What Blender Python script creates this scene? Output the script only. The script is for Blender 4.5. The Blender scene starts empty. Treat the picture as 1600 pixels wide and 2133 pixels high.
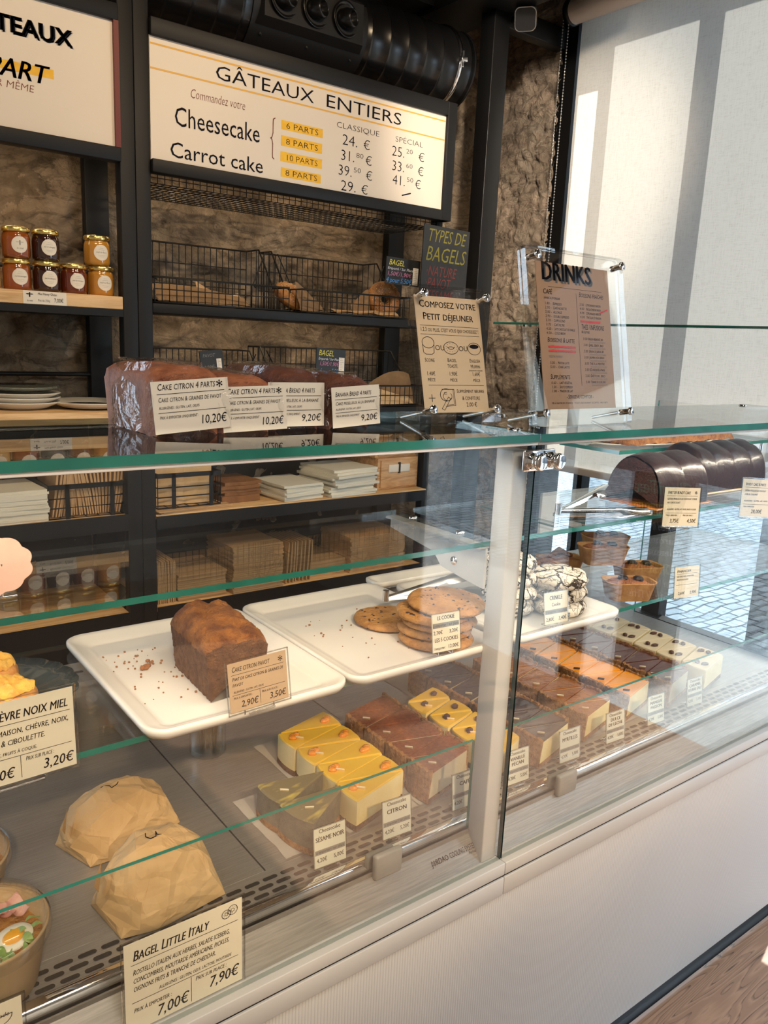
import bpy, bmesh, math, random
from mathutils import Vector, Matrix, noise
random.seed(7)
S = bpy.context.scene
COL = S.collection

# ---------------------------------------------------------------- camera
cd = bpy.data.cameras.new('camera')
cam = bpy.data.objects.new('camera', cd)
COL.objects.link(cam)
right, down, fwd = ((0.79707345, -0.602167, 0.04548434), (-0.09263914, -0.19635679, -0.97614651), (0.59673437, 0.77384683, -0.21229502))
cam.matrix_world = Matrix((
    (right[0], -down[0], -fwd[0], 0.0),
    (right[1], -down[1], -fwd[1], -0.8),
    (right[2], -down[2], -fwd[2], 1.45),
    (0, 0, 0, 1)))
cd.sensor_fit = 'HORIZONTAL'
cd.sensor_width = 36.0
cd.lens = 1653.59 / 1600 * 36.0
cd.clip_start = 0.02
S.camera = cam

# ---------------------------------------------------------------- world, sun, lamps, exposure
S.view_settings.view_transform = 'Standard'
S.view_settings.look = 'None'
S.view_settings.exposure = 0.95
S.view_settings.gamma = 1.0
S.view_settings.use_curve_mapping = False
cy = S.cycles
cy.use_denoising = True
cy.max_bounces = 9
cy.diffuse_bounces = 3
cy.glossy_bounces = 4
cy.transmission_bounces = 6
cy.transparent_max_bounces = 28
cy.sample_clamp_indirect = 4.0
cy.caustics_reflective = False
cy.caustics_refractive = False
cy.use_adaptive_sampling = True
cy.adaptive_threshold = 0.02

wd = bpy.data.worlds.new('sky')
S.world = wd
wd.use_nodes = True
bg = wd.node_tree.nodes['Background']
bg.inputs[0].default_value = (0.66, 0.83, 1.0, 1)
bg.inputs[1].default_value = 3.6


def lamp(name, kind, loc, target, energy, color, **kw):
    l = bpy.data.lights.new(name, kind)
    l.energy = energy
    l.color = color
    for k, v in kw.items():
        setattr(l, k, v)
    o = bpy.data.objects.new(name, l)
    o.location = loc
    d = Vector(target) - Vector(loc)
    o.rotation_euler = d.to_track_quat('-Z', 'Y').to_euler()
    COL.objects.link(o)
    return o


WARM = (1.0, 0.74, 0.46)
WARMER = (1.0, 0.68, 0.36)
lamp('sun', 'SUN', (6, 1, 6), (6 - 0.62, 1 - 0.16, 6 - 0.85), 8.0, (1.0, 0.95, 0.86), angle=0.01)
# ceiling track spots over the aisle, aimed at the shelving
for x, e in ((0.05, 13), (0.80, 16), (1.45, 16)):
    lamp('track_spot', 'SPOT', (x, 0.15, 2.74), (x + 0.15, 1.55, 1.72), e, WARM, spot_size=math.radians(82), spot_blend=0.7, shadow_soft_size=0.045)
# ceiling spots over the customer side, aimed down at the display case
for x, e in ((0.05, 7), (0.75, 7), (1.45, 5)):
    lamp('ceiling_spot', 'SPOT', (x + 0.1, -0.35, 2.74), (x + 0.15, 0.35, 0.9), e, WARM, spot_size=math.radians(70), spot_blend=0.8, shadow_soft_size=0.05)
# track spots at the back of the customer area, aimed low through the front glass at the deck
for x0, x1, e in ((-0.5, 0.28, 130), (0.35, 0.72, 140), (0.95, 1.16, 115), (1.25, 1.6, 70)):
    lamp('deck_spot', 'SPOT', (x0, -2.35, 2.62), (x1, 0.22, 0.74), e, WARM, spot_size=math.radians(17), spot_blend=0.8, shadow_soft_size=0.05)
# added fill lamps: spot on the stone return, strips under boards and upper shelves
lamp('wall_fill', 'SPOT', (0.9, -0.2, 2.74), (2.5, 1.66, 1.95), 130, (1.0, 0.84, 0.66), spot_size=math.radians(34), spot_blend=0.7, shadow_soft_size=0.06)
for x, w in ((0.30, 0.9), (1.42, 0.95)):
    lamp('board_fill', 'AREA', (x, 1.60, 1.90), (x, 1.80, 1.62), 0.75, WARM, shape='RECTANGLE', size=w, size_y=0.015)
    lamp('shelf_fill', 'AREA', (x, 1.70, 1.482), (x, 1.80, 1.30), 0.35, WARM, shape='RECTANGLE', size=w, size_y=0.015)
# LED strips under the front edge of the top glass of the two cases
lamp('case_led', 'AREA', (0.26, 0.03, 1.296), (0.26, 0.17, 1.02), 1.6, (1.0, 0.80, 0.58), shape='RECTANGLE', size=1.05, size_y=0.012)
lamp('case_led', 'AREA', (1.50, 0.03, 1.300), (1.50, 0.17, 1.02), 1.8, (1.0, 0.86, 0.68), shape='RECTANGLE', size=1.1, size_y=0.012)
# soft fill lamp added over the customer area
lamp('customer_fill', 'AREA', (0.2, -1.7, 2.76), (0.2, -1.7, 0), 24, (1.0, 0.90, 0.78), shape='RECTANGLE', size=1.6, size_y=0.5)
# light portals in the shop door and in the window (sampling aids, they give off no light)
for loc, tgt, sx, sy in (((2.72, -1.15, 1.15), (0, -1.15, 1.15), 2.1, 2.3),):
    p = lamp('door_portal', 'AREA', loc, tgt, 1.0, (1, 1, 1), shape='RECTANGLE', size=sx, size_y=sy)
    p.data.cycles.is_portal = True


# ---------------------------------------------------------------- material helpers
def nodes(name):
    m = bpy.data.materials.new(name)
    m.use_nodes = True
    nt = m.node_tree
    nt.nodes.clear()
    out = nt.nodes.new('ShaderNodeOutputMaterial')
    return m, nt, out


def N(nt, t, **kw):
    n = nt.nodes.new(t)
    for k, v in kw.items():
        if k.startswith('i_'):
            key = k[2:]
            key = int(key) if key.isdigit() else key.replace('_', ' ')
            n.inputs[key].default_value = v
        else:
            setattr(n, k, v)
    return n


def c4(c):
    return (c[0], c[1], c[2], 1.0)


def pm(name, col, rough=0.5, metal=0.0, col2=None, ns=30.0, nd=4.0, lo=0.35, hi=0.65, stretch=None, bump=0.0, bs=None, coat=0.0, spec=0.5, sss=0.0, emit=None, bdist=0.01, rand=0.0):
    m, nt, out = nodes(name)
    L = nt.links.new
    b = N(nt, 'ShaderNodeBsdfPrincipled')
    b.inputs['Base Color'].default_value = c4(col)
    b.inputs['Roughness'].default_value = rough
    b.inputs['Metallic'].default_value = metal
    b.inputs['Specular IOR Level'].default_value = spec
    b.inputs['Coat Weight'].default_value = coat
    b.inputs['Coat Roughness'].default_value = 0.05
    if sss:
        b.inputs['Subsurface Weight'].default_value = sss
        b.inputs['Subsurface Scale'].default_value = 0.006
        b.inputs['Subsurface Radius'].default_value = (1.0, 0.6, 0.3)
    L(b.outputs[0], out.inputs[0])
    tc = N(nt, 'ShaderNodeTexCoord')
    vec = tc.outputs['Object']
    if stretch:
        mp = N(nt, 'ShaderNodeMapping')
        mp.inputs['Scale'].default_value = stretch
        L(vec, mp.inputs[0])
        vec = mp.outputs[0]
    if col2 is not None:
        n1 = N(nt, 'ShaderNodeTexNoise', i_Scale=ns, i_Detail=nd, i_Roughness=0.6)
        L(vec, n1.inputs['Vector'])
        r = N(nt, 'ShaderNodeValToRGB')
        r.color_ramp.elements[0].position = lo
        r.color_ramp.elements[1].position = hi
        r.color_ramp.elements[0].color = c4(col)
        r.color_ramp.elements[1].color = c4(col2)
        L(n1.outputs[0], r.inputs[0])
        L(r.outputs[0], b.inputs['Base Color'])
    if bump:
        n2 = N(nt, 'ShaderNodeTexNoise', i_Scale=bs or ns, i_Detail=5.0, i_Roughness=0.6)
        L(vec, n2.inputs['Vector'])
        bp = N(nt, 'ShaderNodeBump', i_Strength=bump, i_Distance=bdist)
        L(n2.outputs[0], bp.inputs['Height'])
        L(bp.outputs[0], b.inputs['Normal'])
    return m


def clear(name, tint=(0.97, 0.985, 0.98), f0=0.04, rough=0.0, bump=0.0, bs=60, power=5.0, gain=1.0):
    """thin clear sheet: a Schlick mix of see-through and mirror, the same from either side"""
    m, nt, out = nodes(name)
    L = nt.links.new
    lw = N(nt, 'ShaderNodeLayerWeight', i_Blend=0.5)
    pw = N(nt, 'ShaderNodeMath', operation='POWER')
    L(lw.outputs['Facing'], pw.inputs[0])
    pw.inputs[1].default_value = power
    ma = N(nt, 'ShaderNodeMath', operation='MULTIPLY_ADD')
    L(pw.outputs[0], ma.inputs[0])
    ma.inputs[1].default_value = (1.0 - f0) * gain
    ma.inputs[2].default_value = f0
    tr = N(nt, 'ShaderNodeBsdfTransparent')
    tr.inputs[0].default_value = c4(tint)
    gl = N(nt, 'ShaderNodeBsdfGlossy')
    gl.inputs['Roughness'].default_value = rough
    mx = N(nt, 'ShaderNodeMixShader')
    L(ma.outputs[0], mx.inputs[0])
    L(tr.outputs[0], mx.inputs[1])
    L(gl.outputs[0], mx.inputs[2])
    L(mx.outputs[0], out.inputs[0])
    if bump:
        tc = N(nt, 'ShaderNodeTexCoord')
        n2 = N(nt, 'ShaderNodeTexNoise', i_Scale=bs, i_Detail=4.0, i_Distortion=1.0)
        L(tc.outputs['Object'], n2.inputs['Vector'])
        bp = N(nt, 'ShaderNodeBump', i_Strength=bump, i_Distance=0.02)
        L(n2.outputs[0], bp.inputs['Height'])
        L(bp.outputs[0], gl.inputs['Normal'])
        L(bp.outputs[0], lw.inputs['Normal'])
    return m


def wood(name, a, b2, scale=9.0, stretch=(1, 10, 10), rough=0.45, rings=6.0, bump=0.05):
    m, nt, out = nodes(name)
    L = nt.links.new
    b = N(nt, 'ShaderNodeBsdfPrincipled')
    b.inputs['Roughness'].default_value = rough
    tc = N(nt, 'ShaderNodeTexCoord')
    mp = N(nt, 'ShaderNodeMapping')
    mp.inputs['Scale'].default_value = stretch
    L(tc.outputs['Object'], mp.inputs[0])
    n1 = N(nt, 'ShaderNodeTexNoise', i_Scale=scale * 0.22, i_Detail=3.0, i_Distortion=0.6)
    L(mp.outputs[0], n1.inputs['Vector'])
    mul = N(nt, 'ShaderNodeMath', operation='MULTIPLY')
    mul.inputs[1].default_value = rings
    L(n1.outputs[0], mul.inputs[0])
    fr = N(nt, 'ShaderNodeMath', operation='PINGPONG')
    fr.inputs[1].default_value = 0.5
    L(mul.outputs[0], fr.inputs[0])
    n2 = N(nt, 'ShaderNodeTexNoise', i_Scale=scale * 3.0, i_Detail=4.0)
    L(mp.outputs[0], n2.inputs['Vector'])
    ad = N(nt, 'ShaderNodeMath', operation='MULTIPLY_ADD')
    ad.inputs[1].default_value = 0.5
    L(n2.outputs[0], ad.inputs[0])
    L(fr.outputs[0], ad.inputs[2])
    r = N(nt, 'ShaderNodeValToRGB')
    r.color_ramp.elements[0].position = 0.28
    r.color_ramp.elements[1].position = 0.72
    r.color_ramp.elements[0].color = c4(b2)
    r.color_ramp.elements[1].color = c4(a)
    L(ad.outputs[0], r.inputs[0])
    L(r.outputs[0], b.inputs['Base Color'])
    bp = N(nt, 'ShaderNodeBump', i_Strength=bump, i_Distance=0.01)
    L(ad.outputs[0], bp.inputs['Height'])
    L(bp.outputs[0], b.inputs['Normal'])
    L(b.outputs[0], out.inputs[0])
    return m


M = {}
M['black'] = pm('black_metal', (0.006, 0.006, 0.0065), 0.42, spec=0.3, bump=0.02, bs=300)
M['charcoal'] = pm('charcoal_metal', (0.0095, 0.0095, 0.0105), 0.5, spec=0.25, bump=0.02, bs=300)
M['duct'] = pm('duct_metal', (0.005, 0.005, 0.0055), 0.25, spec=0.4)
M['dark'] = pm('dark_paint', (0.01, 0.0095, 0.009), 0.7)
M['steel'] = pm('brushed_steel', (0.36, 0.34, 0.32), 0.36, 0.62, col2=(0.46, 0.44, 0.42), ns=14, stretch=(1, 40, 1), bump=0.03, bs=40)
M['steel_plate'] = pm('satin_steel_plate', (0.20, 0.185, 0.168), 0.38, 0.55, col2=(0.27, 0.255, 0.235), ns=14, stretch=(1, 40, 1), bump=0.03, bs=40)
M['kick'] = pm('kick_strip', (0.012, 0.012, 0.014), 0.6, spec=0.12)
M['steel_plain'] = pm('steel', (0.55, 0.54, 0.52), 0.28, 0.95)
M['alu'] = pm('painted_aluminium', (0.46, 0.465, 0.47), 0.5, 0.1)
M['alu_white'] = pm('white_aluminium', (0.85, 0.83, 0.8), 0.35, 0.1)
M['chrome'] = pm('chrome', (0.86, 0.86, 0.87), 0.07, 1.0)
M['edge'] = pm('green_glass_edge', (0.008, 0.12, 0.095), 0.12, spec=0.7, col2=(0.02, 0.21, 0.165), ns=4, lo=0.4, hi=0.62, coat=0.6)
M['edge_thin'] = pm('thin_glass_edge', (0.02, 0.17, 0.135), 0.15, coat=0.5)
M['glass'] = clear('clear_glass', (0.985, 0.992, 0.988), 0.045)
M['glass_top'] = clear('top_glass', (0.94, 0.97, 0.955), 0.045)
M['acrylic'] = clear('clear_acrylic', (0.985, 0.985, 0.985), 0.04)
M['acrylic_edge'] = pm('acrylic_edge', (0.72, 0.73, 0.72), 0.12, coat=0.5)
M['film'] = clear('crinkly_clear_film', (0.975, 0.97, 0.965), 0.04, 0.06, 0.38, 24, 4.0)
M['film_flat'] = clear('clear_plastic', (0.98, 0.98, 0.975), 0.03, 0.03)
M['lid_plastic'] = clear('lid_plastic', (0.975, 0.975, 0.97), 0.07, 0.03, 0, 60, 3.5)
M['cream'] = pm('cream_paper', (0.76, 0.70, 0.56), 0.65)
M['tag'] = pm('tag_paper', (0.68, 0.67, 0.56), 0.6)
M['ivory'] = pm('ivory_board', (0.72, 0.645, 0.555), 0.5)
M['peach'] = pm('peach_paper', (0.86, 0.66, 0.43), 0.6)
M['kraft_card'] = pm('kraft_card', (0.44, 0.27, 0.16), 0.6)
M['tan_card'] = pm('tan_card', (0.46, 0.33, 0.21), 0.6)
M['ink'] = pm('ink', (0.006, 0.006, 0.012), 0.7, spec=0.1)
M['ink_red'] = pm('brown_ink', (0.16, 0.03, 0.02), 0.6)
M['grey_ink'] = pm('grey_ink', (0.20, 0.20, 0.19), 0.6)
M['shade_ink'] = pm('pale_grey_ink', (0.45, 0.44, 0.42), 0.6)
M['yellow'] = pm('yellow_marker', (0.86, 0.52, 0.03), 0.6, col2=(0.78, 0.42, 0.02), ns=40)
M['ochre'] = pm('ochre_line', (0.72, 0.40, 0.07), 0.6)
M['red_marker'] = pm('red_marker', (0.72, 0.035, 0.02), 0.5)
M['red_edge'] = pm('dark_red_edge', (0.13, 0.012, 0.01), 0.5)
M['slate'] = pm('chalkboard', (0.008, 0.009, 0.010), 0.55, col2=(0.018, 0.018, 0.019), ns=12)
M['ch_yellow'] = pm('yellow_chalk', (0.75, 0.68, 0.08), 0.8)
M['ch_olive'] = pm('olive_chalk', (0.17, 0.155, 0.022), 0.8)
M['ch_red'] = pm('red_chalk', (0.15, 0.03, 0.026), 0.8)
M['ch_pink'] = pm('pink_chalk', (0.60, 0.22, 0.40), 0.8)
M['ch_blue'] = pm('blue_chalk', (0.08, 0.35, 0.85), 0.8)
M['ch_white'] = pm('white_chalk', (0.75, 0.78, 0.85), 0.8)
M['ch_teal'] = pm('teal_chalk', (0.02, 0.55, 0.42), 0.8)
M['pine'] = wood('pine', (0.78, 0.52, 0.26), (0.60, 0.36, 0.15), 8.0, (1.2, 14, 14), rings=5)
M['beech'] = wood('beech', (0.66, 0.40, 0.19), (0.47, 0.25, 0.10), 10.0, (2, 14, 14), rings=5)
M['white_glaze'] = pm('white_melamine', (0.72, 0.70, 0.67), 0.22, coat=0.3)
M['plate_white'] = pm('white_plate', (0.66, 0.63, 0.56), 0.25)
M['plate_black'] = pm('black_plate', (0.006, 0.006, 0.007), 0.15)
M['napkin'] = pm('napkin_paper', (0.74, 0.71, 0.60), 0.85, bump=0.1, bs=200)
M['kraft'] = pm('kraft_paper', (0.50, 0.31, 0.155), 0.75, col2=(0.60, 0.39, 0.20), ns=18, bump=0.12, bs=60)
M['kraft_brown'] = pm('brown_wrapping_paper', (0.20, 0.12, 0.058), 0.8, col2=(0.27, 0.165, 0.08), ns=18, bump=0.15, bs=60)
M['kraft_pale'] = pm('pale_kraft_paper', (0.62, 0.42, 0.215), 0.72, col2=(0.69, 0.48, 0.26), ns=14, bump=0.1, bs=50)
M['kraft_dark'] = pm('brown_bag_paper', (0.20, 0.085, 0.03), 0.8, col2=(0.30, 0.14, 0.055), ns=20)
M['envelope'] = pm('envelope_paper', (0.47, 0.30, 0.15), 0.8)
M['gold'] = pm('gold_lid', (0.82, 0.60, 0.20), 0.22, 0.9)
M['honey'] = pm('amber_honey', (0.34, 0.085, 0.012), 0.08, coat=1.0, col2=(0.24, 0.05, 0.008), ns=10)
M['honey_dark'] = pm('dark_honey', (0.035, 0.010, 0.006), 0.08, coat=1.0)
M['honey_red'] = pm('red_honey', (0.13, 0.024, 0.008), 0.08, coat=1.0)
M['honey_cream'] = pm('creamed_honey', (0.52, 0.235, 0.03), 0.12, coat=1.0)
M['honey_pale'] = pm('pale_honey', (0.62, 0.42, 0.16), 0.12, coat=1.0)
M['label'] = pm('label_paper', (0.80, 0.74, 0.64), 0.6)
M['cake_side'] = pm('cake_side', (0.095, 0.036, 0.015), 0.9, col2=(0.20, 0.085, 0.034), ns=60, lo=0.4, hi=0.75, bump=1.0, bs=220)
M['cake_top'] = pm('cake_top', (0.13, 0.038, 0.010), 0.8, col2=(0.36, 0.135, 0.026), ns=32, lo=0.36, hi=0.70, bump=1.0, bs=170)
M['loaf'] = pm('loaf_crust', (0.42, 0.15, 0.065), 0.6, col2=(0.19, 0.058, 0.026), ns=26, lo=0.38, hi=0.66, bump=0.5, bs=120)
M['loaf_dark'] = pm('dark_loaf_crust', (0.15, 0.045, 0.022), 0.6, col2=(0.075, 0.022, 0.012), ns=26, bump=0.5, bs=120)
M['cookie'] = pm('cookie_dough', (0.47, 0.235, 0.07), 0.8, col2=(0.32, 0.135, 0.036), ns=40, lo=0.42, hi=0.7, bump=0.9, bs=110)
M['chip'] = pm('chocolate_chip', (0.035, 0.013, 0.008), 0.4)
M['crumb'] = pm('crumb', (0.24, 0.09, 0.03), 0.9)
M['crust'] = pm('biscuit_crust', (0.56, 0.27, 0.09), 0.85, col2=(0.30, 0.12, 0.04), ns=90, bump=1.0, bs=220)
M['crust_dark'] = pm('dark_biscuit_base', (0.20, 0.085, 0.032), 0.9, col2=(0.11, 0.042, 0.018), ns=90, bump=1.0, bs=220)
M['cheese'] = pm('cheesecake_cream', (0.84, 0.70, 0.38), 0.55, col2=(0.80, 0.62, 0.28), ns=25, bump=0.1, bs=150, sss=0.15)
M['cheese_grey'] = pm('grey_sesame_cream', (0.17, 0.155, 0.115), 0.6, col2=(0.115, 0.105, 0.08), ns=60, bump=0.2, bs=260)
M['cheese_tan'] = pm('coffee_cream', (0.55, 0.46, 0.32), 0.6, bump=0.1, bs=150)
M['top_lemon'] = pm('lemon_glaze', (0.86, 0.55, 0.045), 0.35, col2=(0.85, 0.48, 0.025), ns=12, coat=0.3)
M['top_cocoa'] = pm('cocoa_dust', (0.30, 0.095, 0.032), 0.85, col2=(0.21, 0.055, 0.02), ns=160, bump=0.3, bs=300)
M['top_plain'] = pm('plain_cream_top', (0.85, 0.66, 0.22), 0.5)
M['top_berry'] = pm('berry_jam', (0.018, 0.012, 0.018), 0.16, col2=(0.05, 0.03, 0.045), ns=90, bump=1.0, bs=120, coat=0.6)
M['top_dulce'] = pm('milk_caramel', (0.36, 0.13, 0.03), 0.2, col2=(0.28, 0.085, 0.02), ns=30, bump=0.5, bs=60, coat=0.5)
M['top_mango'] = pm('mango_glaze', (0.98, 0.38, 0.0), 0.25, col2=(0.92, 0.30, 0.0), ns=10, coat=0.4)
M['top_choco'] = pm('chocolate_caramel', (0.12, 0.026, 0.012), 0.22, col2=(0.075, 0.016, 0.009), ns=25, bump=0.4, bs=50, coat=0.5)
M['top_beige'] = pm('caramel_cream_top', (0.76, 0.62, 0.40), 0.5)
M['swirl'] = pm('sesame_top', (0.19, 0.16, 0.085), 0.5, col2=(0.55, 0.44, 0.11), ns=16, nd=2, lo=0.56, hi=0.70, stretch=(1, 3.0, 1))
M['orange'] = pm('candied_orange', (0.85, 0.31, 0.012), 0.2, coat=0.6, col2=(0.72, 0.22, 0.01), ns=60)
M['pecan'] = pm('pecan', (0.13, 0.045, 0.016), 0.45, col2=(0.07, 0.022, 0.01), ns=120, bump=0.6, bs=160)
M['white_choc'] = pm('white_chocolate', (0.80, 0.72, 0.53), 0.4)
M['paper_liner'] = pm('white_parchment', (0.44, 0.41, 0.37), 0.6)
M['bundt'] = pm('chocolate_glaze', (0.012, 0.006, 0.006), 0.28, coat=0.10, col2=(0.022, 0.010, 0.010), ns=14, bump=0.2, bs=34, spec=0.22)
M['bundt_crumb'] = pm('chocolate_crumb', (0.055, 0.012, 0.008), 0.9, col2=(0.025, 0.006, 0.005), ns=150, bump=1.0, bs=240)
M['mould'] = pm('paper_mould', (0.40, 0.225, 0.085), 0.7, col2=(0.27, 0.13, 0.045), ns=50)
M['mini_cake'] = pm('mini_cake', (0.34, 0.115, 0.028), 0.75, col2=(0.20, 0.06, 0.018), ns=45, bump=0.8, bs=120)
M['berry'] = pm('dark_berry', (0.012, 0.007, 0.010), 0.3, bump=0.5, bs=150)
M['crumble'] = pm('crumble_top', (0.52, 0.22, 0.06), 0.8, col2=(0.30, 0.10, 0.03), ns=80, bump=1.0, bs=140)
M['gold_cheese'] = pm('baked_cheese', (0.86, 0.50, 0.10), 0.4, col2=(0.50, 0.13, 0.015), ns=40, lo=0.45, hi=0.72, bump=0.5, bs=60, coat=0.2)
M['bun'] = pm('golden_dough', (0.72, 0.37, 0.11), 0.5, col2=(0.55, 0.22, 0.05), ns=25, bump=0.3, bs=60)
M['bagel'] = pm('bagel_crust', (0.42, 0.19, 0.055), 0.45, col2=(0.20, 0.075, 0.02), ns=30, bump=0.3, bs=80)
M['seed'] = pm('seeds', (0.06, 0.045, 0.035), 0.7)
M['seed_pale'] = pm('sesame_seeds', (0.66, 0.48, 0.22), 0.6)
M['blueglass'] = pm('dark_blue_glass', (0.045, 0.062, 0.07), 0.15, coat=0.5)
M['toothpick'] = pm('toothpick_wood', (0.62, 0.42, 0.20), 0.7)
M['bowl'] = pm('kraft_bowl', (0.47, 0.32, 0.17), 0.6, col2=(0.51, 0.35, 0.19), ns=8)
M['egg_white'] = pm('egg_white', (0.86, 0.80, 0.66), 0.35, sss=0.1)
M['yolk'] = pm('egg_yolk', (0.90, 0.42, 0.02), 0.35)
M['greens'] = pm('salad_leaf', (0.16, 0.30, 0.05), 0.5, col2=(0.33, 0.46, 0.14), ns=50)
M['ham'] = pm('ham', (0.62, 0.30, 0.25), 0.5, col2=(0.70, 0.42, 0.34), ns=40)
M['grain'] = pm('grain_salad', (0.66, 0.30, 0.06), 0.7, col2=(0.50, 0.20, 0.03), ns=70, bump=1.0, bs=160)
M['cream_cheese'] = pm('white_cheese', (0.80, 0.76, 0.66), 0.6)
M['cloud_pink'] = pm('pink_card_back', (0.40, 0.255, 0.205), 0.6, col2=(0.34, 0.21, 0.17), ns=14)
M['grey_plastic'] = pm('grey_plastic', (0.22, 0.215, 0.20), 0.45)
M['black_rubber'] = pm('black_rubber', (0.014, 0.014, 0.015), 0.35)
M['slot'] = pm('dark_slot', (0.012, 0.011, 0.010), 0.8)
M['blind_tube'] = pm('blind_tube_cloth', (0.70, 0.62, 0.56), 0.8)
M['facade_band'] = pm('dark_facade_band', (0.035, 0.035, 0.04), 0.3)
M['facade'] = pm('street_facade', (0.55, 0.49, 0.40), 0.9, col2=(0.62, 0.56, 0.46), ns=3)
M['window_dark'] = pm('street_window', (0.05, 0.06, 0.07), 0.15)
M['pavement'] = pm('pavement', (0.40, 0.40, 0.39), 0.85, col2=(0.30, 0.30, 0.30), ns=25, bump=0.3, bs=60)
M['plaster'] = pm('plaster', (0.42, 0.38, 0.33), 0.9)
M['ceil'] = pm('dark_ceiling', (0.02, 0.019, 0.018), 0.8)


def m_stone(name, a, b, c):
    m, nt, out = nodes(name)
    L = nt.links.new
    bs = N(nt, 'ShaderNodeBsdfPrincipled')
    bs.inputs['Roughness'].default_value = 0.92
    tc = N(nt, 'ShaderNodeTexCoord')
    n1 = N(nt, 'ShaderNodeTexNoise', i_Scale=5.5, i_Detail=7.0, i_Roughness=0.65, i_Distortion=0.5)
    L(tc.outputs['Object'], n1.inputs['Vector'])
    r = N(nt, 'ShaderNodeValToRGB')
    e = r.color_ramp.elements
    e[0].position, e[0].color = 0.30, c4(a)
    e[1].position, e[1].color = 0.74, c4(c)
    k = e.new(0.52)
    k.color = c4(b)
    L(n1.outputs[0], r.inputs[0])
    mpv = N(nt, 'ShaderNodeMapping')
    mpv.inputs['Scale'].default_value = (2.6, 2.6, 5.4)
    L(tc.outputs['Object'], mpv.inputs[0])
    vor = N(nt, 'ShaderNodeTexVoronoi', i_Scale=1.0)
    dis = N(nt, 'ShaderNodeVectorMath', operation='MULTIPLY_ADD')
    L(n1.outputs['Color'], dis.inputs[0])
    dis.inputs[1].default_value = (0.9, 0.9, 0.9)
    L(mpv.outputs[0], dis.inputs[2])
    L(dis.outputs[0], vor.inputs['Vector'])
    n2 = N(nt, 'ShaderNodeTexNoise', i_Scale=38.0, i_Detail=8.0, i_Roughness=0.7)
    L(tc.outputs['Object'], n2.inputs['Vector'])
    mx = N(nt, 'ShaderNodeMix', data_type='RGBA', blend_type='OVERLAY', i_0=0.5)
    L(r.outputs[0], mx.inputs[6])
    L(n2.outputs[0], mx.inputs[7])
    sep = N(nt, 'ShaderNodeSeparateColor')
    L(vor.outputs['Color'], sep.inputs[0])
    mrg = N(nt, 'ShaderNodeMapRange', i_3=0.62, i_4=1.25)
    L(sep.outputs[0], mrg.inputs[0])
    mp5 = N(nt, 'ShaderNodeMapping')
    mp5.inputs['Scale'].default_value = (0.55, 0.55, 1.5)
    L(tc.outputs['Object'], mp5.inputs[0])
    n5 = N(nt, 'ShaderNodeTexNoise', i_Scale=7.0, i_Detail=8.0, i_Roughness=0.62, i_Distortion=1.0)
    L(mp5.outputs[0], n5.inputs['Vector'])
    s5 = N(nt, 'ShaderNodeMath', operation='SUBTRACT')
    L(n5.outputs[0], s5.inputs[0])
    s5.inputs[1].default_value = 0.5
    a5 = N(nt, 'ShaderNodeMath', operation='ABSOLUTE')
    L(s5.outputs[0], a5.inputs[0])
    m5 = N(nt, 'ShaderNodeMapRange', i_1=0.0, i_2=0.035, i_3=0.58, i_4=1.0)
    L(a5.outputs[0], m5.inputs[0])
    k5 = N(nt, 'ShaderNodeMath', operation='MULTIPLY')
    L(m5.outputs[0], k5.inputs[0])
    L(mrg.outputs[0], k5.inputs[1])
    mrg = k5
    sc_ = N(nt, 'ShaderNodeVectorMath', operation='SCALE')
    L(mx.outputs[2], sc_.inputs[0])
    L(mrg.outputs[0], sc_.inputs['Scale'])
    L(sc_.outputs[0], bs.inputs['Base Color'])
    n3 = N(nt, 'ShaderNodeTexNoise', i_Scale=26.0, i_Detail=9.0, i_Roughness=0.68, i_Distortion=0.8)
    L(tc.outputs['Object'], n3.inputs['Vector'])
    bp = N(nt, 'ShaderNodeBump', i_Strength=1.0, i_Distance=0.05)
    L(n3.outputs[0], bp.inputs['Height'])
    L(bp.outputs[0], bs.inputs['Normal'])
    L(bs.outputs[0], out.inputs[0])
    return m


M['stone'] = m_stone('rubble_stone', (0.20, 0.145, 0.095), (0.46, 0.355, 0.245), (0.68, 0.55, 0.40))
M['stone_daylit'] = m_stone('daylit_stone', (0.36, 0.28, 0.21), (0.60, 0.48, 0.37), (0.76, 0.64, 0.51))  # same stone; daylight on this wall is put into a paler colour


def m_ribbed():
    m, nt, out = nodes('ribbed_white_panel')
    L = nt.links.new
    b = N(nt, 'ShaderNodeBsdfPrincipled')
    b.inputs['Roughness'].default_value = 0.42
    tc = N(nt, 'ShaderNodeTexCoord')
    mp = N(nt, 'ShaderNodeMapping')
    mp.inputs['Scale'].default_value = (1, 1, 0.02)
    L(tc.outputs['Object'], mp.inputs[0])
    n1 = N(nt, 'ShaderNodeTexWave', wave_type='BANDS', bands_direction='X', i_Scale=58.0, i_Distortion=1.6, i_Detail=1.0)
    n1.inputs['Detail Scale'].default_value = 0.6
    L(mp.outputs[0], n1.inputs['Vector'])
    r = N(nt, 'ShaderNodeValToRGB')
    r.color_ramp.elements[0].position = 0.0
    r.color_ramp.elements[1].position = 0.30
    r.color_ramp.elements[0].color = (0.455, 0.462, 0.468, 1)
    r.color_ramp.elements[1].color = (0.575, 0.585, 0.592, 1)
    L(n1.outputs[0], r.inputs[0])
    L(r.outputs[0], b.inputs['Base Color'])
    bp = N(nt, 'ShaderNodeBump', i_Strength=0.25, i_Distance=0.002)
    L(n1.outputs[0], bp.inputs['Height'])
    L(bp.outputs[0], b.inputs['Normal'])
    L(b.outputs[0], out.inputs[0])
    return m


M['ribbed'] = m_ribbed()


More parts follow.
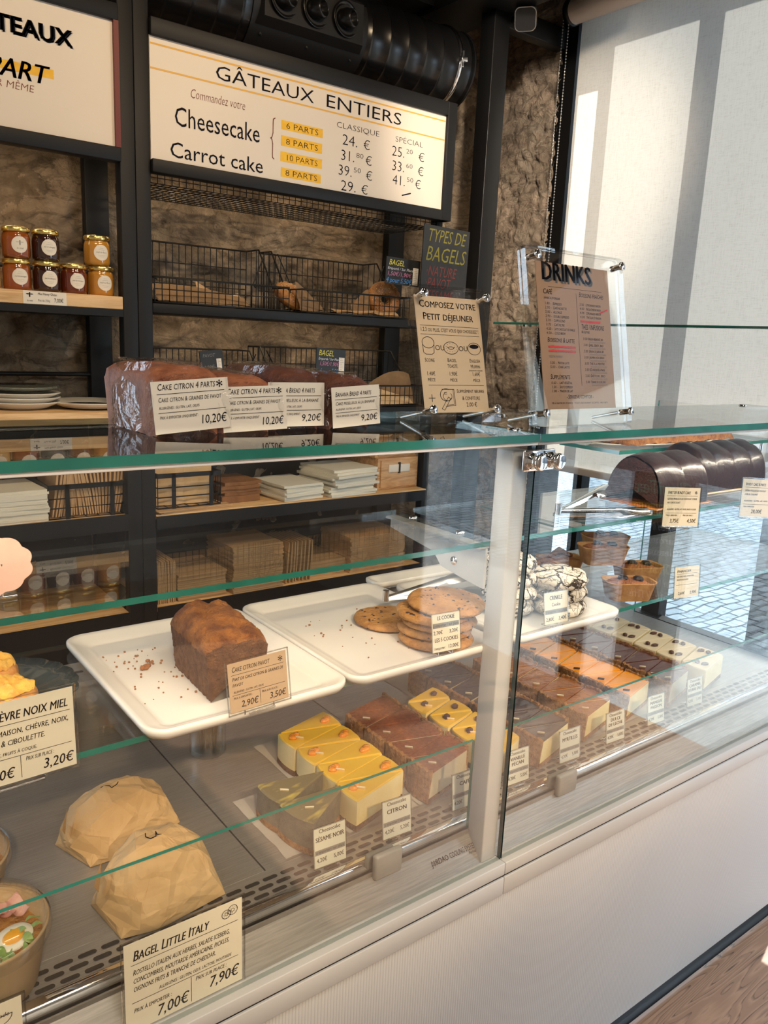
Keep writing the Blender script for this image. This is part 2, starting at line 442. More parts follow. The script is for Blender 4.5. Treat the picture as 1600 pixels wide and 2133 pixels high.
def m_blind():
    m, nt, out = nodes('woven_blind_cloth')
    L = nt.links.new
    tc = N(nt, 'ShaderNodeTexCoord')
    cols = []
    for st in ((1, 16, 0.7), (1, 0.9, 16)):
        mp = N(nt, 'ShaderNodeMapping')
        mp.inputs['Scale'].default_value = st
        L(tc.outputs['Object'], mp.inputs[0])
        n = N(nt, 'ShaderNodeTexNoise', i_Scale=46.0, i_Detail=2.0)
        L(mp.outputs[0], n.inputs['Vector'])
        cols.append(n.outputs[0])
    ad = N(nt, 'ShaderNodeMath', operation='ADD')
    L(cols[0], ad.inputs[0])
    L(cols[1], ad.inputs[1])
    r = N(nt, 'ShaderNodeValToRGB')
    r.color_ramp.elements[0].position = 0.7
    r.color_ramp.elements[1].position = 1.3
    r.color_ramp.elements[0].color = (0.66, 0.62, 0.555, 1)
    r.color_ramp.elements[1].color = (0.78, 0.745, 0.68, 1)
    L(ad.outputs[0], r.inputs[0])
    d = N(nt, 'ShaderNodeBsdfDiffuse')
    t = N(nt, 'ShaderNodeBsdfTranslucent')
    L(r.outputs[0], d.inputs[0])
    L(r.outputs[0], t.inputs[0])
    mx = N(nt, 'ShaderNodeMixShader', i_0=0.30)
    L(d.outputs[0], mx.inputs[1])
    L(t.outputs[0], mx.inputs[2])
    L(mx.outputs[0], out.inputs[0])
    return m


M['blind'] = m_blind()


def m_crinkle():
    m, nt, out = nodes('cracked_sugar_crust')
    L = nt.links.new
    b = N(nt, 'ShaderNodeBsdfPrincipled')
    b.inputs['Roughness'].default_value = 0.85
    tc = N(nt, 'ShaderNodeTexCoord')
    nz = N(nt, 'ShaderNodeTexNoise', i_Scale=34.0, i_Detail=4.0)
    L(tc.outputs['Object'], nz.inputs['Vector'])
    vm = N(nt, 'ShaderNodeVectorMath', operation='MULTIPLY_ADD')
    L(nz.outputs['Color'], vm.inputs[0])
    vm.inputs[1].default_value = (0.05, 0.05, 0.05)
    L(tc.outputs['Object'], vm.inputs[2])
    fac = None
    for sc, th in ((26.0, 0.045), (70.0, 0.040)):
        v = N(nt, 'ShaderNodeTexVoronoi', feature='DISTANCE_TO_EDGE', i_Scale=sc)
        L(vm.outputs[0], v.inputs['Vector'])
        r = N(nt, 'ShaderNodeMapRange', i_1=0.0, i_2=th * 2)
        L(v.outputs['Distance'], r.inputs[0])
        if fac is None:
            fac = r.outputs[0]
        else:
            mu = N(nt, 'ShaderNodeMath', operation='MULTIPLY')
            L(fac, mu.inputs[0])
            ad = N(nt, 'ShaderNodeMath', operation='MULTIPLY_ADD')
            L(r.outputs[0], ad.inputs[0])
            ad.inputs[1].default_value = 0.6
            ad.inputs[2].default_value = 0.4
            L(ad.outputs[0], mu.inputs[1])
            fac = mu.outputs[0]
    rp = N(nt, 'ShaderNodeValToRGB')
    rp.color_ramp.elements[0].position = 0.25
    rp.color_ramp.elements[1].position = 0.75
    rp.color_ramp.elements[0].color = (0.035, 0.022, 0.018, 1)
    rp.color_ramp.elements[1].color = (0.74, 0.68, 0.60, 1)
    L(fac, rp.inputs[0])
    L(rp.outputs[0], b.inputs['Base Color'])
    bp = N(nt, 'ShaderNodeBump', i_Strength=0.8, i_Distance=0.004)
    L(fac, bp.inputs['Height'])
    L(bp.outputs[0], b.inputs['Normal'])
    L(b.outputs[0], out.inputs[0])
    return m


M['crinkle'] = m_crinkle()


def m_paper(name, a, c):
    m, nt, out = nodes(name)
    L = nt.links.new
    b = N(nt, 'ShaderNodeBsdfPrincipled')
    b.inputs['Roughness'].default_value = 0.7
    tc = N(nt, 'ShaderNodeTexCoord')
    nz = N(nt, 'ShaderNodeTexNoise', i_Scale=14.0, i_Detail=3.0)
    L(tc.outputs['Object'], nz.inputs['Vector'])
    r = N(nt, 'ShaderNodeValToRGB')
    r.color_ramp.elements[0].position = 0.35
    r.color_ramp.elements[1].position = 0.65
    r.color_ramp.elements[0].color = c4(a)
    r.color_ramp.elements[1].color = c4(c)
    L(nz.outputs[0], r.inputs[0])
    L(r.outputs[0], b.inputs['Base Color'])
    vm = N(nt, 'ShaderNodeVectorMath', operation='MULTIPLY_ADD')
    L(nz.outputs['Color'], vm.inputs[0])
    vm.inputs[1].default_value = (0.03, 0.03, 0.03)
    L(tc.outputs['Object'], vm.inputs[2])
    v = N(nt, 'ShaderNodeTexVoronoi', feature='DISTANCE_TO_EDGE', i_Scale=24.0)
    L(vm.outputs[0], v.inputs['Vector'])
    mr = N(nt, 'ShaderNodeMapRange', i_1=0.0, i_2=0.22)
    L(v.outputs['Distance'], mr.inputs[0])
    bp = N(nt, 'ShaderNodeBump', i_Strength=0.30, i_Distance=0.004)
    L(mr.outputs[0], bp.inputs['Height'])
    L(bp.outputs[0], b.inputs['Normal'])
    L(b.outputs[0], out.inputs[0])
    return m


M['bag_paper'] = m_paper('creased_kraft_paper', (0.56, 0.36, 0.17), (0.64, 0.43, 0.22))


def m_cobble():
    m, nt, out = nodes('cobblestones')
    L = nt.links.new
    b = N(nt, 'ShaderNodeBsdfPrincipled')
    b.inputs['Roughness'].default_value = 0.7
    tc = N(nt, 'ShaderNodeTexCoord')
    nz = N(nt, 'ShaderNodeTexNoise', i_Scale=3.0, i_Detail=2.0)
    L(tc.outputs['Object'], nz.inputs['Vector'])
    vm = N(nt, 'ShaderNodeVectorMath', operation='MULTIPLY_ADD')
    L(nz.outputs['Color'], vm.inputs[0])
    vm.inputs[1].default_value = (0.1, 0.1, 0.1)
    L(tc.outputs['Object'], vm.inputs[2])
    br = N(nt, 'ShaderNodeTexBrick', i_Scale=3.2)
    br.inputs['Color1'].default_value = (0.40, 0.41, 0.40, 1)
    br.inputs['Color2'].default_value = (0.56, 0.57, 0.56, 1)
    br.inputs['Mortar'].default_value = (0.10, 0.10, 0.10, 1)
    br.inputs['Mortar Size'].default_value = 0.025
    L(vm.outputs[0], br.inputs['Vector'])
    L(br.outputs['Color'], b.inputs['Base Color'])
    L(b.outputs[0], out.inputs[0])
    return m


M['cobble'] = m_cobble()


def m_floor():
    m, nt, out = nodes('oak_vinyl_floor')
    L = nt.links.new
    b = N(nt, 'ShaderNodeBsdfPrincipled')
    b.inputs['Roughness'].default_value = 0.33
    tc = N(nt, 'ShaderNodeTexCoord')
    mp = N(nt, 'ShaderNodeMapping')
    mp.inputs['Scale'].default_value = (0.40, 5.0, 1)
    L(tc.outputs['Object'], mp.inputs[0])
    n1 = N(nt, 'ShaderNodeTexNoise', i_Scale=2.6, i_Detail=2.0, i_Distortion=0.35)
    L(mp.outputs[0], n1.inputs['Vector'])
    mu = N(nt, 'ShaderNodeMath', operation='MULTIPLY')
    mu.inputs[1].default_value = 22.0
    L(n1.outputs[0], mu.inputs[0])
    pp = N(nt, 'ShaderNodeMath', operation='FRACT')
    L(mu.outputs[0], pp.inputs[0])
    mp2 = N(nt, 'ShaderNodeMapping')
    mp2.inputs['Scale'].default_value = (3, 60, 1)
    L(tc.outputs['Object'], mp2.inputs[0])
    n2 = N(nt, 'ShaderNodeTexNoise', i_Scale=3.0, i_Detail=4.0)
    L(mp2.outputs[0], n2.inputs['Vector'])
    ad = N(nt, 'ShaderNodeMath', operation='MULTIPLY_ADD')
    L(n2.outputs[0], ad.inputs[0])
    ad.inputs[1].default_value = 0.7
    L(pp.outputs[0], ad.inputs[2])
    r = N(nt, 'ShaderNodeValToRGB')
    e = r.color_ramp.elements
    e[0].position, e[0].color = 0.30, (0.085, 0.045, 0.028, 1)
    e[1].position, e[1].color = 0.62, (0.36, 0.215, 0.135, 1)
    k = e.new(1.0)
    k.color = (0.27, 0.155, 0.095, 1)
    L(ad.outputs[0], r.inputs[0])
    L(r.outputs[0], b.inputs['Base Color'])
    L(b.outputs[0], out.inputs[0])
    return m


M['floor'] = m_floor()


# ---------------------------------------------------------------- geometry helpers
def fbm(p, s=1.0, o=4):
    return noise.fractal(Vector(p) * s, 1.0, 2.0, o)


_G = {}


def glyph(ch, off=0.0):
    k = (ch, off)
    if k not in _G:
        def tris(s):
            c = bpy.data.curves.new('lettering_source', 'FONT')
            c.body = s
            c.fill_mode = 'FRONT'
            c.resolution_u = 2
            c.offset = off
            o = bpy.data.objects.new('lettering_source', c)
            me = o.to_mesh()
            r = [tuple(v.co[:2]) for v in me.vertices], [tuple(p.vertices) for p in me.polygons]
            o.to_mesh_clear()
            bpy.data.objects.remove(o)
            bpy.data.curves.remove(c)
            return r
        v, f = tris(ch)
        a = max(x[0] for x in tris(ch + 'I')[0]) - max(x[0] for x in tris('I')[0])
        _G[k] = (v, f, a)
    return _G[k]


class Fr:
    """a flat sheet in space: u to the right, v up, n towards the reader"""

    def __init__(s, o, u, v):
        s.o = Vector(o)
        s.u = Vector(u).normalized()
        v = Vector(v)
        s.v = (v - s.u * v.dot(s.u)).normalized()
        s.n = s.u.cross(s.v)

    def __call__(s, a, b, c=0.0):
        return tuple(s.o + s.u * a + s.v * b + s.n * c)


def lean(o, tilt=0.0, yaw=0.0, roll=0.0):
    """sheet facing the customer side (-Y), leaning back by tilt, turned by yaw about the vertical, rolled in its own plane"""
    u = Vector((math.cos(yaw), math.sin(yaw), 0))
    back = Vector((-math.sin(yaw), math.cos(yaw), 0))
    v = back * math.sin(tilt) + Vector((0, 0, 1)) * math.cos(tilt)
    u2 = u * math.cos(roll) + v * math.sin(roll)
    v2 = v * math.cos(roll) - u * math.sin(roll)
    return Fr(o, u2, v2)


class MB:
    def __init__(s):
        s.v, s.f, s.m, s.s = [], [], [], []

    def add(s, vs, fs, m=0, smooth=False, T=None):
        b = len(s.v)
        s.v += [tuple(T @ Vector(p)) for p in vs] if T is not None else [tuple(p) for p in vs]
        for i, f in enumerate(fs):
            s.f.append([b + k for k in f])
            s.m.append(m[i] if isinstance(m, list) else m)
            s.s.append(smooth)
        return s

    def box(s, x0, x1, y0, y1, z0, z1, m=0, T=None):
        v = [(x, y, z) for z in (z0, z1) for y in (y0, y1) for x in (x0, x1)]
        f = [(0, 2, 3, 1), (4, 5, 7, 6), (0, 1, 5, 4), (2, 6, 7, 3), (0, 4, 6, 2), (1, 3, 7, 5)]
        return s.add(v, f, m, False, T)

    def rbox(s, x0, x1, y0, y1, z0, z1, r=0.004, m=0, seg=2, T=None, smooth=True):
        bm = bmesh.new()
        bmesh.ops.create_cube(bm, size=1.0)
        for v in bm.verts:
            v.co = Vector(((x0 + x1) / 2 + v.co.x * (x1 - x0), (y0 + y1) / 2 + v.co.y * (y1 - y0), (z0 + z1) / 2 + v.co.z * (z1 - z0)))
        bmesh.ops.bevel(bm, geom=bm.edges[:], offset=r, segments=seg, affect='EDGES', profile=0.5)
        bm.verts.index_update()
        s.add([v.co[:] for v in bm.verts], [[v.index for v in f.verts] for f in bm.faces], m, smooth, T)
        bm.free()
        return s

    def pane(s, x0, x1, y0, y1, z0, z1, m=0, me=1, T=None, mb=None):
        """glass sheet: the two large faces in material m, the narrow edges in material me"""
        d = [x1 - x0, y1 - y0, z1 - z0]
        a = d.index(min(d))
        ms = [me] * 6
        if mb is not None:
            for i in (3, 4, 5):
                ms[i] = mb
        for i in {2: (0, 1), 1: (2, 3), 0: (4, 5)}[a]:
            ms[i] = m
        return s.box(x0, x1, y0, y1, z0, z1, ms, T)

    def tube(s, pts, r, n=8, m=0, closed=False, cap=True, smooth=True):
        P = [Vector(p) for p in pts]
        k = len(P)
        rs = r if isinstance(r, (list, tuple)) else [r] * k
        vs, fs = [], []
        t0 = (P[1] - P[0]).normalized()
        ref = Vector((0, 0, 1)) if abs(t0.z) < 0.9 else Vector((1, 0, 0))
        x = t0.cross(ref).normalized()
        for i in range(k):
            if closed:
                t = (P[(i + 1) % k] - P[i - 1])
            else:
                t = P[min(i + 1, k - 1)] - P[max(i - 1, 0)]
            t.normalize()
            x = (x - t * x.dot(t)).normalized()
            y = t.cross(x)
            for j in range(n):
                a = 2 * math.pi * j / n
                vs.append(P[i] + (x * math.cos(a) + y * math.sin(a)) * rs[i])
        for i in range(k if closed else k - 1):
            for j in range(n):
                a, b = i * n + j, i * n + (j + 1) % n
                c, d = ((i + 1) % k) * n + (j + 1) % n, ((i + 1) % k) * n + j
                fs.append((a, b, c, d))
        s.add(vs, fs, m, smooth)
        if cap and not closed:
            s.add(vs[:n], [tuple(range(n))[::-1]], m)
            s.add(vs[-n:], [tuple(range(n))], m)
        return s

    def lathe(s, prof, n=32, m=0, c=(0, 0, 0), T=None, smooth=True, fn=None, capb=False, capt=False):
        vs, fs = [], []
        for (r, z) in prof:
            for j in range(n):
                a = 2 * math.pi * j / n
                k = fn(a, r, z) if fn else 1.0
                vs.append((c[0] + r * k * math.cos(a), c[1] + r * k * math.sin(a), c[2] + z))
        for i in range(len(prof) - 1):
            for j in range(n):
                a, b = i * n + j, i * n + (j + 1) % n
                fs.append((a, b, b + n, a + n))
        if capb:
            fs.append(tuple(range(n))[::-1])
        if capt:
            fs.append(tuple(range(len(vs) - n, len(vs))))
        return s.add(vs, fs, m, smooth, T)

    def grid(s, nu, nv, fn, m=0, smooth=True, closeu=False, T=None, flip=False):
        vs = [fn(i / nu, j / nv) for j in range(nv + 1) for i in range(nu + (0 if closeu else 1))]
        w = nu + (0 if closeu else 1)
        fs = []
        for j in range(nv):
            for i in range(nu):
                a, b = j * w + i, j * w + (i + 1) % w
                q = (a, b, b + w, a + w)
                fs.append(q[::-1] if flip else q)
        return s.add(vs, fs, m, smooth, T)

    def prism(s, poly, z0, z1, m=0, mt=None, T=None, smooth_side=False, z1f=None):
        n = len(poly)
        vs = [(x, y, z0) for x, y in poly] + [(x, y, z1f(x, y) if z1f else z1) for x, y in poly]
        fs = [(i, (i + 1) % n, n + (i + 1) % n, n + i) for i in range(n)]
        s.add(vs, fs, m, smooth_side, T)
        s.add(vs[:n], [tuple(range(n))[::-1]], m, False, T)
        s.add(vs[n:], [tuple(range(n))], m if mt is None else mt, False, T)
        return s

    def quad(s, F, x0, x1, y0, y1, c=0.0, m=0):
        return s.add([F(x0, y0, c), F(x1, y0, c), F(x1, y1, c), F(x0, y1, c)], [(0, 1, 2, 3)], m)

    def card(s, F, w, h, t=0.0008, m=0):
        v = [F(x, y, c) for c in (-t, 0) for (x, y) in ((0, 0), (w, 0), (w, h), (0, h))]
        f = [(3, 2, 1, 0), (4, 5, 6, 7), (0, 1, 5, 4), (1, 2, 6, 5), (2, 3, 7, 6), (3, 0, 4, 7)]
        return s.add(v, f, m)

    def stroke(s, F, pts, w, m=0, c=0.0007):
        """flat pen stroke through points of the sheet"""
        for (a, b) in zip(pts[:-1], pts[1:]):
            d = Vector((b[0] - a[0], b[1] - a[1]))
            if d.length < 1e-6:
                continue
            d.normalize()
            e = Vector((-d.y, d.x)) * w / 2
            d = d * w / 3
            q = [(a[0] - d.x + e.x, a[1] - d.y + e.y), (a[0] - d.x - e.x, a[1] - d.y - e.y), (b[0] + d.x - e.x, b[1] + d.y - e.y), (b[0] + d.x + e.x, b[1] + d.y + e.y)]
            s.add([F(x, y, c) for x, y in q], [(0, 1, 2, 3)], m)
        return s

    def text(s, F, t, x, y, cap, w=None, m=1, al='l', shear=0.0, bold=0.0, small=None, c=0.0006, wide=1.0, rise=0.0, sp=0.0):
        """lettering: cap = capital height, w = total width to fit, small = height ratio of lower-case letters set as small capitals"""
        pen = 0.0
        items = []
        for ch in t:
            k = 1.0
            g = ch
            if small and ch.islower():
                g, k = ch.upper(), small
            if ch == ' ':
                pen += 0.28 + sp
                continue
            v, f, a = glyph(g, min(0.0, bold))
            items.append((v, f, pen, k))
            if bold > 0:
                items.append((v, f, pen + bold * 1.6, k))
                items.append((v, f, pen + bold * 3.2, k))
            pen += a * k + sp
        pen -= sp
        sc = cap / 0.686
        sx = (w / max(pen, 1e-6)) if w else sc * wide
        tot = pen * sx
        x0 = x - (tot if al == 'r' else tot / 2 if al == 'c' else 0)
        for v, f, p, k in items:
            pts = []
            for (a, b) in v:
                px = x0 + (p + a * k) * sx
                pts.append(F(px + b * k * sc * shear, y + b * k * sc + rise * (px - x), c))
            s.add(pts, f, m)
        return s

    def build(s, name, mats, parent=None, loc=None, rz=0.0):
        me = bpy.data.meshes.new(name)
        me.from_pydata(s.v, [], s.f)
        for m in (mats if isinstance(mats, (list, tuple)) else [mats]):
            me.materials.append(M[m] if isinstance(m, str) else m)
        me.polygons.foreach_set('material_index', s.m)
        me.polygons.foreach_set('use_smooth', s.s)
        me.update()
        o = bpy.data.objects.new(name, me)
        COL.objects.link(o)
        if parent is not None:
            o.parent = parent
        if loc is not None:
            o.location = loc
            o.rotation_euler = (0, 0, rz)
        return o


def tag(o, label, cat, group=None, kind=None):
    o['label'] = label
    o['category'] = cat
    if group:
        o['group'] = group
    if kind:
        o['kind'] = kind
    return o


def thing(name, label, cat, loc=(0, 0, 0), rz=0.0, group=None):
    o = bpy.data.objects.new(name, None)
    o.empty_display_size = 0.02
    COL.objects.link(o)
    o.location = loc
    o.rotation_euler = (0, 0, rz)
    return tag(o, label, cat, group)


def dup(root, loc, rz, label, group=None):
    r = root.copy()
    COL.objects.link(r)
    r.location = loc
    r.rotation_euler = (0, 0, rz)
    r['label'] = label
    if group:
        r['group'] = group
    for ch in list(root.children):
        c = ch.copy()
        COL.objects.link(c)
        c.parent = r
        for g in list(ch.children):
            d = g.copy()
            COL.objects.link(d)
            d.parent = c
    return r


def struct(name, mb, mats, label=None, cat=None):
    o = mb.build(name, mats)
    o['kind'] = 'structure'
    o['label'] = label or name.replace('_', ' ')
    o['category'] = cat or name.split('_')[0]
    return o


def rrect(x0, x1, y0, y1, r, n=5):
    out = []
    for cx, cy_, a0 in ((x1 - r, y0 + r, -90), (x1 - r, y1 - r, 0), (x0 + r, y1 - r, 90), (x0 + r, y0 + r, 180)):
        for i in range(n + 1):
            a = math.radians(a0 + 90 * i / n)
            out.append((cx + r * math.cos(a), cy_ + r * math.sin(a)))
    return out


# ---------------------------------------------------------------- the room
WX, WY = 2.5, 1.83      # window wall and back wall planes


def rough_wall(name, fn, nu, nv, mat, label, amp, sc):
    b = MB()

    def g(u, v):
        p, n = fn(u, v)
        q = Vector((p[0], p[1], p[2]))
        w = q + Vector((fbm(q, 4.0, 3), fbm(q + Vector((5, 1, 2)), 4.0, 3), fbm(q + Vector((2, 7, 1)), 4.0, 3))) * 0.06
        d = noise.voronoi(Vector((w.x * sc * 0.8, w.y * sc * 0.8, w.z * sc * 1.7)))[0]
        joint = min(1.0, (d[1] - d[0]) / 0.14)
        h = 0.9 * joint + 1.3 * abs(fbm(q, sc * 2.0, 5)) + 0.8 * fbm(q, sc * 5.5, 5)
        return (p[0] + n[0] * amp * h, p[1] + n[1] * amp * h, p[2] + n[2] * amp * h)
    b.grid(nu, nv, g)
    return struct(name, b, mat, label, 'wall')


rough_wall('wall_back', lambda u, v: ((-0.6 + 3.15 * u, WY + 0.015, 0.0 + 2.8 * v), (0, -1, 0)), 330, 290, 'stone', 'rough rubble stone wall behind the shelving', 0.024, 3.4)
rough_wall('wall_right', lambda u, v: ((WX + 0.012, 1.86 - 0.40 * u, 2.8 * v), (-1, 0, 0)), 60, 300, 'stone_daylit', 'rough stone return, daylight painted into its paler colour, between shelving and window', 0.014, 6.0)
b = MB()
b.box(2.52, 2.68, 1.46, 1.95, 0, 2.8)
b.box(2.52, 2.68, -0.08, 1.46, 0, 0.40)
b.box(2.52, 2.68, -0.08, 1.46, 2.76, 2.8)
b.box(2.5, 2.68, -0.10, -0.02, 0, 2.8)
b.box(2.5, 2.68, -2.3, -0.10, 2.3, 2.8)
b.box(2.5, 2.68, -3.6, -2.3, 0, 2.8)
struct('wall_front', b, 'plaster', 'street wall around the window and the shop door', 'wall')
b = MB()
b.box(-1.6, -1.5, -3.6, 1.95, 0, 2.8)
struct('wall_left', b, 'plaster')
b = MB()
b.box(-1.6, 2.68, -3.7, -3.6, 0, 2.8)
struct('wall_rear', b, 'plaster', 'plaster wall behind the customer', 'wall')
b = MB()
b.box(-1.6, 2.68, -3.7, 1.95, -0.05, 0)
struct('floor', b, 'floor', 'brown oak plank floor', 'floor')
b = MB()
b.box(-1.6, 2.68, -3.7, 1.95, 2.8, 2.86)
struct('ceiling', b, 'ceil', 'dark ceiling', 'ceiling')
# black beam, tall post and cross bar by the window
b = MB()
b.box(1.97, 2.19, 0.9, 1.80, 2.585, 2.70)
b.box(1.55, 2.19, 1.60, 1.72, 2.60, 2.70)
struct('trim_1', b, 'black', 'black ceiling beams above the duct end', 'beam')
b = MB()
b.rbox(2.105, 2.18, 1.43, 1.50, 0, 2.8, 0.003)
b.rbox(2.14, 2.52, 1.44, 1.49, 2.545, 2.615, 0.003)
struct('trim_2', b, 'black', 'tall black steel post with cross bar beside the window', 'post')

# window: black frame with one mullion, tinted pane added to leave a brighter sun strip, beside it the open street
b = MB()
b.box(2.50, 2.62, 1.395, 1.475, 0.40, 2.78)
b.box(2.60, 2.65, 1.255, 1.30, 0.40, 2.78)
b.box(2.60, 2.65, 0.835, 0.91, 0.40, 2.78)
b.box(2.60, 2.65, 0.43, 0.49, 0.40, 2.72)
b.box(2.54, 2.62, -0.02, 0.05, 0.40, 2.78)
b.box(2.59, 2.66, -0.02, 1.475, 2.735, 2.8)
b.box(2.59, 2.66, 1.27, 1.475, 2.60, 2.75)  # block added over the side gap to lower the sun strip's top
b.box(2.54, 2.62, -0.02, 1.475, 0.40, 0.47)
struct('window_1', b, 'black', 'black framed window behind the roller blind', 'window')
M['pane_dim'] = clear('dimming_pane', (0.74, 0.76, 0.78), 0.04)  # tint added to dim the sun everywhere but the side gap
b = MB()
b.pane(2.622, 2.628, 0.0, 1.27, 0.45, 2.75, 0, 1)
o = b.build('window_pane', ['pane_dim', 'edge_thin'])
o.parent = bpy.data.objects['window_1']
# shop door opening towards the street: black frame and threshold
b = MB()
b.box(2.54, 2.62, -0.16, -0.09, 0, 2.3)
b.box(2.54, 2.62, -2.31, -2.24, 0, 2.3)
b.box(2.55, 2.61, -1.24, -1.16, 0, 2.3)
b.box(2.54, 2.62, -2.3, -0.1, 2.22, 2.3)
struct('door_1', b, 'black', 'black frame of the shop door to the street', 'door')

# the street
b = MB()
b.box(2.68, 4.0, -9, 9, -0.12, -0.05)
struct('pavement', b, 'pavement', 'grey pavement outside the window', 'pavement')
b = MB()
b.box(4.0, 9.0, -9, 9, -0.16, -0.10)
struct('street', b, 'cobble', 'sunlit cobblestone street', 'street')
b = MB()
b.box(9.0, 9.3, -9, 9, -0.1, 7.0, 0)
for k in range(9):
    for z in (0.3, 3.4):
        b.box(8.97, 9.0, -8.2 + 1.9 * k, -7.1 + 1.9 * k, z, z + 2.2, 1)
b.box(8.94, 9.0, -9, 9, -0.1, 2.7, 2)  # dark lower band added to weaken its reflection in the front glass
struct('backdrop_facade', b, ['facade', 'window_dark', 'facade_band'], 'beige house front across the street', 'building')

# ---------------------------------------------------------------- display cases
M['edge_pale'] = clear('pale_glass_edge', (0.80, 0.87, 0.84), 0.14)
ZR, ZD, ZS2, ZS1, ZT = 0.577, 0.65, 0.962, 1.152, 1.323


def display_case(x0, x1, label, logo):
    t = thing('display_case', label, 'display case', (0, 0, 0))
    b = MB()
    b.box(x0, x1, 0.012, 0.80, 0.035, 0.548)
    b.build('base_panel', 'ribbed', t)
    b = MB()
    b.box(x0, x1, 0.018, 0.78, 0.0, 0.036)
    b.box(x0, x1, 0.004, 0.018, 0.0, 0.008, 1)
    b.build('kick_strip', ['kick', 'chrome'], t)
    b = MB()
    b.rbox(x0, x1 - 0.0008, -0.012, 0.03, 0.5835, 0.606, 0.0015)
    b.rbox(x0, x1 - 0.0008, -0.012, 0.03, 0.545, 0.5785, 0.0015)
    b.box(x0, x1, -0.0085, 0.03, 0.55, 0.60, 1)
    b.build('front_rail', ['alu', 'black'], t)
    # steel well: sloping front plate, grille, deck, rear slotted rail
    b = MB()
    b.add([(x0, 0.012, 0.607), (x1, 0.012, 0.607), (x1, 0.046, 0.646), (x0, 0.046, 0.646)], [(0, 1, 2, 3)], 0)
    b.box(x0, x1, 0.044, 0.056, 0.60, 0.650, 0)
    if logo:
        F = Fr((0.770, 0.012 + 0.0095, 0.607 + 0.011), (1, 0, 0), (0, 0.034, 0.039))
        b.text(F, 'J✻RDAO', 0.0, 0.010, 0.0085, 0.036, m=1, bold=0.008)
        b.text(F, 'COOLING SYSTEMS', 0.039, 0.010, 0.0085, 0.061, m=1)
        b.text(F, 'Portugal', 0.078, 0.004, 0.004, 0.018, m=1)
    b.build('front_plate', ['steel_plate', 'ink'], t)
    b = MB()
    b.box(x0, x1, 0.056, 0.140, 0.60, 0.6495, 0)
    y = 0.088
    n = int((x1 - x0) / 0.030)
    for r in range(3):
        for k in range(n):
            xa = x0 + 0.004 + k * 0.030 + (0.015 if r % 2 else 0)
            if xa + 0.025 < x1:
                poly = rrect(xa, xa + 0.024, y + r * 0.0145, y + r * 0.0145 + 0.008, 0.0038, 3)
                b.add([(p[0], p[1], 0.6502) for p in poly], [tuple(range(len(poly)))], 1)
    b.rbox(x0, x1, 0.062, 0.080, 0.645, 0.656, 0.003, 2)
    b.build('air_grille', ['steel', 'slot', 'chrome'], t)
    b = MB()
    cuts = [x0] + [c for c in (-0.12, 0.528, 1.55) if x0 < c < x1] + [x1]
    for a, c in zip(cuts[:-1], cuts[1:]):
        b.box(a + 0.0014, c - 0.0014, 0.140, 0.72, 0.63, ZD, 0)
    b.box(x0, x1, 0.141, 0.72, 0.60, 0.645, 1)
    b.build('deck_plate', ['steel', 'slot'], t)
    b = MB()
    b.box(x0, x1, 0.72, 0.80, 0.55, 0.76, 0)
    b.box(x0, x1, 0.70, 0.80, 0.755, 0.765, 0)
    for k in range(int((x1 - x0) / 0.05)):
        poly = rrect(x0 + 0.01 + k * 0.05, x0 + 0.045 + k * 0.05, 0.745, 0.756, 0.005, 3)
        b.add([(p[0], p[1], 0.7655) for p in poly], [tuple(range(len(poly)))], 1)
    b.build('rear_rail', ['steel', 'slot'], t)
    # front glass, low inner glass, shelves, top
    b = MB()
    b.box(x0 + 0.0015, x1 - 0.0015, 0.0, 0.008, 0.606, 1.311, [2, 2, 0, 0, 1, 1])
    b.build('front_glass', ['glass', M['seam'], M['edge_pale']], t)

    b = MB()
    b.pane(x0 + 0.02, x1 - 0.035, 0.047, 0.053, 0.650, 0.812)
    inner = b.build('inner_glass', ['glass', 'edge_thin'], t)
    sx0, sx1 = x0 + 0.01, x1 - 0.03
    b = MB()
    b.pane(sx0, sx1, 0.078, 0.42, ZS2 - 0.008, ZS2, mb=2)
    b.build('glass_shelf', ['glass', 'edge', M['edge_pale']], t)
    b = MB()
    b.pane(sx0, sx1, 0.046, 0.292, ZS1 - 0.008, ZS1, mb=2)
    b.build('glass_shelf', ['glass', 'edge', M['edge_pale']], t)
    b = MB()
    b.pane(x0 + 0.0008, x1 - 0.0008, -0.006, 0.336, ZT - 0.0115, ZT, mb=2)
    b.build('top_glass', ['glass_top', 'edge', M['edge_pale']], t)
    b = MB()
    b.rbox(x0, x1, -0.003, 0.030, 1.3062, 1.3112, 0.001)
    b.build('led_profile', 'alu_white' if logo else 'alu', t)
    for cx in ((0.66,) if logo else (1.078,)):
        for q in ((cx, cx + 0.052),):
            b = MB()
            b.rbox(q[0], q[1], 0.034, 0.046, 0.640, 0.682, 0.004)
            b.rbox(q[0], q[1], 0.054, 0.066, 0.640, 0.672, 0.004)
            b.build('glass_clip', 'grey_plastic', inner)
    return t


M['seam'] = pm('dark_glass_seam', (0.012, 0.035, 0.034), 0.2)
case_l = display_case(-0.75, 0.899, 'white fronted refrigerated cake display case holding the loaf cake and cookie trays', True)
case_r = display_case(0.899, 2.10, 'white fronted refrigerated display case holding the chocolate bundt cakes', False)
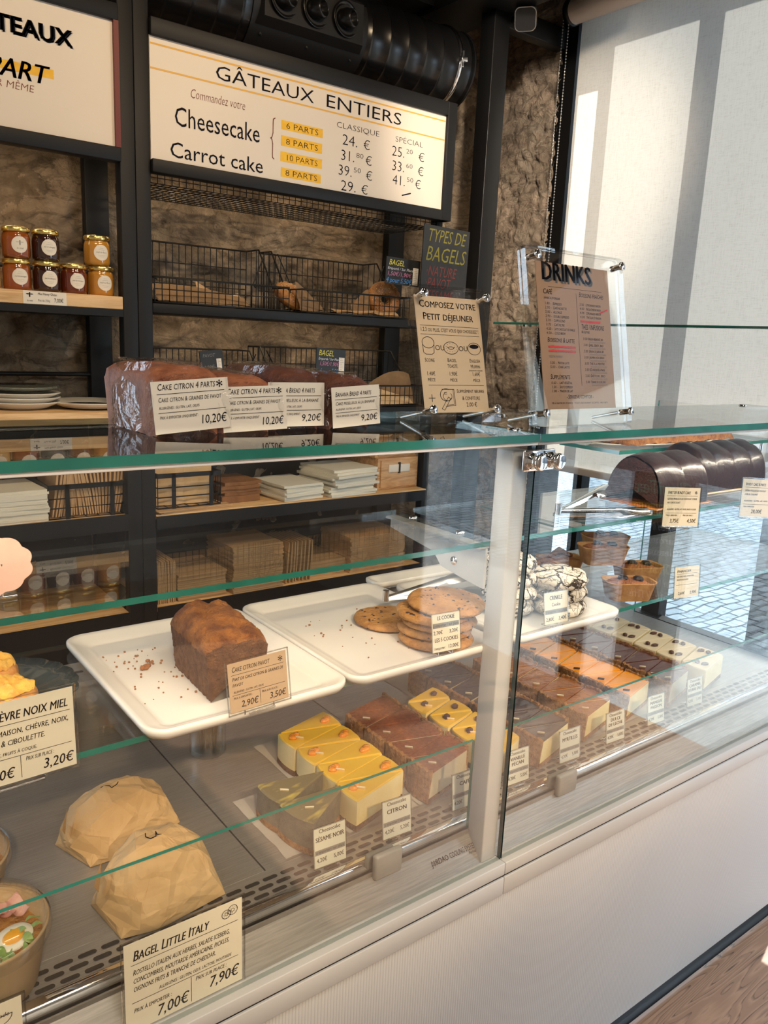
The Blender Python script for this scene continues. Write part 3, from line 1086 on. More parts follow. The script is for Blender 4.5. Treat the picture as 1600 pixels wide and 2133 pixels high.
# pillar, bracket and end glass belong to the left case
b = MB()
b.rbox(0.863, 0.8955, 0.010, 0.047, 0.606, 1.2975, 0.002)
b.build('pillar', 'alu', case_l)
b = MB()
b.box(0.845, 0.868, 0.048, 0.290, 1.1400, 1.1435)
yz = [(0.048, 1.141), (0.048, 1.074), (0.090, 1.078), (0.150, 1.086), (0.170, 1.106), (0.290, 1.122), (0.290, 1.141)]
b.add([(x, y, z) for x in (0.857, 0.8615) for y, z in yz], [tuple(range(7)), tuple(range(7, 14))[::-1]] + [(i, i + 7, (i + 1) % 7 + 7, (i + 1) % 7) for i in range(7)], 0)
for y in (0.105, 0.225):
    b.lathe([(0.0, 0.0035), (0.007, 0.0035), (0.0075, 0.0)], 16, 1, (0.8535, y, 1.1523))
b.lathe([(0.0, 0.002), (0.007, 0.002), (0.0075, 0.0)], 16, 1, (0, 0, 0), Matrix.Translation((0.857, 0.118, 1.103)) @ Matrix.Rotation(-math.pi / 2, 4, 'Y'))
b.build('shelf_bracket', ['alu', 'chrome'], case_l)
b = MB()
b.pane(2.090, 2.097, 0.01, 0.60, 0.65, 1.31)
b.build('end_glass', ['glass', 'edge_thin'], case_r)
# chrome glass clamp at the joint: plate and two studs
b = MB()
b.rbox(0.868, 0.936, -0.006, -0.001, 1.268, 1.300, 0.002)
for x in (0.884, 0.925):
    T = Matrix.Translation((x, -0.006, 1.284)) @ Matrix.Rotation(math.pi / 2, 4, 'X')
    b.lathe([(0.0125, 0), (0.0125, 0.004), (0.009, 0.006), (0.009, 0.014), (0.0118, 0.015), (0.0118, 0.021), (0.010, 0.022), (0, 0.022)], 24, 0, (0, 0, 0), T)
T = Matrix.Translation((0.9045, -0.006, 1.285)) @ Matrix.Rotation(math.pi / 2, 4, 'X')
b.lathe([(0.005, 0), (0.005, 0.002), (0, 0.002)], 12, 1, (0, 0, 0), T)
b.build('glass_clamp', ['chrome', 'steel_plain'], case_l)
for x, y in ((1.055, 0.235), (2.02, 0.30), (0.90, 0.05)):
    b = MB()
    b.lathe([(0.011, 0), (0.010, 0.003), (0.004, 0.004), (0, 0.0025)], 20, 0, (x, y, ZT))
    b.build('glass_bolt', 'chrome', case_r)

# ---------------------------------------------------------------- window side: roller blind, glass ledge, camera
t = thing('roller_blind', 'cream woven roller blind lowered over the window', 'blind', (2.46, 0.75, 0.98))
b = MB()
b.tube([(0, -0.75, 1.672), (0, 0.635, 1.672)], 0.042, 24)
b.build('roller_tube', 'blind_tube', t)
b = MB()
b.grid(2, 40, lambda u, v: (0.034 + 0.0015 * math.sin(v * 9 + u * 3), -0.75 + 1.375 * u, 0.0 + 1.672 * v), 0)
b.build('blind_fabric', 'blind', t)
b = MB()
b.rbox(0.018, 0.05, -0.75, 0.625, -0.014, 0.012, 0.004)
b.build('bottom_bar', 'blind_tube', t)
for y in (0.675, 0.648):
    b = MB()
    for k in range(150):
        z = 1.66 - k * 0.0105
        b.lathe([(0, -0.0028), (0.0022, -0.0018), (0.0028, 0), (0.0022, 0.0018), (0, 0.0028)], 6, 0, (-0.015, y, z))
    b.tube([(-0.015, y, 1.68), (-0.015, y, 0.09)], 0.0007, 4)
    b.build('bead_chain', 'steel_plain', t)
b = MB()
b.lathe([(0.0, 0.0), (0.046, 0.0), (0.046, 0.02), (0, 0.02)], 24, 0, (0, 0, 0), Matrix.Translation((0, 0.637, 1.672)) @ Matrix.Rotation(-math.pi / 2, 4, 'X'))
b.box(-0.02, 0.05, 0.64, 0.66, 1.64, 1.73)
b.build('tube_bracket', 'black', t)

t = thing('glass_ledge', 'clear green-edged glass ledge running along the window wall', 'shelf', (0, 0, 0))
b = MB()
b.pane(2.37, 2.418, 0.30, 1.60, 1.532, 1.540)
b.build('ledge_glass', ['glass', 'edge'], t)
for y in (0.42, 1.45):
    b = MB()
    b.box(2.40, 2.436, y, y + 0.012, 1.525, 1.532)
    b.build('ledge_bracket', 'chrome', t)

t = thing('security_camera', 'small black square camera with pale rim on the cross bar', 'camera', (2.185, 1.36, 2.555))
F = Vector((-2.2, -1.7, -1.5)).to_track_quat('Z', 'Y').to_matrix().to_4x4()
b = MB()
b.prism(rrect(-0.037, 0.037, -0.037, 0.037, 0.018), 0.0, 0.022, 1, 1, F)
b.prism(rrect(-0.0345, 0.0345, -0.0345, 0.0345, 0.017), 0.022, 0.0235, 0, 0, F)
b.build('camera_body', ['black_rubber', 'steel_plain'], t)
b = MB()
b.tube([(0, 0.0, 0.0), (0.01, 0.04, 0.015), (0.02, 0.078, 0.018)], 0.012, 10)
b.build('mount', 'black', t)

# ---------------------------------------------------------------- ventilation duct
DY, DZ, DR = 1.60, 2.408, 0.130
t = thing('ventilation_duct', 'round black spiral ventilation duct above the menu boards', 'duct', (0, DY, DZ))
b = MB()
rot = Matrix.Rotation(math.pi / 2, 4, 'Y')
prof = []
x = -1.0
while x < 2.04:
    prof += [(DR, x), (DR, x + 0.060), (DR + 0.0025, x + 0.063), (DR + 0.0025, x + 0.066), (DR, x + 0.069)]
    x += 0.075
prof += [(DR, 2.045), (DR - 0.01, 2.05), (0, 2.05)]
b.lathe(prof, 48, 0, (0, 0, 0), rot)
b.build('duct_tube', 'duct', t)
b = MB()
b.lathe([(DR + 0.0025, 1.985), (DR + 0.006, 1.987), (DR + 0.006, 2.0), (DR + 0.0025, 2.002)], 48, 0, (0, 0, 0), rot)
a = math.radians(200)
b.rbox(1.980, 2.007, -DR - 0.022, -DR - 0.002, -0.012, 0.004, 0.002)
b.tube([(1.993, -DR - 0.012, -0.030), (1.993, -DR - 0.012, 0.022)], 0.0035, 8)
b.build('clamp_ring', 'chrome', t)
b = MB()
b.box(1.60, 1.63, -0.012, 0.012, DR, 0.30)
b.rbox(1.58, 1.65, -0.02, 0.02, DR, DR + 0.012, 0.002)
b.build('hanger', 'steel_plain', t)
# nozzle plate saddled on the duct, facing the room
b = MB()


def saddle(u, v):
    a = math.radians(-66 + 92 * v)
    xx = 1.195 + 0.40 * u
    return (xx, -math.cos(a) * (DR + 0.004), math.sin(a) * (DR + 0.004))


b.grid(4, 14, saddle, 0, True)
P = [(1.222, -0.145, -0.062), (1.568, -0.145, -0.062), (1.568, -0.145, 0.052), (1.222, -0.145, 0.052)]
Q = [(1.210, -0.112, -0.078), (1.580, -0.112, -0.078), (1.580, -0.112, 0.072), (1.210, -0.112, 0.072)]
b.add(P + Q, [(0, 1, 2, 3), (0, 4, 5, 1), (1, 5, 6, 2), (2, 6, 7, 3), (3, 7, 4, 0)], 0)
for sx in (1.235, 1.395, 1.555):
    for sz in (-0.095, 0.090):
        yy = -math.sqrt(max(0, (DR + 0.004) ** 2 - sz * sz))
        b.lathe([(0.006, 0), (0.005, 0.003), (0, 0.004)], 10, 1, (0, 0, 0), Matrix.Translation((sx, yy, sz)) @ Matrix.Rotation(math.pi / 2, 4, 'X'))
plate_o = b.build('nozzle_plate', ['charcoal', 'black'], t)
for k, nx in enumerate((1.285, 1.393, 1.501)):
    T = Matrix.Translation((nx, -0.1455, -0.004)) @ Matrix.Rotation(math.pi / 2, 4, 'X') @ Matrix.Rotation(math.radians(9), 4, 'Y')
    b = MB()
    b.lathe([(0.050, 0.0), (0.052, 0.004), (0.050, 0.006), (0.044, 0.004), (0.034, -0.008), (0.028, -0.020)], 32, 0, (0, 0, 0), T)
    b.lathe([(0.030, -0.014), (0.031, 0.010), (0.026, 0.028), (0.022, 0.033), (0.020, 0.030), (0.018, -0.014), (0, -0.014)], 32, 0, (0, 0, 0), T @ Matrix.Rotation(math.radians(16), 4, 'Y'))
    b.build('nozzle', 'duct', plate_o)

# ---------------------------------------------------------------- shelving
ZW, ZN, ZL, ZH, ZB = 1.215, 0.912, 0.61, 1.532, 1.521


def upright(t, x0, x1, y0, y1, z1=2.62):
    b = MB()
    b.rbox(x0, x1, y0, y1, 0, z1, 0.002)
    b.build('upright', 'charcoal', t)


t = thing('shelving_unit', 'black steel shelving with a pale pine board carrying honey jars', 'shelving', (0, 0, 0))
upright(t, 0.790, 0.8315, 1.45, 1.49, 2.30)
upright(t, 0.795, 0.865, 1.77, 1.81, 2.3)
b = MB()
b.rbox(-0.35, 0.7895, 1.45, 1.80, 1.4975, ZH, 0.002)
b.build('shelf_board', 'pine', t)
b = MB()
b.rbox(-0.35, 0.7895, 1.45, 1.81, ZW - 0.034, ZW, 0.002)
b.build('shelf_board', 'pine', t)
b = MB()
b.rbox(-0.35, 0.7895, 1.45, 1.81, ZN - 0.012, ZN, 0.001, 0)
b.box(-0.35, 0.7895, 1.446, 1.452, ZN - 0.045, ZN + 0.004, 1)
b.build('shelf_board', ['pine', 'charcoal'], t)
b = MB()
b.rbox(-0.35, 0.7895, 1.45, 1.81, ZL - 0.012, ZL, 0.001, 0)
b.box(-0.35, 0.7895, 1.446, 1.452, 0.0, ZL + 0.003, 1)
b.build('shelf_board', ['pine', 'charcoal'], t)
b = MB()
for z in (1.300, 1.610):
    b.tube([(-0.35, 1.78, z), (0.80, 1.78, z)], 0.0065, 8)
b.box(-0.35, 0.79, 1.45, 1.81, 1.478, 1.4975)
b.build('rail', 'charcoal', t)
b = MB()
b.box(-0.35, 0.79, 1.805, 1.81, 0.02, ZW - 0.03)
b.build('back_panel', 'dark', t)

t = thing('shelving_unit', 'black steel shelving holding the wire bagel baskets and napkins', 'shelving', (0, 0, 0))
upright(t, 0.8325, 0.8740, 1.45, 1.49, 2.30)
upright(t, 1.932, 1.960, 1.4755, 1.51, 2.25)
upright(t, 1.945, 2.02, 1.77, 1.81, 2.3)
b = MB()
b.rbox(0.875, 1.931, 1.452, 1.80, 1.4935, ZB, 0.002)
b.build('shelf_board', 'charcoal', t)
b = MB()
b.rbox(0.875, 1.931, 1.45, 1.81, ZW - 0.034, ZW, 0.002)
b.build('shelf_board', 'charcoal', t)
b = MB()
b.rbox(0.875, 1.931, 1.45, 1.81, ZN - 0.022, ZN - 0.008, 0.001, 0)
b.box(0.875, 1.931, 1.446, 1.452, ZN - 0.050, ZN - 0.012, 1)
b.build('shelf_board', ['pine', 'charcoal'], t)
b = MB()
b.rbox(0.875, 1.931, 1.45, 1.81, ZL - 0.012, ZL, 0.001, 0)
b.box(0.875, 1.931, 1.446, 1.452, 0.0, ZL + 0.003, 1)
b.build('shelf_board', ['pine', 'charcoal'], t)
b = MB()
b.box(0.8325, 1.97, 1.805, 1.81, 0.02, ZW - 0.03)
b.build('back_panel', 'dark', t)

# ---------------------------------------------------------------- menu boards
t = thing('menu_board', 'large cream menu board headed with whole cakes and two price columns', 'menu board', (0, 0, 0))
b = MB()
b.box(0.8745, 1.9315, 1.4465, 1.456, 1.895, 2.215)
b.build('board', 'ivory', t)
b = MB()
b.rbox(0.8745, 1.960, 1.435, 1.475, 2.208, 2.252, 0.002)
b.rbox(0.8745, 1.960, 1.435, 1.475, 1.868, 1.9025, 0.002)
b.rbox(1.922, 1.961, 1.434, 1.4745, 1.868, 2.252, 0.002)
b.build('board_frame', 'charcoal', t)
F = Fr((0, 1.4465, 0), (1, 0, 0), (0, 0, 1))
b = MB()
b.quad(F, 0.876, 1.92, 2.188, 2.1925, 0.0005, 2)
b.quad(F, 0.876, 1.92, 2.128, 2.1325, 0.0005, 2)
for x0, x1, z0, z1 in ((1.278, 1.424, 2.050, 2.0755), (1.277, 1.423, 2.004, 2.033), (1.276, 1.424, 1.960, 1.988), (1.278, 1.421, 1.917, 1.943)):
    b.quad(F, x0, x1, z0, z1, 0.0004, 3)
b.text(F, 'GÂTEAUX', 1.062, 2.142, 0.036, 0.328, m=0, bold=-0.004)
b.text(F, 'ENTIERS', 1.429, 2.142, 0.036, 0.302, m=0, bold=-0.004)
b.text(F, 'Commandez votre', 0.988, 2.078, 0.024, 0.169, m=1, shear=0.12, bold=-0.012)
b.text(F, 'Cheesecake', 0.941, 1.999, 0.049, 0.266, m=0)
b.text(F, 'Carrot cake', 0.927, 1.916, 0.040, 0.292, m=0)
brace = [(1.256, 2.076), (1.250, 2.072), (1.2495, 2.060), (1.2495, 2.034), (1.246, 2.022), (1.242, 2.019), (1.246, 2.016), (1.2490, 2.004), (1.2485, 1.978), (1.249, 1.966), (1.254, 1.962)]
b.stroke(F, brace, 0.0026, 1)
for z, s in ((2.0545, '6 PARTS'), (2.010, '8 PARTS'), (1.9655, '10 PARTS'), (1.922, '8 PARTS')):
    b.text(F, s, 1.351, z, 0.0165, 0.116, m=0, al='c', bold=-0.012)
b.text(F, 'CLASSIQUE', 1.473, 2.0915, 0.0165, 0.169, m=0, bold=-0.016)
b.text(F, 'SPÉCIAL', 1.706, 2.090, 0.0165, 0.120, m=0, bold=-0.016)
for x, z, a, c, d in ((1.496, 2.045, '24.', '', 0.112), (1.492, 1.999, '31.', '80', 0.126), (1.484, 1.954, '39.', '50', 0.138), (1.496, 1.909, '29.', '', 0.110), (1.694, 2.045, '25.', '20', 0.143), (1.696, 2.000, '33.', '60', 0.141), (1.702, 1.957, '41.', '50', 0.126)):
    b.text(F, a, x, z, 0.031, 0.056 if c else 0.062, m=0, bold=-0.012)
    if c:
        b.text(F, c, x + 0.060, z + 0.016, 0.0145, 0.030, m=0, bold=-0.014)
    b.text(F, '€', x + d, z, 0.027, 0.030, m=0, al='r', bold=-0.012)
b.stroke(F, [(1.746, 1.927), (1.782, 1.938)], 0.004, 0)
b.build('lettering', ['ink', 'ink_red', 'ochre', 'yellow'], t)

t = thing('menu_board', 'cream menu board with yellow brush stroke, cut off at the photo edge', 'menu board', (0, 0, 0))
b = MB()
b.box(-0.30, 0.789, 1.4465, 1.456, 1.912, 2.222)
b.build('board', 'ivory', t)
b = MB()
b.rbox(-0.30, 0.789, 1.435, 1.475, 2.218, 2.258, 0.002)
b.rbox(-0.30, 0.789, 1.435, 1.475, 1.879, 1.9145, 0.002)
b.build('board_frame', 'charcoal', t)
b = MB()
b.box(0.7765, 0.7895, 1.436, 1.4464, 1.9145, 2.218)
b.build('red_edge', 'red_edge', t)
b = MB()
b.text(F, 'GÂTEAUX', 0.6745, 2.1275, 0.037, 0.258, m=1, al='r', bold=0.03, c=0.0004)
b.text(F, 'GÂTEAUX', 0.671, 2.131, 0.037, 0.258, m=0, al='r', bold=0.03, c=0.0009)
b.add([F(0.28, 2.064, .0004), F(0.28, 2.044, .0004), F(0.627, 2.047, .0004), F(0.627, 2.0685, .0004)], [(0, 1, 2, 3)], 2)
b.text(F, 'À LA PART', 0.607, 2.031, 0.042, 0.275, m=0, al='r', shear=0.25, bold=0.012, c=0.0009)
b.text(F, 'LE JOUR MÊME', 0.578, 2.006, 0.0165, 0.165, m=3, al='r', shear=0.15, bold=-0.012)
b.build('lettering', ['ink', 'shade_ink', 'yellow', 'ink_red'], t)

# ---------------------------------------------------------------- honey jars
M['faint_ink'] = pm('faint_ink', (0.55, 0.52, 0.47), 0.7)


def honey_jar(mat, label, loc, bee=False, first={}):
    key = (mat, bee)
    if key in first:
        return dup(first[key], loc, 0, label, 'honey jars on the pine shelf')
    t = thing('honey_jar', label, 'jar', loc, 0, 'honey jars on the pine shelf')
    b = MB()
    oct_ = lambda a, r, z: 1.0 + 0.012 * math.cos(8 * a)
    b.lathe([(0, 0.0), (0.029, 0.0), (0.0335, 0.004), (0.0345, 0.010), (0.0345, 0.052), (0.033, 0.060), (0.030, 0.065), (0.030, 0.071)], 40, 0, fn=oct_)
    b.build('glass_body', mat, t)
    b = MB()
    b.lathe([(0.030, 0.066), (0.0335, 0.0665), (0.0345, 0.069), (0.0345, 0.076), (0.032, 0.079), (0, 0.0785)], 40, 0, fn=lambda a, r, z: 1 + 0.006 * math.cos(24 * a))
    b.build('lid', 'gold', t)
    # round label wrapped on the front
    b = MB()
    cz, R = 0.034, 0.0353
    yaw = math.radians(-88)

    def W(p, q, c=0.0):
        a = yaw + p / R
        return ((R + c) * math.cos(a), (R + c) * math.sin(a), q)
    b.grid(32, 6, lambda u, v: W(0.0205 * v * math.cos(6.28319 * u), cz + 0.0205 * v * math.sin(6.28319 * u)), 0, False, True)
    if bee:
        b.text(W, 'le miel', 0, cz - 0.011, 0.0045, 0.016, m=1, al='c', shear=0.2, c=0.0004)
        for dx, dz, rx, rz_ in ((0, 0.003, 0.0016, 0.0052), (0, 0.0085, 0.0018, 0.002), (-0.005, 0.006, 0.005, 0.0012), (0.005, 0.006, 0.005, 0.0012)):
            el = [W(dx + rx * math.cos(a * 0.5236), cz + dz + rz_ * math.sin(a * 0.5236), 0.0004) for a in range(12)]
            b.add(el, [tuple(range(12))], 1 if abs(dx) < 1e-6 else 2)
    else:
        b.text(W, 'miel de fleurs' if mat in ('honey_cream', 'honey_pale') else 'miel de châtaignier' if mat == 'honey_dark' else 'miel de montagne', 0, cz - 0.001, 0.0040, 0.029, m=1, al='c', shear=0.2, c=0.0004)
        for dz, w in ((0.011, 0.010), (0.0065, 0.016), (-0.008, 0.018), (-0.0115, 0.012)):
            q = [W(-w / 2, cz + dz, .0004), W(0, cz + dz, .0004), W(w / 2, cz + dz, .0004), W(w / 2, cz + dz + .0009, .0004), W(0, cz + dz + .0009, .0004), W(-w / 2, cz + dz + .0009, .0004)]
            b.add(q, [(0, 1, 4, 5), (1, 2, 3, 4)], 2)
    b.build('round_label', ['label', 'grey_ink', M['faint_ink']], t)
    first[key] = t
    return t


JY = 1.512
for mat, x, bee, lb in (('honey', 0.532, False, 'amber honey jar in the bottom row under the bee label jar'),
                        ('honey_dark', 0.606, False, 'nearly black honey jar in the bottom row with another on top'),
                        ('honey_red', 0.677, False, 'dark red honey jar with nothing standing on it'),
                        ('honey_cream', 0.750, False, 'opaque golden honey jar at the right end of the bottom row'),
                        ('honey_pale', 0.458, False, 'pale creamy honey jar in the bottom row, half out of the photo')):
    honey_jar(mat, lb, (x, JY, ZH), bee)
for mat, x, bee, lb in (('honey', 0.534, True, 'amber honey jar with a bee drawn on its label'),
                        ('honey_dark', 0.607, False, 'nearly black honey jar in the top row'),
                        ('honey_cream', 0.742, False, 'opaque golden honey jar standing alone in the top row'),
                        ('honey_pale', 0.460, False, 'pale creamy honey jar in the top row, half out of the photo')):
    honey_jar(mat, lb, (x, JY, ZH + 0.0795), bee)

t = thing('shelf_tag', 'white price tag with a bee clipped to the pine shelf edge', 'price tag', (0.530, 1.449, 1.4985))
F = Fr((0, 0, 0), (1, 0, 0), (0, 0, 1))
b = MB()
b.card(F, 0.108, 0.033, 0.001, 0)
b.text(F, 'Miel Rémy Glaise', 0.036, 0.0235, 0.0056, 0.048, m=1)
b.text(F, 'Pot de 250g', 0.036, 0.007, 0.0056, 0.030, m=1, bold=-0.01)
b.text(F, '7,00€', 0.100, 0.007, 0.0098, 0.024, m=1, al='r')
for dx, dz, rx, rz_ in ((0.016, 0.021, 0.0016, 0.005), (0.016, 0.027, 0.002, 0.002), (0.0115, 0.0245, 0.0045, 0.0012), (0.0205, 0.0245, 0.0045, 0.0012)):
    b.add([F(dx + rx * math.cos(a * 0.5236), dz + rz_ * math.sin(a * 0.5236), 0.0006) for a in range(12)], [tuple(range(12))], 1)
b.text(F, 'le miel', 0.016, 0.006, 0.0045, 0.014, m=1, al='c', shear=0.2)
b.build('card', ['label', 'ink'], t)

# ---------------------------------------------------------------- wire baskets
def wire_basket(x0, x1, z, label, hb=0.20, hf=0.074, y0=1.462, y1=1.755, group='wire bagel baskets'):
    t = thing('wire_basket', label, 'basket', ((x0 + x1) / 2, y0, z), 0, group)
    w = (x1 - x0) / 2
    d = y1 - y0
    r = 0.0016
    b = MB()
    rim = [(-w, 0, hf), (w, 0, hf), (w, d * 0.35, hf), (w, d * 0.7, hb), (w, d, hb), (-w, d, hb), (-w, d * 0.7, hb), (-w, d * 0.35, hf)]
    b.tube(rim, 0.0030, 8, 0, True)
    b.tube([(-w, 0, 0.004), (w, 0, 0.004), (w, d, 0.004), (-w, d, 0.004)], 0.0025, 6, 0, True)
    for s in (-1, 1):
        b.tube([(s * w, d * 0.55, hb * 0.95), (s * (w - 0.05), d * 0.50, hf + 0.01), (s * (w - 0.055), d * 0.42, hf)], 0.0022, 6)
    b.build('rim_wire', 'black', t)
    b = MB()
    n = max(4, int(2 * w / 0.0215))
    for k in range(n + 1):
        x = -w + 2 * w * k / n
        b.tube([(x, 0, hf), (x, 0, 0.004), (x, d, 0.004), (x, d, hb)], r, 5)
    for k in range(9):
        y = d * k / 8
        zt = hf if y < d * 0.35 else hb if y > d * 0.7 else hf + (hb - hf) * (y / d - 0.35) / 0.35
        for s in (-1, 1):
            b.tube([(s * w, y, 0.004), (s * w, y, zt)], r, 5)
    for zz in (hb * 0.70, hf):
        b.tube([(-w, d, zz), (w, d, zz)], r, 5)
    b.tube([(-w, 0, hf * 0.55), (w, 0, hf * 0.55)], r, 5)
    b.build('wire_grid', 'black', t)
    return t


wire_basket(0.885, 1.325, ZB, 'empty-looking black wire basket on the upper shelf beside the charcoal upright')
wire_basket(1.372, 1.815, ZB, 'black wire basket with bagels on the upper shelf, under the small price slate')
wire_basket(0.83 + 0.055, 1.295, ZW, 'black wire basket with a dark blank slate, behind the wrapped lemon loaves', 0.175)
wire_basket(1.335, 1.90, ZW, 'black wire basket with a coloured bagel slate, behind the wrapped banana loaves', 0.19)
# mesh tray hanging under the board
t = thing('wire_tray', 'black wire mesh tray hanging below the large menu board', 'wire tray', (0.88, 1.48, 1.846))
b = MB()
for k in range(50):
    x = 0.004 + 1.04 * k / 49
    b.tube([(x, 0, 0.045), (x, 0.0, 0.0), (x, 0.28, 0.0), (x, 0.28, 0.03)], 0.0014, 5)
for k in range(9):
    b.tube([(0, 0.28 * k / 8, 0), (1.05, 0.28 * k / 8, 0)], 0.0014, 5)
for k in range(3):
    b.tube([(0, 0, 0.015 + 0.014 * k), (1.05, 0, 0.015 + 0.014 * k)], 0.0012, 5)
b.build('wire_grid', 'black', t)


# ---------------------------------------------------------------- bagels, kraft sheets in the baskets
def bagel(name, label, loc, seeds, tilt=65, yaw=0.0, R=0.042, r=0.024):
    t = thing(name, label, 'bagel', loc)
    T = Matrix.Rotation(yaw, 4, 'Z') @ Matrix.Rotation(math.radians(tilt), 4, 'X')
    b = MB()

    def g(u, v):
        a, c = 2 * math.pi * u, 2 * math.pi * v
        k = 1 + 0.05 * fbm((math.cos(a) * 2, math.sin(a) * 2, c), 1.3, 2)
        q = (R + r * k * math.cos(c))
        return (q * math.cos(a), q * math.sin(a), r * 0.9 * k * math.sin(c))
    b.grid(40, 18, g, 0, True, False, T)
    b.build('dough', 'bagel', t)
    b = MB()
    rnd = random.Random(3)
    for k in range(260):
        a, c = rnd.uniform(0, 6.283), rnd.uniform(0.2, 2.9)
        q = R + r * 1.03 * math.cos(c)
        p = Vector((q * math.cos(a), q * math.sin(a), r * 0.94 * math.sin(c)))
        b.rbox(-0.0014, 0.0014, -0.0008, 0.0008, -0.0006, 0.0006, 0.0003, k % 2 if seeds else 1, 1, T @ Matrix.Translation(p) @ Matrix.Rotation(rnd.uniform(0, 3), 4, 'Z') @ Matrix.Rotation(1.5708 - c, 4, 'Y'))
    b.build('seeds', ['seed', 'seed_pale'], t)


bagel('bagel', 'sesame bagel standing in the wire basket below the upper shelf middle', (1.395, 1.56, ZB + 0.052), False, 38, 0.3)
bagel('bagel', 'dark seeded bagel upright below the small bagel price slate', (1.765, 1.548, ZB + 0.068), True, 82, -0.25, 0.038, 0.026)


def sheet(name, label, loc, w, d, h, mat='kraft', group=None, yaw=0.0, seed=1):
    """a loosely folded sheet of wrapping paper standing in a basket"""
    t = MB()

    def g(u, v):
        x = -w / 2 + w * u
        zz = h * v * (0.75 + 0.35 * math.sin(u * 2.6 + seed)) + 0.004
        return (x, d * (0.25 * v + 0.02 * math.sin(6 * u + seed)) + 0.006 * fbm((u * 3, v * 3, seed), 1, 2), zz)
    t.grid(14, 8, g, 0, False)
    t.grid(14, 6, lambda u, v: (-w / 2 + w * u, d * v * 0.75, 0.006 + 0.008 * abs(fbm((u * 3, v * 2, seed + 5), 1, 2))), 0, False)
    o = t.build(name, mat, None, loc, yaw)
    return tag(o, label, 'paper', group)


sheet('kraft_paper_sheet', 'folded brown paper lining the empty-looking upper wire basket', (1.06, 1.495, ZB + 0.004), 0.30, 0.20, 0.048, 'kraft_brown', None, 0, 1)
sheet('kraft_paper_sheet', 'pale paper sheet standing at the back of the upper left wire basket', (1.16, 1.60, ZB + 0.004), 0.16, 0.10, 0.09, 'kraft', None, 0.1, 3)
sheet('kraft_paper_sheet', 'brown paper sleeve in front of the sesame bagel', (1.425, 1.480, ZB + 0.004), 0.10, 0.12, 0.085, 'kraft_brown', None, 0.1, 2)
sheet('kraft_paper_sheet', 'pale paper lining spread along the right upper wire basket', (1.66, 1.485, ZB + 0.004), 0.27, 0.20, 0.032, 'kraft', None, 0, 4)
sheet('kraft_paper_sheet', 'brown paper flap beside the dark seeded bagel', (1.665, 1.54, ZB + 0.006), 0.075, 0.08, 0.082, 'kraft_brown', None, 0, 5)
sheet('kraft_paper_sheet', 'large brown paper bag in the basket behind the banana loaves', (1.80, 1.50, ZW + 0.004), 0.17, 0.2, 0.105, 'kraft_brown', None, -0.1, 6)
sheet('kraft_paper_sheet', 'pale brown paper at the front of the basket behind the breakfast sign', (1.77, 1.475, ZW + 0.004), 0.20, 0.12, 0.055, 'kraft_pale', None, 0, 8)


# ---------------------------------------------------------------- chalk slates
def slate(name, label, F, w, h, lines, extra=None):
    t = thing(name, label, 'chalkboard', F.o)
    G = Fr((0, 0, 0), F.u, F.v)
    b = MB()
    b.card(G, w, h, 0.004, 0)
    mats = ['slate']
    for (s, x, y, cap, wd, mt, sh) in lines:
        if mt not in mats:
            mats.append(mt)
        b.text(G, s, x, y, cap, wd, m=mats.index(mt), shear=sh, bold=-0.004)
    if extra:
        mats.append('label')
        b.quad(G, *extra, 0.0008, len(mats) - 1)
        mats.append('shade_ink')
        for k in range(9):
            yy = extra[2] + (extra[3] - extra[2]) * (k + 0.7) / 9.5
            b.quad(G, extra[0] + 0.003, extra[1] - 0.003 - 0.003 * (k % 3), yy, yy + 0.0015, 0.0012, len(mats) - 1)
    b.build('board', mats, t)
    return t


slate('bagel_types_slate', 'tall chalkboard listing types of bagels in olive and red chalk', lean((1.812, 1.405, 1.585), 0.0, 0, -0.02), 0.212, 0.257,
      (('TYPES DE', 0.016, 0.204, 0.042, 0.175, 'ch_olive', 0.2), ('BAGELS', 0.012, 0.140, 0.048, 0.185, 'ch_olive', 0.2), ('·NATURE', 0.018, 0.090, 0.034, 0.14, 'ch_red', 0.2),
       ('·PAVOT', 0.018, 0.050, 0.034, 0.115, 'ch_red', 0.2), ('SESAME', 0.030, 0.010, 0.032, 0.12, 'ch_red', 0.2)))
slate('bagel_price_slate', 'small bagel price slate with yellow title in the upper basket', lean((1.700, 1.458, 1.640), 0.0, 0, -0.03), 0.150, 0.088,
      (('BAGEL', 0.010, 0.062, 0.018, 0.068, 'ch_yellow', 0.2), ('Emporté / Sur Place', 0.006, 0.047, 0.009, 0.112, 'ch_white', 0.2), ('1,50€/1,90€', 0.004, 0.027, 0.014, 0.108, 'ch_pink', 0.2), ('4 pour 5,50€', 0.002, 0.005, 0.016, 0.112, 'ch_blue', 0.2)), (0.118, 0.142, 0.004, 0.062))
slate('bagel_price_slate', 'small bagel price slate in the lower basket above the banana loaves', lean((1.428, 1.456, 1.328), 0.06, 0, -0.05), 0.116, 0.086,
      (('BAGEL', 0.008, 0.062, 0.018, 0.060, 'ch_yellow', 0.2), ('Emporté / Sur Place', 0.008, 0.048, 0.008, 0.085, 'ch_white', 0.2), ('1,50€/1,90€', 0.012, 0.030, 0.013, 0.078, 'ch_pink', 0.2), ('4 pour 5,50€', 0.014, 0.006, 0.015, 0.082, 'ch_blue', 0.2)), (0.090, 0.112, 0.004, 0.060))
slate('dark_slate', 'small nearly blank dark slate in the lower basket above the lemon loaves', lean((1.025, 1.456, 1.325), 0.05, 0, 0.10), 0.075, 0.066, (('PAVOT', 0.008, 0.046, 0.010, 0.04, 'grey_ink', 0.2), ('1,50€', 0.008, 0.012, 0.010, 0.035, 'grey_ink', 0.2)), (0.052, 0.068, 0.006, 0.040))

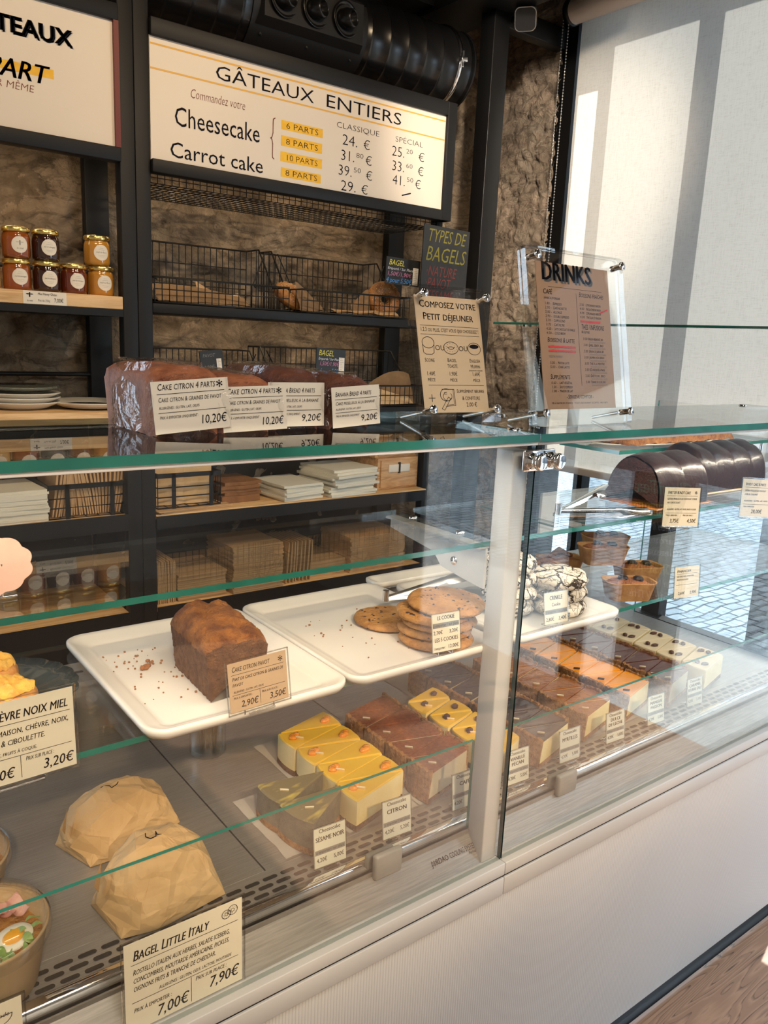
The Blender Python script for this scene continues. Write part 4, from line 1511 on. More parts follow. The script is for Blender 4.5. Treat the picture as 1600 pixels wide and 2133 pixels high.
# chalkboard by the door, seen mirrored in the front glass
t = thing('standing_chalkboard', 'tall chalkboard on the pavement, mirrored in the right glass front', 'chalkboard', (3.10, -1.10, -0.05))
G = Fr((0.08, 0.02, 0.0), (-0.60, -0.80, 0), (0, 0, 1))
b = MB()
b.card(G, 0.27, 0.98, 0.02, 0)
b.build('board', 'slate', t)
b = MB()
for s, y, cap, w, m_ in (('ChariTea', 0.885, 0.060, 0.24, 0), ('PATISSERIES', 0.785, 0.055, 0.24, 1), ('Cookie / Muffin', 0.72, 0.038, 0.22, 2), ('Carrot cake', 0.66, 0.034, 0.20, 2), ('Cheesecake', 0.605, 0.036, 0.21, 2),
                      ('BOISSONS', 0.52, 0.050, 0.22, 1), ('Latte / Matcha latte', 0.46, 0.036, 0.24, 2), ('Café / Thé', 0.40, 0.036, 0.20, 2)):
    b.text(G, s, 0.135, y, cap, w, m=m_, al='c', shear=0.12, bold=0.006, c=0.001)
b.build('lettering', ['ch_teal', 'ch_yellow', 'ch_white'], t)
for x in (0.02, 0.25):
    b = MB()
    b.tube([G(x, 0.9, -0.03), G(x, 0.0, -0.22)], 0.010, 8)
    b.build('rear_leg', 'charcoal', t)

# ---------------------------------------------------------------- plates on the worktop
def plate(name, label, loc, R, mat, rim, group=None):
    t = thing(name, label, 'plate', loc, 0, group)
    b = MB()
    b.lathe([(0, 0.003), (R * 0.62, 0.003), (R * 0.66, 0.0), (R * 0.70, 0.003), (R, 0.017), (R + 0.001, 0.019), (R - 0.002, 0.0205), (R * 0.72, 0.008), (R * 0.62, 0.006), (0, 0.006)], 48, [rim if i in (3, 4, 5, 6) else mat for i in range(9) for _ in range(48)])
    b.build('dish', ['plate_white', 'plate_black'], t)
    return t


for k, lb in enumerate(('bottom white plate of the stack on the wooden worktop', 'middle white plate of the stack on the wooden worktop', 'top white plate of the stack under the patterned glass dish')):
    plate('dinner_plate', lb, (0.545, 1.60, ZW + 0.0015 + 0.0125 * k), 0.105, 0, 0, 'stacked white plates')
plate('dinner_plate', 'black plate with pale rim beside the white plate stack', (0.80 - 0.07, 1.58, ZW + 0.001), 0.115, 1, 0)
t = thing('glass_dish', 'patterned grey glass dish lying on the white plates', 'dish', (0.545, 1.60, ZW + 0.0015 + 0.0125 * 2 + 0.0205))
b = MB()
b.lathe([(0, 0.002), (0.06, 0.002), (0.10, 0.012), (0.098, 0.017), (0.06, 0.012), (0, 0.010)], 64, 0, fn=lambda a, r, z: 1 + (0.03 * math.cos(22 * a) if r > 0.05 else 0))
b.build('dish', pm('grey_glass', (0.13, 0.14, 0.11), 0.25, coat=0.4), t)

# ---------------------------------------------------------------- napkins, bags and envelopes
def pad(w, d, h, seed, mat, fold=True, jit=0.006):
    """one folded napkin / one flat paper bag: a soft rounded thin block"""
    b = MB()
    r = random.Random(seed)

    def edge(u):
        return 0.0
    nx, ny = 8, 6
    top = lambda u, v: (-w / 2 + w * u + jit * 0.3 * fbm((u * 2, v * 2, seed), 1, 2), -d / 2 + d * v, h + 0.25 * h * fbm((u * 3, v * 3, seed + 9), 1, 2))
    bot = lambda u, v: (-w / 2 + w * u + jit * 0.3 * fbm((u * 2, v * 2, seed), 1, 2), -d / 2 + d * v, 0.25 * h * fbm((u * 3, v * 3, seed + 9), 1, 2))
    b.grid(nx, ny, top)
    b.grid(nx, ny, bot, flip=True)
    for k in range(2):
        b.grid(nx, 1, lambda u, v, k=k: (lambda p, q: tuple(Vector(p).lerp(Vector(q), v)))(bot(u, k), top(u, k)))
        b.grid(ny, 1, lambda u, v, k=k: (lambda p, q: tuple(Vector(p).lerp(Vector(q), v)))(bot(k, u), top(k, u)))
    return b


def stack(name, cat, label, group, n, loc, w, d, h, mat, yaw=0.0, jit=0.006, spread=0.0, seed=0, gap=0.0):
    first = None
    r = random.Random(seed)
    for k in range(n):
        l = (loc[0] + r.uniform(-jit, jit), loc[1] + r.uniform(-jit, jit), loc[2] + k * (h + gap))
        rz = yaw + r.uniform(-1, 1) * spread
        if first is None:
            first = pad(w, d, h, seed, mat).build(name, mat, None, l, rz)
            tag(first, label, cat, group)
        else:
            o = first.copy()
            COL.objects.link(o)
            o.location = l
            o.rotation_euler = (0, 0, rz)


stack('paper_napkin', 'napkin', 'cream paper napkin in the tall stack at the left photo edge', 'napkins in the left stack', 14, (0.475, 1.56, ZN + 0.001), 0.19, 0.19, 0.0064, 'napkin', 0.05, 0.003, 0.03, 1)
stack('paper_napkin', 'napkin', 'cream paper napkin in the low stack beside the brown bags', 'napkins in the low stack', 7, (1.385, 1.555, ZN - 0.007), 0.16, 0.20, 0.0078, 'napkin', 0.12, 0.006, 0.05, 2)
stack('paper_napkin', 'napkin', 'cream paper napkin in the fanned stack beside the wooden drawer box', 'napkins in the fanned stack', 11, (1.60, 1.552, ZN - 0.007), 0.20, 0.20, 0.0085, 'napkin', 0.10, 0.012, 0.10, 3)
stack('brown_paper_bag', 'paper bag', 'dark brown paper bag stacked between black basket and napkins', 'dark brown bags on the shelf', 6, (1.19, 1.60, ZN - 0.007), 0.14, 0.16, 0.011, 'kraft_dark', 0.05, 0.006, 0.06, 4)
stack('kraft_paper_bag', 'paper bag', 'flat kraft bag lying under the black wire basket', 'flat kraft bags under the basket', 3, (1.00, 1.535, ZN - 0.007), 0.24, 0.16, 0.003, 'kraft', 0.06, 0.01, 0.06, 5)


def wall_basket(name, label, x0, x1, z0, z1, y0, y1, cat='basket'):
    t = thing(name, label, cat, (x0, y0, z0))
    w, h, d = x1 - x0, z1 - z0, y1 - y0
    b = MB()
    for yy in (0, d):
        b.box(0, w, yy - 0.002, yy + 0.002, h - 0.014, h)
        for xx in (w * 0.22, w * 0.82):
            b.box(xx, xx + 0.012, yy - 0.002, yy + 0.002, 0, h)
    for xx in (0, w):
        b.box(xx - 0.002, xx + 0.002, 0, d, h - 0.014, h)
    b.build('band', 'black', t)
    b = MB()
    for zz in (0.003, h * 0.33, h * 0.60):
        b.tube([(0, 0, zz), (w, 0, zz), (w, d, zz), (0, d, zz)], 0.0022, 6, 0, True)
    for k in range(12):
        y = d * k / 11
        for xx in (0, w):
            b.tube([(xx, y, 0.003), (xx, y, h)], 0.0016, 5)
    for k in range(7):
        b.tube([(w * k / 6, 0, 0.003), (w * k / 6, d, 0.003)], 0.0016, 5)
    b.build('wire_grid', 'black', t)


wall_basket('metal_basket', 'black metal basket packed with upright kraft bags, left of the upright', 0.575, 0.785, ZN, ZN + 0.10, 1.475, 1.70)
wall_basket('metal_basket', 'black metal basket with large kraft bags, right of the upright', 0.890, 1.095, ZN + 0.002, ZN + 0.112, 1.475, 1.66)


def bags_row(label, group, n, x0, x1, z, h, d, lean_f, mat='kraft', y=1.585):
    first = None
    r = random.Random(n)
    for k in range(n):
        x = x0 + (x1 - x0) * (k + 0.5) / n
        l = (x, y + r.uniform(-0.004, 0.004), z)
        if first is None:
            b = MB()
            b.grid(2, 6, lambda u, v: (0.001 + 0.0022 * u + 0.003 * math.sin(v * 3), -d / 2, h * v))
            b.box(0, 0.0035, -d / 2, d / 2, 0, h)
            first = b.build('kraft_paper_bag', mat, None, l)
            tag(first, label, 'paper bag', group)
            o = first
        else:
            o = first.copy()
            COL.objects.link(o)
            o.location = l
        o.rotation_euler = (0, lean_f((k + 0.5) / n) + r.uniform(-0.015, 0.015), 0)


bags_row('upright kraft bag packed with others in the black basket', 'kraft bags in the left basket', 26, 0.585, 0.778, ZN + 0.006, 0.145, 0.19, lambda u: 0.16 * math.sin(u * 7 + 1))
for k, (x, lb, a) in enumerate(((0.945, 'large pale kraft bag standing in the right black basket, nearest the upright', 0.03), (1.035, 'large pale kraft bag standing in the right black basket, farther from the upright', -0.04))):
    b = MB()
    b.grid(8, 10, lambda u, v: (-0.048 + 0.096 * u, -0.004 - 0.006 * math.sin(3.14 * u) + 0.004 * fbm((u * 2, v * 2, k), 1, 2), 0.165 * v), 0, False)
    b.grid(8, 10, lambda u, v: (-0.048 + 0.096 * u, 0.010 + 0.006 * math.sin(3.14 * u), 0.165 * v), 0, False)
    for s in (-1, 1):
        b.add([(s * 0.048, -0.004, 0), (s * 0.048, 0.010, 0), (s * 0.048, 0.010, 0.165), (s * 0.048, -0.004, 0.165)], [(0, 1, 2, 3)], 0)
    o = b.build('kraft_paper_bag', 'kraft_pale', None, (x, 1.52, ZN + 0.006), a)
    tag(o, lb, 'paper bag')

stack('kraft_envelope', 'envelope', 'kraft envelope in the tall flat stack on the low shelf', 'envelopes in the tall stack', 24, (1.225, 1.555, ZL + 0.001), 0.185, 0.20, 0.0058, 'envelope', 0.0, 0.003, 0.01, 11, 0.0008)
stack('kraft_envelope', 'envelope', 'kraft envelope in the short flat stack on the low shelf', 'envelopes in the short stack', 13, (1.035, 1.575, ZL + 0.001), 0.165, 0.20, 0.0058, 'envelope', 0.0, 0.003, 0.01, 12, 0.0008)
stack('kraft_envelope', 'envelope', 'kraft envelope in the long flat stack below the drawer box', 'envelopes in the long stack', 16, (1.735, 1.575, ZL + 0.001), 0.25, 0.20, 0.0075, 'kraft', 0.0, 0.004, 0.02, 13, 0.0008)
bags_row('upright kraft envelope at the left end of the low shelf', 'upright envelopes at the low shelf end', 10, 0.885, 0.945, ZL + 0.001, 0.135, 0.16, lambda u: 0.0, 'envelope', 1.56)
bags_row('upright folded kraft envelope in the middle of the low shelf', 'upright envelopes in the shelf middle', 8, 1.335, 1.445, ZL + 0.001, 0.145, 0.16, lambda u: 0.06, 'envelope', 1.56)
stack('kraft_envelope', 'envelope', 'wide kraft envelope in the low pile on the low shelf', 'envelopes in the low pile', 5, (1.53, 1.60, ZL + 0.001), 0.15, 0.2, 0.010, 'kraft', 0.0, 0.004, 0.02, 14, 0.001)


def drawer_box(label, loc, w, d, h):
    t = thing('drawer_box', label, 'drawer box', loc)
    b = MB()
    b.rbox(0, w, 0, d, 0, h, 0.002)
    b.build('box_body', 'beech', t)
    b = MB()
    b.rbox(0.012, w - 0.012, -0.006, 0.001, 0.008, h - 0.008, 0.0015)
    df = b.build('drawer_front', 'beech', t)
    b = MB()
    b.rbox(w / 2 - 0.05, w / 2 + 0.05, -0.010, -0.005, h * 0.55, h * 0.80, 0.002, 0)
    b.box(w / 2 - 0.004, w / 2 + 0.004, -0.011, -0.006, h * 0.52, h * 0.86, 1)
    b.build('label_holder', ['label', 'black'], df)


drawer_box('pale wooden drawer box on the shelf, lower of two', (1.735, 1.50, ZN - 0.008), 0.19, 0.27, 0.118)
drawer_box('pale wooden drawer box on the shelf, upper of two', (1.728, 1.51, ZN + 0.1105), 0.19, 0.26, 0.085)

# ---------------------------------------------------------------- price cards
def price_card(label, F, w, h, lines, mat='cream', rules=(), sleeve=True, foot=0.0, group=None, extra=None, name='price_card', border=0.004, k=1.0):
    """paper card in a clear sleeve on a small clear foot; lines: (text, x, y, cap, width, align, small, shear, bold)"""
    t = thing(name, label, 'price card', F.o, 0, group)
    t.scale = (k, k, k)
    G = Fr((0, 0, 0), F.u, F.v)
    b = MB()
    b.card(G, w, h, 0.0007, 0)
    for (s, x, y, cap, wd, al, small, sh, bo) in lines:
        b.text(G, s, x, y, cap, wd, m=1, al=al, small=small, shear=sh, bold=max(0.0, bo) + 0.007, c=0.0004)
    for r in rules:
        (x0, y0, x1, y1, th) = r[:5]
        if abs(y1 - y0) < abs(x1 - x0):
            b.quad(G, x0, x1, y0, y0 + th, 0.0004, 1 if len(r) < 6 else r[5])
        else:
            b.quad(G, x0, x0 + th, y0, y1, 0.0004, 1)
    if extra:
        extra(b, G)
    b.build('card', [mat, 'ink', 'grey_ink'], t)
    if sleeve:
        b = MB()
        q = [(-border, -border), (w + border, -border), (w + border, h + border), (-border, h + border)]
        b.add([G(x, y, 0.0016) for x, y in q], [(0, 1, 2, 3)], 0)
        for (xa, ya, xb, yb) in ((-border, -border, w + border, -border + .0012), (-border, h + border - .0012, w + border, h + border), (-border, -border, -border + .0012, h + border), (w + border - .0012, -border, w + border, h + border)):
            b.add([G(xa, ya, c) for c in (-0.0012, 0.0016)] + [G(xb, ya, c) for c in (-0.0012, 0.0016)] + [G(xb, yb, c) for c in (-0.0012, 0.0016)] + [G(xa, yb, c) for c in (-0.0012, 0.0016)],
                  [(1, 3, 5, 7), (0, 6, 4, 2), (0, 2, 3, 1), (2, 4, 5, 3), (4, 6, 7, 5), (6, 0, 1, 7)], 1)
        b.build('sleeve', ['film_flat', M['sleeve_edge']], t)
    if foot:
        b = MB()
        b.tube([G(w * 0.25, 0.004, -0.003), G(w * 0.25, -foot, -0.004), tuple(Vector(G(w * 0.25, -foot, -0.004)) + Vector((0, 0.022, 0))), tuple(Vector(G(w * 0.75, -foot, -0.004)) + Vector((0, 0.022, 0))), G(w * 0.75, -foot, -0.004), G(w * 0.75, 0.004, -0.003)], 0.0012, 6)
        a, c = Vector(G(w * 0.28, -foot + 0.0015, 0.004)), Vector(G(w * 0.72, -foot + 0.0015, 0.004))
        b.tube([tuple(a), tuple(c)], 0.0022, 8, 1)
        b.build('clip', ['chrome', M['sleeve_edge']], t)
    return t


M['sleeve_edge'] = clear('sleeve_edge', (0.80, 0.80, 0.78), 0.12)


def star(b, G, x, y, r):
    for k in range(3):
        a = math.pi * k / 3 + 0.5
        b.stroke(G, [(x - r * math.cos(a), y - r * math.sin(a)), (x + r * math.cos(a), y + r * math.sin(a))], r * 0.22, 1, 0.0004)
        for s in (-1, 1):
            for da in (-0.45, 0.45):
                p = (x + s * r * 0.55 * math.cos(a), y + s * r * 0.55 * math.sin(a))
                b.stroke(G, [p, (p[0] + s * r * 0.4 * math.cos(a + da), p[1] + s * r * 0.4 * math.sin(a + da))], r * 0.16, 1, 0.0004)


def cheesecake_card(flavour, label, x, y=0.092, yaw=-0.06, two=None, p2='5,20€'):
    ls = [('Cheesecake', 0.028, 0.055, 0.0062, 0.038, 'c', None, 0, -0.012)]
    if two:
        ls += [(two[0], 0.028, 0.0445, 0.0066, None, 'c', None, 0, 0.012), (two[1], 0.028, 0.0345, 0.0066, 0.050 if len(two[1]) > 9 else None, 'c', None, 0, 0.012)]
    else:
        ls += [(flavour, 0.028, 0.0415, 0.0072, 0.050 if len(flavour) > 9 else 0.042 if len(flavour) > 7 else None, 'c', None, 0, 0.012)]
    ls += [('à emporter / sur place', 0.028, 0.0225, 0.0046, 0.049, 'c', None, 0.1, 0.0), ('4,20€', 0.004, 0.0085, 0.0066, 0.0185, 'l', None, 0, -0.004), (p2, 0.0525, 0.0085, 0.0066, 0.0185, 'r', None, 0, -0.004)]
    price_card(label, lean((x, y, 0.657), 0.12, yaw, 0.0), 0.056, 0.064, ls, 'tag', ((0.0015, 0.0205, 0.0545, 0.0205, 0.0078, 2),), True, 0.005, None, None, 'price_card', 0.001)


cheesecake_card('SÉSAME NOIR', 'price card reading sésame noir, in front of the grey cheesecake', 0.5865, p2='5,00€')
cheesecake_card('CITRON', 'price card reading citron, in front of the lemon cheesecake', 0.717)
cheesecake_card('CAFÉ', 'price card reading café, in front of the coffee cheesecake', 0.868, p2='5,20€')
cheesecake_card('', 'price card reading vanille pécan, just right of the glass joint', 1.005, 0.096, -0.06, ('VANILLE', 'PÉCAN'), '5,00€')
cheesecake_card('MYRTILLES', 'price card reading myrtilles, in front of the black berry cheesecake', 1.152, 0.096, p2='5,00€')
cheesecake_card('', 'price card reading dulce de leche, in front of the caramel cheesecake', 1.296, 0.096, -0.06, ('DULCE', 'DE LECHE'), '5,00€')
cheesecake_card('', 'price card reading mangue passion, hazed by the reflection, in front of the orange cheesecake', 1.441, 0.098, -0.06, ('MANGUE', 'PASSION'), '5,00€')
cheesecake_card('', 'price card reading caramel beurre salé, hazed, in front of the cream coloured slices', 1.601, 0.104, -0.06, ('CARAMEL', 'BEURRE SALÉ'), '5,00€')

price_card('price card reading Le Cookie, in front of the cookie stack', lean((0.7674, 0.0562, 0.9821), 0.16, -0.10), 0.064, 0.072,
           [('LE COOKIE', 0.032, 0.0605, 0.0072, 0.040, 'c', None, 0, 0.006), ('à emporter / sur place', 0.032, 0.0475, 0.0058, 0.058, 'c', None, 0.1, 0.0), ('2,70€', 0.003, 0.0335, 0.0068, 0.021, 'l', None, 0, -0.004), ('3,20€', 0.060, 0.0335, 0.0068, 0.021, 'r', None, 0, -0.004),
            ('LES 5 COOKIES', 0.032, 0.0195, 0.0072, 0.054, 'c', None, 0, 0.0), ('à emporter :', 0.004, 0.005, 0.0052, 0.026, 'l', None, 0.1, 0), ('12,00€', 0.060, 0.005, 0.0068, 0.025, 'r', None, 0, -0.004)],
           'cream', ((0.002, 0.0455, 0.062, 0.0455, 0.0092, 2),), True, 0.008, None, None, 'price_card', 0.001, k=0.830)
price_card('price card reading Crinkle Cookie, between the cracked sugar cookies', lean((1.0221, 0.0562, 0.9804), 0.16, -0.10), 0.066, 0.066,
           [('CRINKLE', 0.033, 0.050, 0.0088, 0.036, 'c', None, 0, 0.006), ('Cookie', 0.033, 0.0365, 0.0072, 0.025, 'c', None, 0, 0), ('à emporter / sur place', 0.033, 0.0225, 0.0058, 0.058, 'c', None, 0.1, 0), ('2,80€', 0.004, 0.006, 0.0078, 0.023, 'l', None, 0, 0), ('3,40€', 0.062, 0.006, 0.0078, 0.023, 'r', None, 0, 0)],
           'cream', ((0.002, 0.0205, 0.064, 0.0205, 0.0092, 2),), True, 0.008, None, None, 'price_card', 0.001, k=0.830)

SH = 0.16
price_card('tan price card reading Cake citron pavot, before the cut loaf', lean((0.4194, 0.0396, 0.9804), 0.14, 0.03, 0.02), 0.103, 0.077,
           [('Cake citron pavot', 0.006, 0.063, 0.0078, 0.066, 'l', 0.86, SH, 0), ('Part de cake citron & graines de', 0.006, 0.049, 0.0054, 0.090, 'l', 0.86, SH, 0), ('pavot', 0.006, 0.040, 0.0054, 0.018, 'l', 0.86, SH, 0),
            ('Allergènes : gluten, lait, oeufs', 0.007, 0.030, 0.0034, 0.052, 'l', 0.9, SH, 0), ('Prix à emporter :', 0.006, 0.0205, 0.0034, 0.033, 'l', 0.9, SH, 0), ('Prix sur place :', 0.055, 0.0195, 0.0034, 0.030, 'l', 0.9, SH, 0),
            ('2,90€', 0.048, 0.006, 0.0098, 0.030, 'r', None, SH, -0.004), ('3,50€', 0.098, 0.006, 0.0098, 0.030, 'r', None, SH, -0.004)],
           'tan_card', ((0.005, 0.058, 0.098, 0.058, 0.0006), (0.005, 0.0265, 0.098, 0.0265, 0.0006), (0.052, 0.004, 0.052, 0.026, 0.0006)), True, 0.008, None, lambda b, G: star(b, G, 0.092, 0.066, 0.0042), k=0.830)

price_card('price card reading chèvre noix miel, before the golden savoury rolls', lean((0.1033, 0.0479, 0.9622), 0.06, 0.05, 0.0), 0.158, 0.112,
           [('Chèvre noix miel', 0.150, 0.0865, 0.0125, 0.104, 'r', 0.9, SH, 0.004), ('fait maison, chèvre, noix,', 0.150, 0.0665, 0.0078, 0.108, 'r', 0.9, SH, 0), ('& ciboulette.', 0.119, 0.0525, 0.0078, 0.055, 'r', 0.9, SH, 0),
            ('lait, fruits à coque.', 0.108, 0.0395, 0.0048, 0.056, 'r', 0.9, SH, 0), ('Prix sur place :', 0.093, 0.0255, 0.0056, 0.036, 'l', 0.9, SH, 0), ('Prix à emporter :', 0.006, 0.0255, 0.0056, 0.036, 'l', 0.9, SH, 0),
            ('3,20€', 0.1535, 0.0075, 0.0135, 0.040, 'r', None, SH, 0), ('2,80€', 0.078, 0.0075, 0.0135, 0.040, 'r', None, SH, 0)],
           'cream', ((0.004, 0.0805, 0.153, 0.0805, 0.0007), (0.004, 0.0345, 0.153, 0.0345, 0.0007), (0.0865, 0.004, 0.0865, 0.034, 0.0007)), True, 0.006, None, None, 'price_card', 0.004, k=0.830)


def little(b, G):
    for cx, cy, r in ((0.1335, 0.1085, 0.0062), (0.1425, 0.1115, 0.0068)):
        pts = [(cx + r * math.cos(a * 0.3927), cy + r * math.sin(a * 0.3927)) for a in range(17)]
        b.stroke(G, pts, 0.0008, 1, 0.0004)
        pts = [(cx + r * .35 * math.cos(a * 0.7854), cy + r * .35 * math.sin(a * 0.7854)) for a in range(9)]
        b.stroke(G, pts, 0.0007, 1, 0.0004)
        rr = random.Random(int(cx * 1e4))
        for k in range(16):
            a, q = rr.uniform(0, 6.28), r * rr.uniform(0.45, 0.9)
            b.quad(G, cx + q * math.cos(a), cx + q * math.cos(a) + .0006, cy + q * math.sin(a), cy + q * math.sin(a) + .0008, 0.0004, 1)


price_card('large price card reading Bagel Little Italy, hooked on the front of the case', lean((0.2680, 0.0125, 0.6070), 0.02, 0.0, 0.0), 0.156, 0.124,
           [('Bagel Little Italy', 0.010, 0.0985, 0.0135, 0.098, 'l', 0.82, SH, 0.008), ('Rostello italien aux herbes, salade iceberg,', 0.010, 0.079, 0.0072, 0.128, 'l', 0.9, SH, 0), ('concombres, moutarde américaine, pickles,', 0.010, 0.0675, 0.0072, 0.127, 'l', 0.9, SH, 0), ('oignons frits & tranche de cheddar.', 0.010, 0.056, 0.0072, 0.108, 'l', 0.9, SH, 0),
            ('Allergènes : gluten, oeuf, lactose, moutarde', 0.140, 0.0445, 0.0047, 0.098, 'r', 0.9, SH, 0), ('Prix à emporter :', 0.010, 0.0265, 0.0058, 0.048, 'l', 0.9, SH, 0), ('Prix sur place :', 0.090, 0.0315, 0.0058, 0.043, 'l', 0.9, SH, 0),
            ('7,00€', 0.080, 0.007, 0.0150, 0.042, 'r', None, SH, 0), ('7,90€', 0.150, 0.012, 0.0150, 0.042, 'r', None, SH, 0)],
           'cream', ((0.008, 0.093, 0.150, 0.093, 0.0007), (0.008, 0.0405, 0.150, 0.0405, 0.0007), (0.084, 0.004, 0.084, 0.040, 0.0007)), True, 0.0, None, little)
price_card('price card with a small bowl drawing, at the bottom left photo corner', lean((0.0140, 0.0125, 0.6070), 0.02, 0.0, 0.0), 0.140, 0.118,
           [], 'cream', ((0.008, 0.084, 0.132, 0.084, 0.0007),), True, 0.0, None,
           lambda b, G: (b.stroke(G, [(0.118 + 0.012 * math.cos(math.pi + a * 0.314), 0.102 + 0.011 * math.sin(math.pi + a * 0.314)) for a in range(11)] + [(0.106, 0.102)], 0.0008, 1, .0004), b.text(G, 'salade', 0.118, 0.1005, 0.005, 0.018, m=1, al='c', shear=0.2, c=.0004)))

price_card('price card reading part de bundt cake, under the cut chocolate bundt cake', lean((1.2669, 0.0106, 1.1401), 0.10, -0.30, -0.04), 0.094, 0.084,
           [('Part de bundt cake', 0.008, 0.070, 0.0066, 0.060, 'l', 0.9, 0.1, 0), ('Gâteau moelleux au chocolat, coeur', 0.008, 0.0575, 0.0042, 0.078, 'l', 0.9, 0.1, 0), ('au chocolat', 0.008, 0.0495, 0.0042, 0.034, 'l', 0.9, 0.1, 0), ('Allergènes : gluten, lait, oeufs, fruits à coque', 0.008, 0.0355, 0.0036, 0.078, 'l', 0.9, 0.1, 0),
            ('Prix à emporter :', 0.008, 0.0225, 0.0032, 0.030, 'l', 0.9, 0.1, 0), ('Prix sur place :', 0.052, 0.0225, 0.0032, 0.028, 'l', 0.9, 0.1, 0), ('3,75€', 0.042, 0.008, 0.0080, 0.024, 'r', None, 0.1, 0), ('4,50€', 0.088, 0.008, 0.0080, 0.024, 'r', None, 0.1, 0)],
           'cream', ((0.006, 0.0655, 0.088, 0.0655, 0.0006), (0.006, 0.0285, 0.088, 0.0285, 0.0006)), True, 0.006, None, lambda b, G: star(b, G, 0.083, 0.0735, 0.0035), 'price_card', 0.003, k=0.851)
price_card('price card reading bundt cake 8 parts, under the whole chocolate bundt cake', lean((1.5326, 0.0089, 1.1333), 0.10, -0.30, -0.06), 0.098, 0.090,
           [('Bundt cake 8 parts', 0.008, 0.074, 0.0068, 0.062, 'l', 0.9, 0.1, 0), ('Gâteau moelleux au chocolat', 0.008, 0.060, 0.0046, 0.064, 'l', 0.9, 0.1, 0), ('coeur fondant', 0.008, 0.051, 0.0046, 0.040, 'l', 0.9, 0.1, 0), ('Allergènes : gluten, lait, oeufs', 0.008, 0.036, 0.0038, 0.072, 'l', 0.9, 0.1, 0), ('Prix à emporter :', 0.008, 0.022, 0.0036, 0.034, 'l', 0.9, 0.1, 0), ('28,00€', 0.066, 0.008, 0.0090, 0.034, 'r', None, 0.1, 0)],
           'cream', ((0.006, 0.0695, 0.092, 0.0695, 0.0006), (0.006, 0.029, 0.092, 0.029, 0.0006)), True, 0.006, None, lambda b, G: star(b, G, 0.087, 0.078, 0.0035), 'price_card', 0.003, k=0.851)
price_card('price card beside the small cakes in paper moulds, hazed by the reflection', lean((1.4021, 0.0504, 0.9671), 0.10, -0.2), 0.080, 0.076,
           [('Financier', 0.006, 0.063, 0.0062, 0.046, 'l', 0.9, 0.1, 0), ('Gâteau aux amandes,', 0.006, 0.051, 0.0044, 0.056, 'l', 0.9, 0.1, 0), ('fruits rouges', 0.006, 0.043, 0.0044, 0.038, 'l', 0.9, 0.1, 0), ('2,60€', 0.034, 0.008, 0.0068, 0.022, 'r', None, 0.1, 0), ('2,90€', 0.072, 0.008, 0.0068, 0.022, 'r', None, 0.1, 0)],
           'cream', ((0.005, 0.0585, 0.074, 0.0585, 0.0006), (0.005, 0.032, 0.074, 0.032, 0.0006)), True, 0.006, None, None, 'price_card', 0.003, k=0.830)

# cloud-shaped card on the upper glass shelf, seen from behind
t = thing('cloud_card', 'pink cloud-shaped card on the upper glass shelf at the left photo edge', 'price card', (0.1669, 0.0983, ZS1))
t.scale = (0.851,) * 3
b = MB()
prof = []
for k in range(96):
    a = 2 * math.pi * k / 96
    r = 1.0 + 0.09 * abs(math.sin(a * 5.0))
    prof.append((0.046 * r * math.cos(a), 0.048 + 0.036 * r * math.sin(a)))
G = Fr((0, 0, 0), (1, 0, 0), (0, 0.1, 1))
vs = [G(x, y, c) for c in (-0.002, 0.002) for x, y in prof]
b.add(vs, [tuple(range(96))[::-1], tuple(range(96, 192))] + [(i, (i + 1) % 96, 96 + (i + 1) % 96, 96 + i) for i in range(96)], 0)
b.build('card', 'cloud_pink', t)
b = MB()
b.tube([(0.012, 0.012, 0.003), (0.012, 0.004, 0.05)], 0.002, 6)
b.tube([(-0.012, 0.012, 0.003), (0.03, 0.012, 0.003)], 0.002, 6)
b.build('stand', 'chrome', t)

# ---------------------------------------------------------------- acrylic signs on the glass top
def acrylic_sign(label, F, w, h, pw, ph, px, py, paper, draw, mats):
    t = thing('acrylic_sign', label, 'sign', F.o)
    G = Fr((0, 0, 0), F.u, F.v)
    TH = 0.010
    for nm, c0, c1 in (('front_sheet', 0.0012, 0.0012 + TH), ('back_sheet', -0.0012 - 0.005, -0.0012)):
        b = MB()
        poly = rrect(0, w, 0, h, 0.006, 4)
        n = len(poly)
        vs = [G(x, y, c0) for x, y in poly] + [G(x, y, c1) for x, y in poly]
        b.add(vs, [tuple(range(n))[::-1], tuple(range(n, 2 * n))], 0)
        b.add(vs, [(i, (i + 1) % n, n + (i + 1) % n, n + i) for i in range(n)], 1)
        b.build(nm, ['acrylic', M['acrylic_side']], t)
    b = MB()
    b.quad(G, px, px + pw, py, py + ph, 0.0, 0)
    b.quad(G, px, px + pw, py, py + ph, -0.0006, 0)
    draw(b, lambda x, y, c=0.0: G(px + x, py + y, c))
    b.build('printed_sheet', mats, t)
    for (x, y) in ((0.014, 0.020), (w - 0.014, 0.020), (0.018, h - 0.016), (w - 0.014, h - 0.016)):
        b = MB()
        T = Matrix.Translation(G(x, y, 0.0012 + TH)) @ Matrix((tuple(G.u), tuple(G.v), tuple(G.n))).transposed().to_4x4()
        b.lathe([(0.0052, -0.0135), (0.0052, 0.007), (0.0072, 0.0072), (0.0072, 0.0105), (0.0064, 0.0115), (0, 0.0115)], 24, 0, (0, 0, 0), T)
        b.build('standoff', 'chrome', t)
    for x in (0.014, w - 0.014):
        b = MB()
        p = Vector(G(x, 0.020, -0.007))
        q = p + Vector((0, 0.055, 0))
        q.z = 0.004
        b.tube([tuple(p), tuple(q)], 0.0028, 12)
        b.build('rear_leg', 'steel_plain', t)
    return t


M['acrylic_side'] = clear('acrylic_side', (0.80, 0.81, 0.81), 0.10)


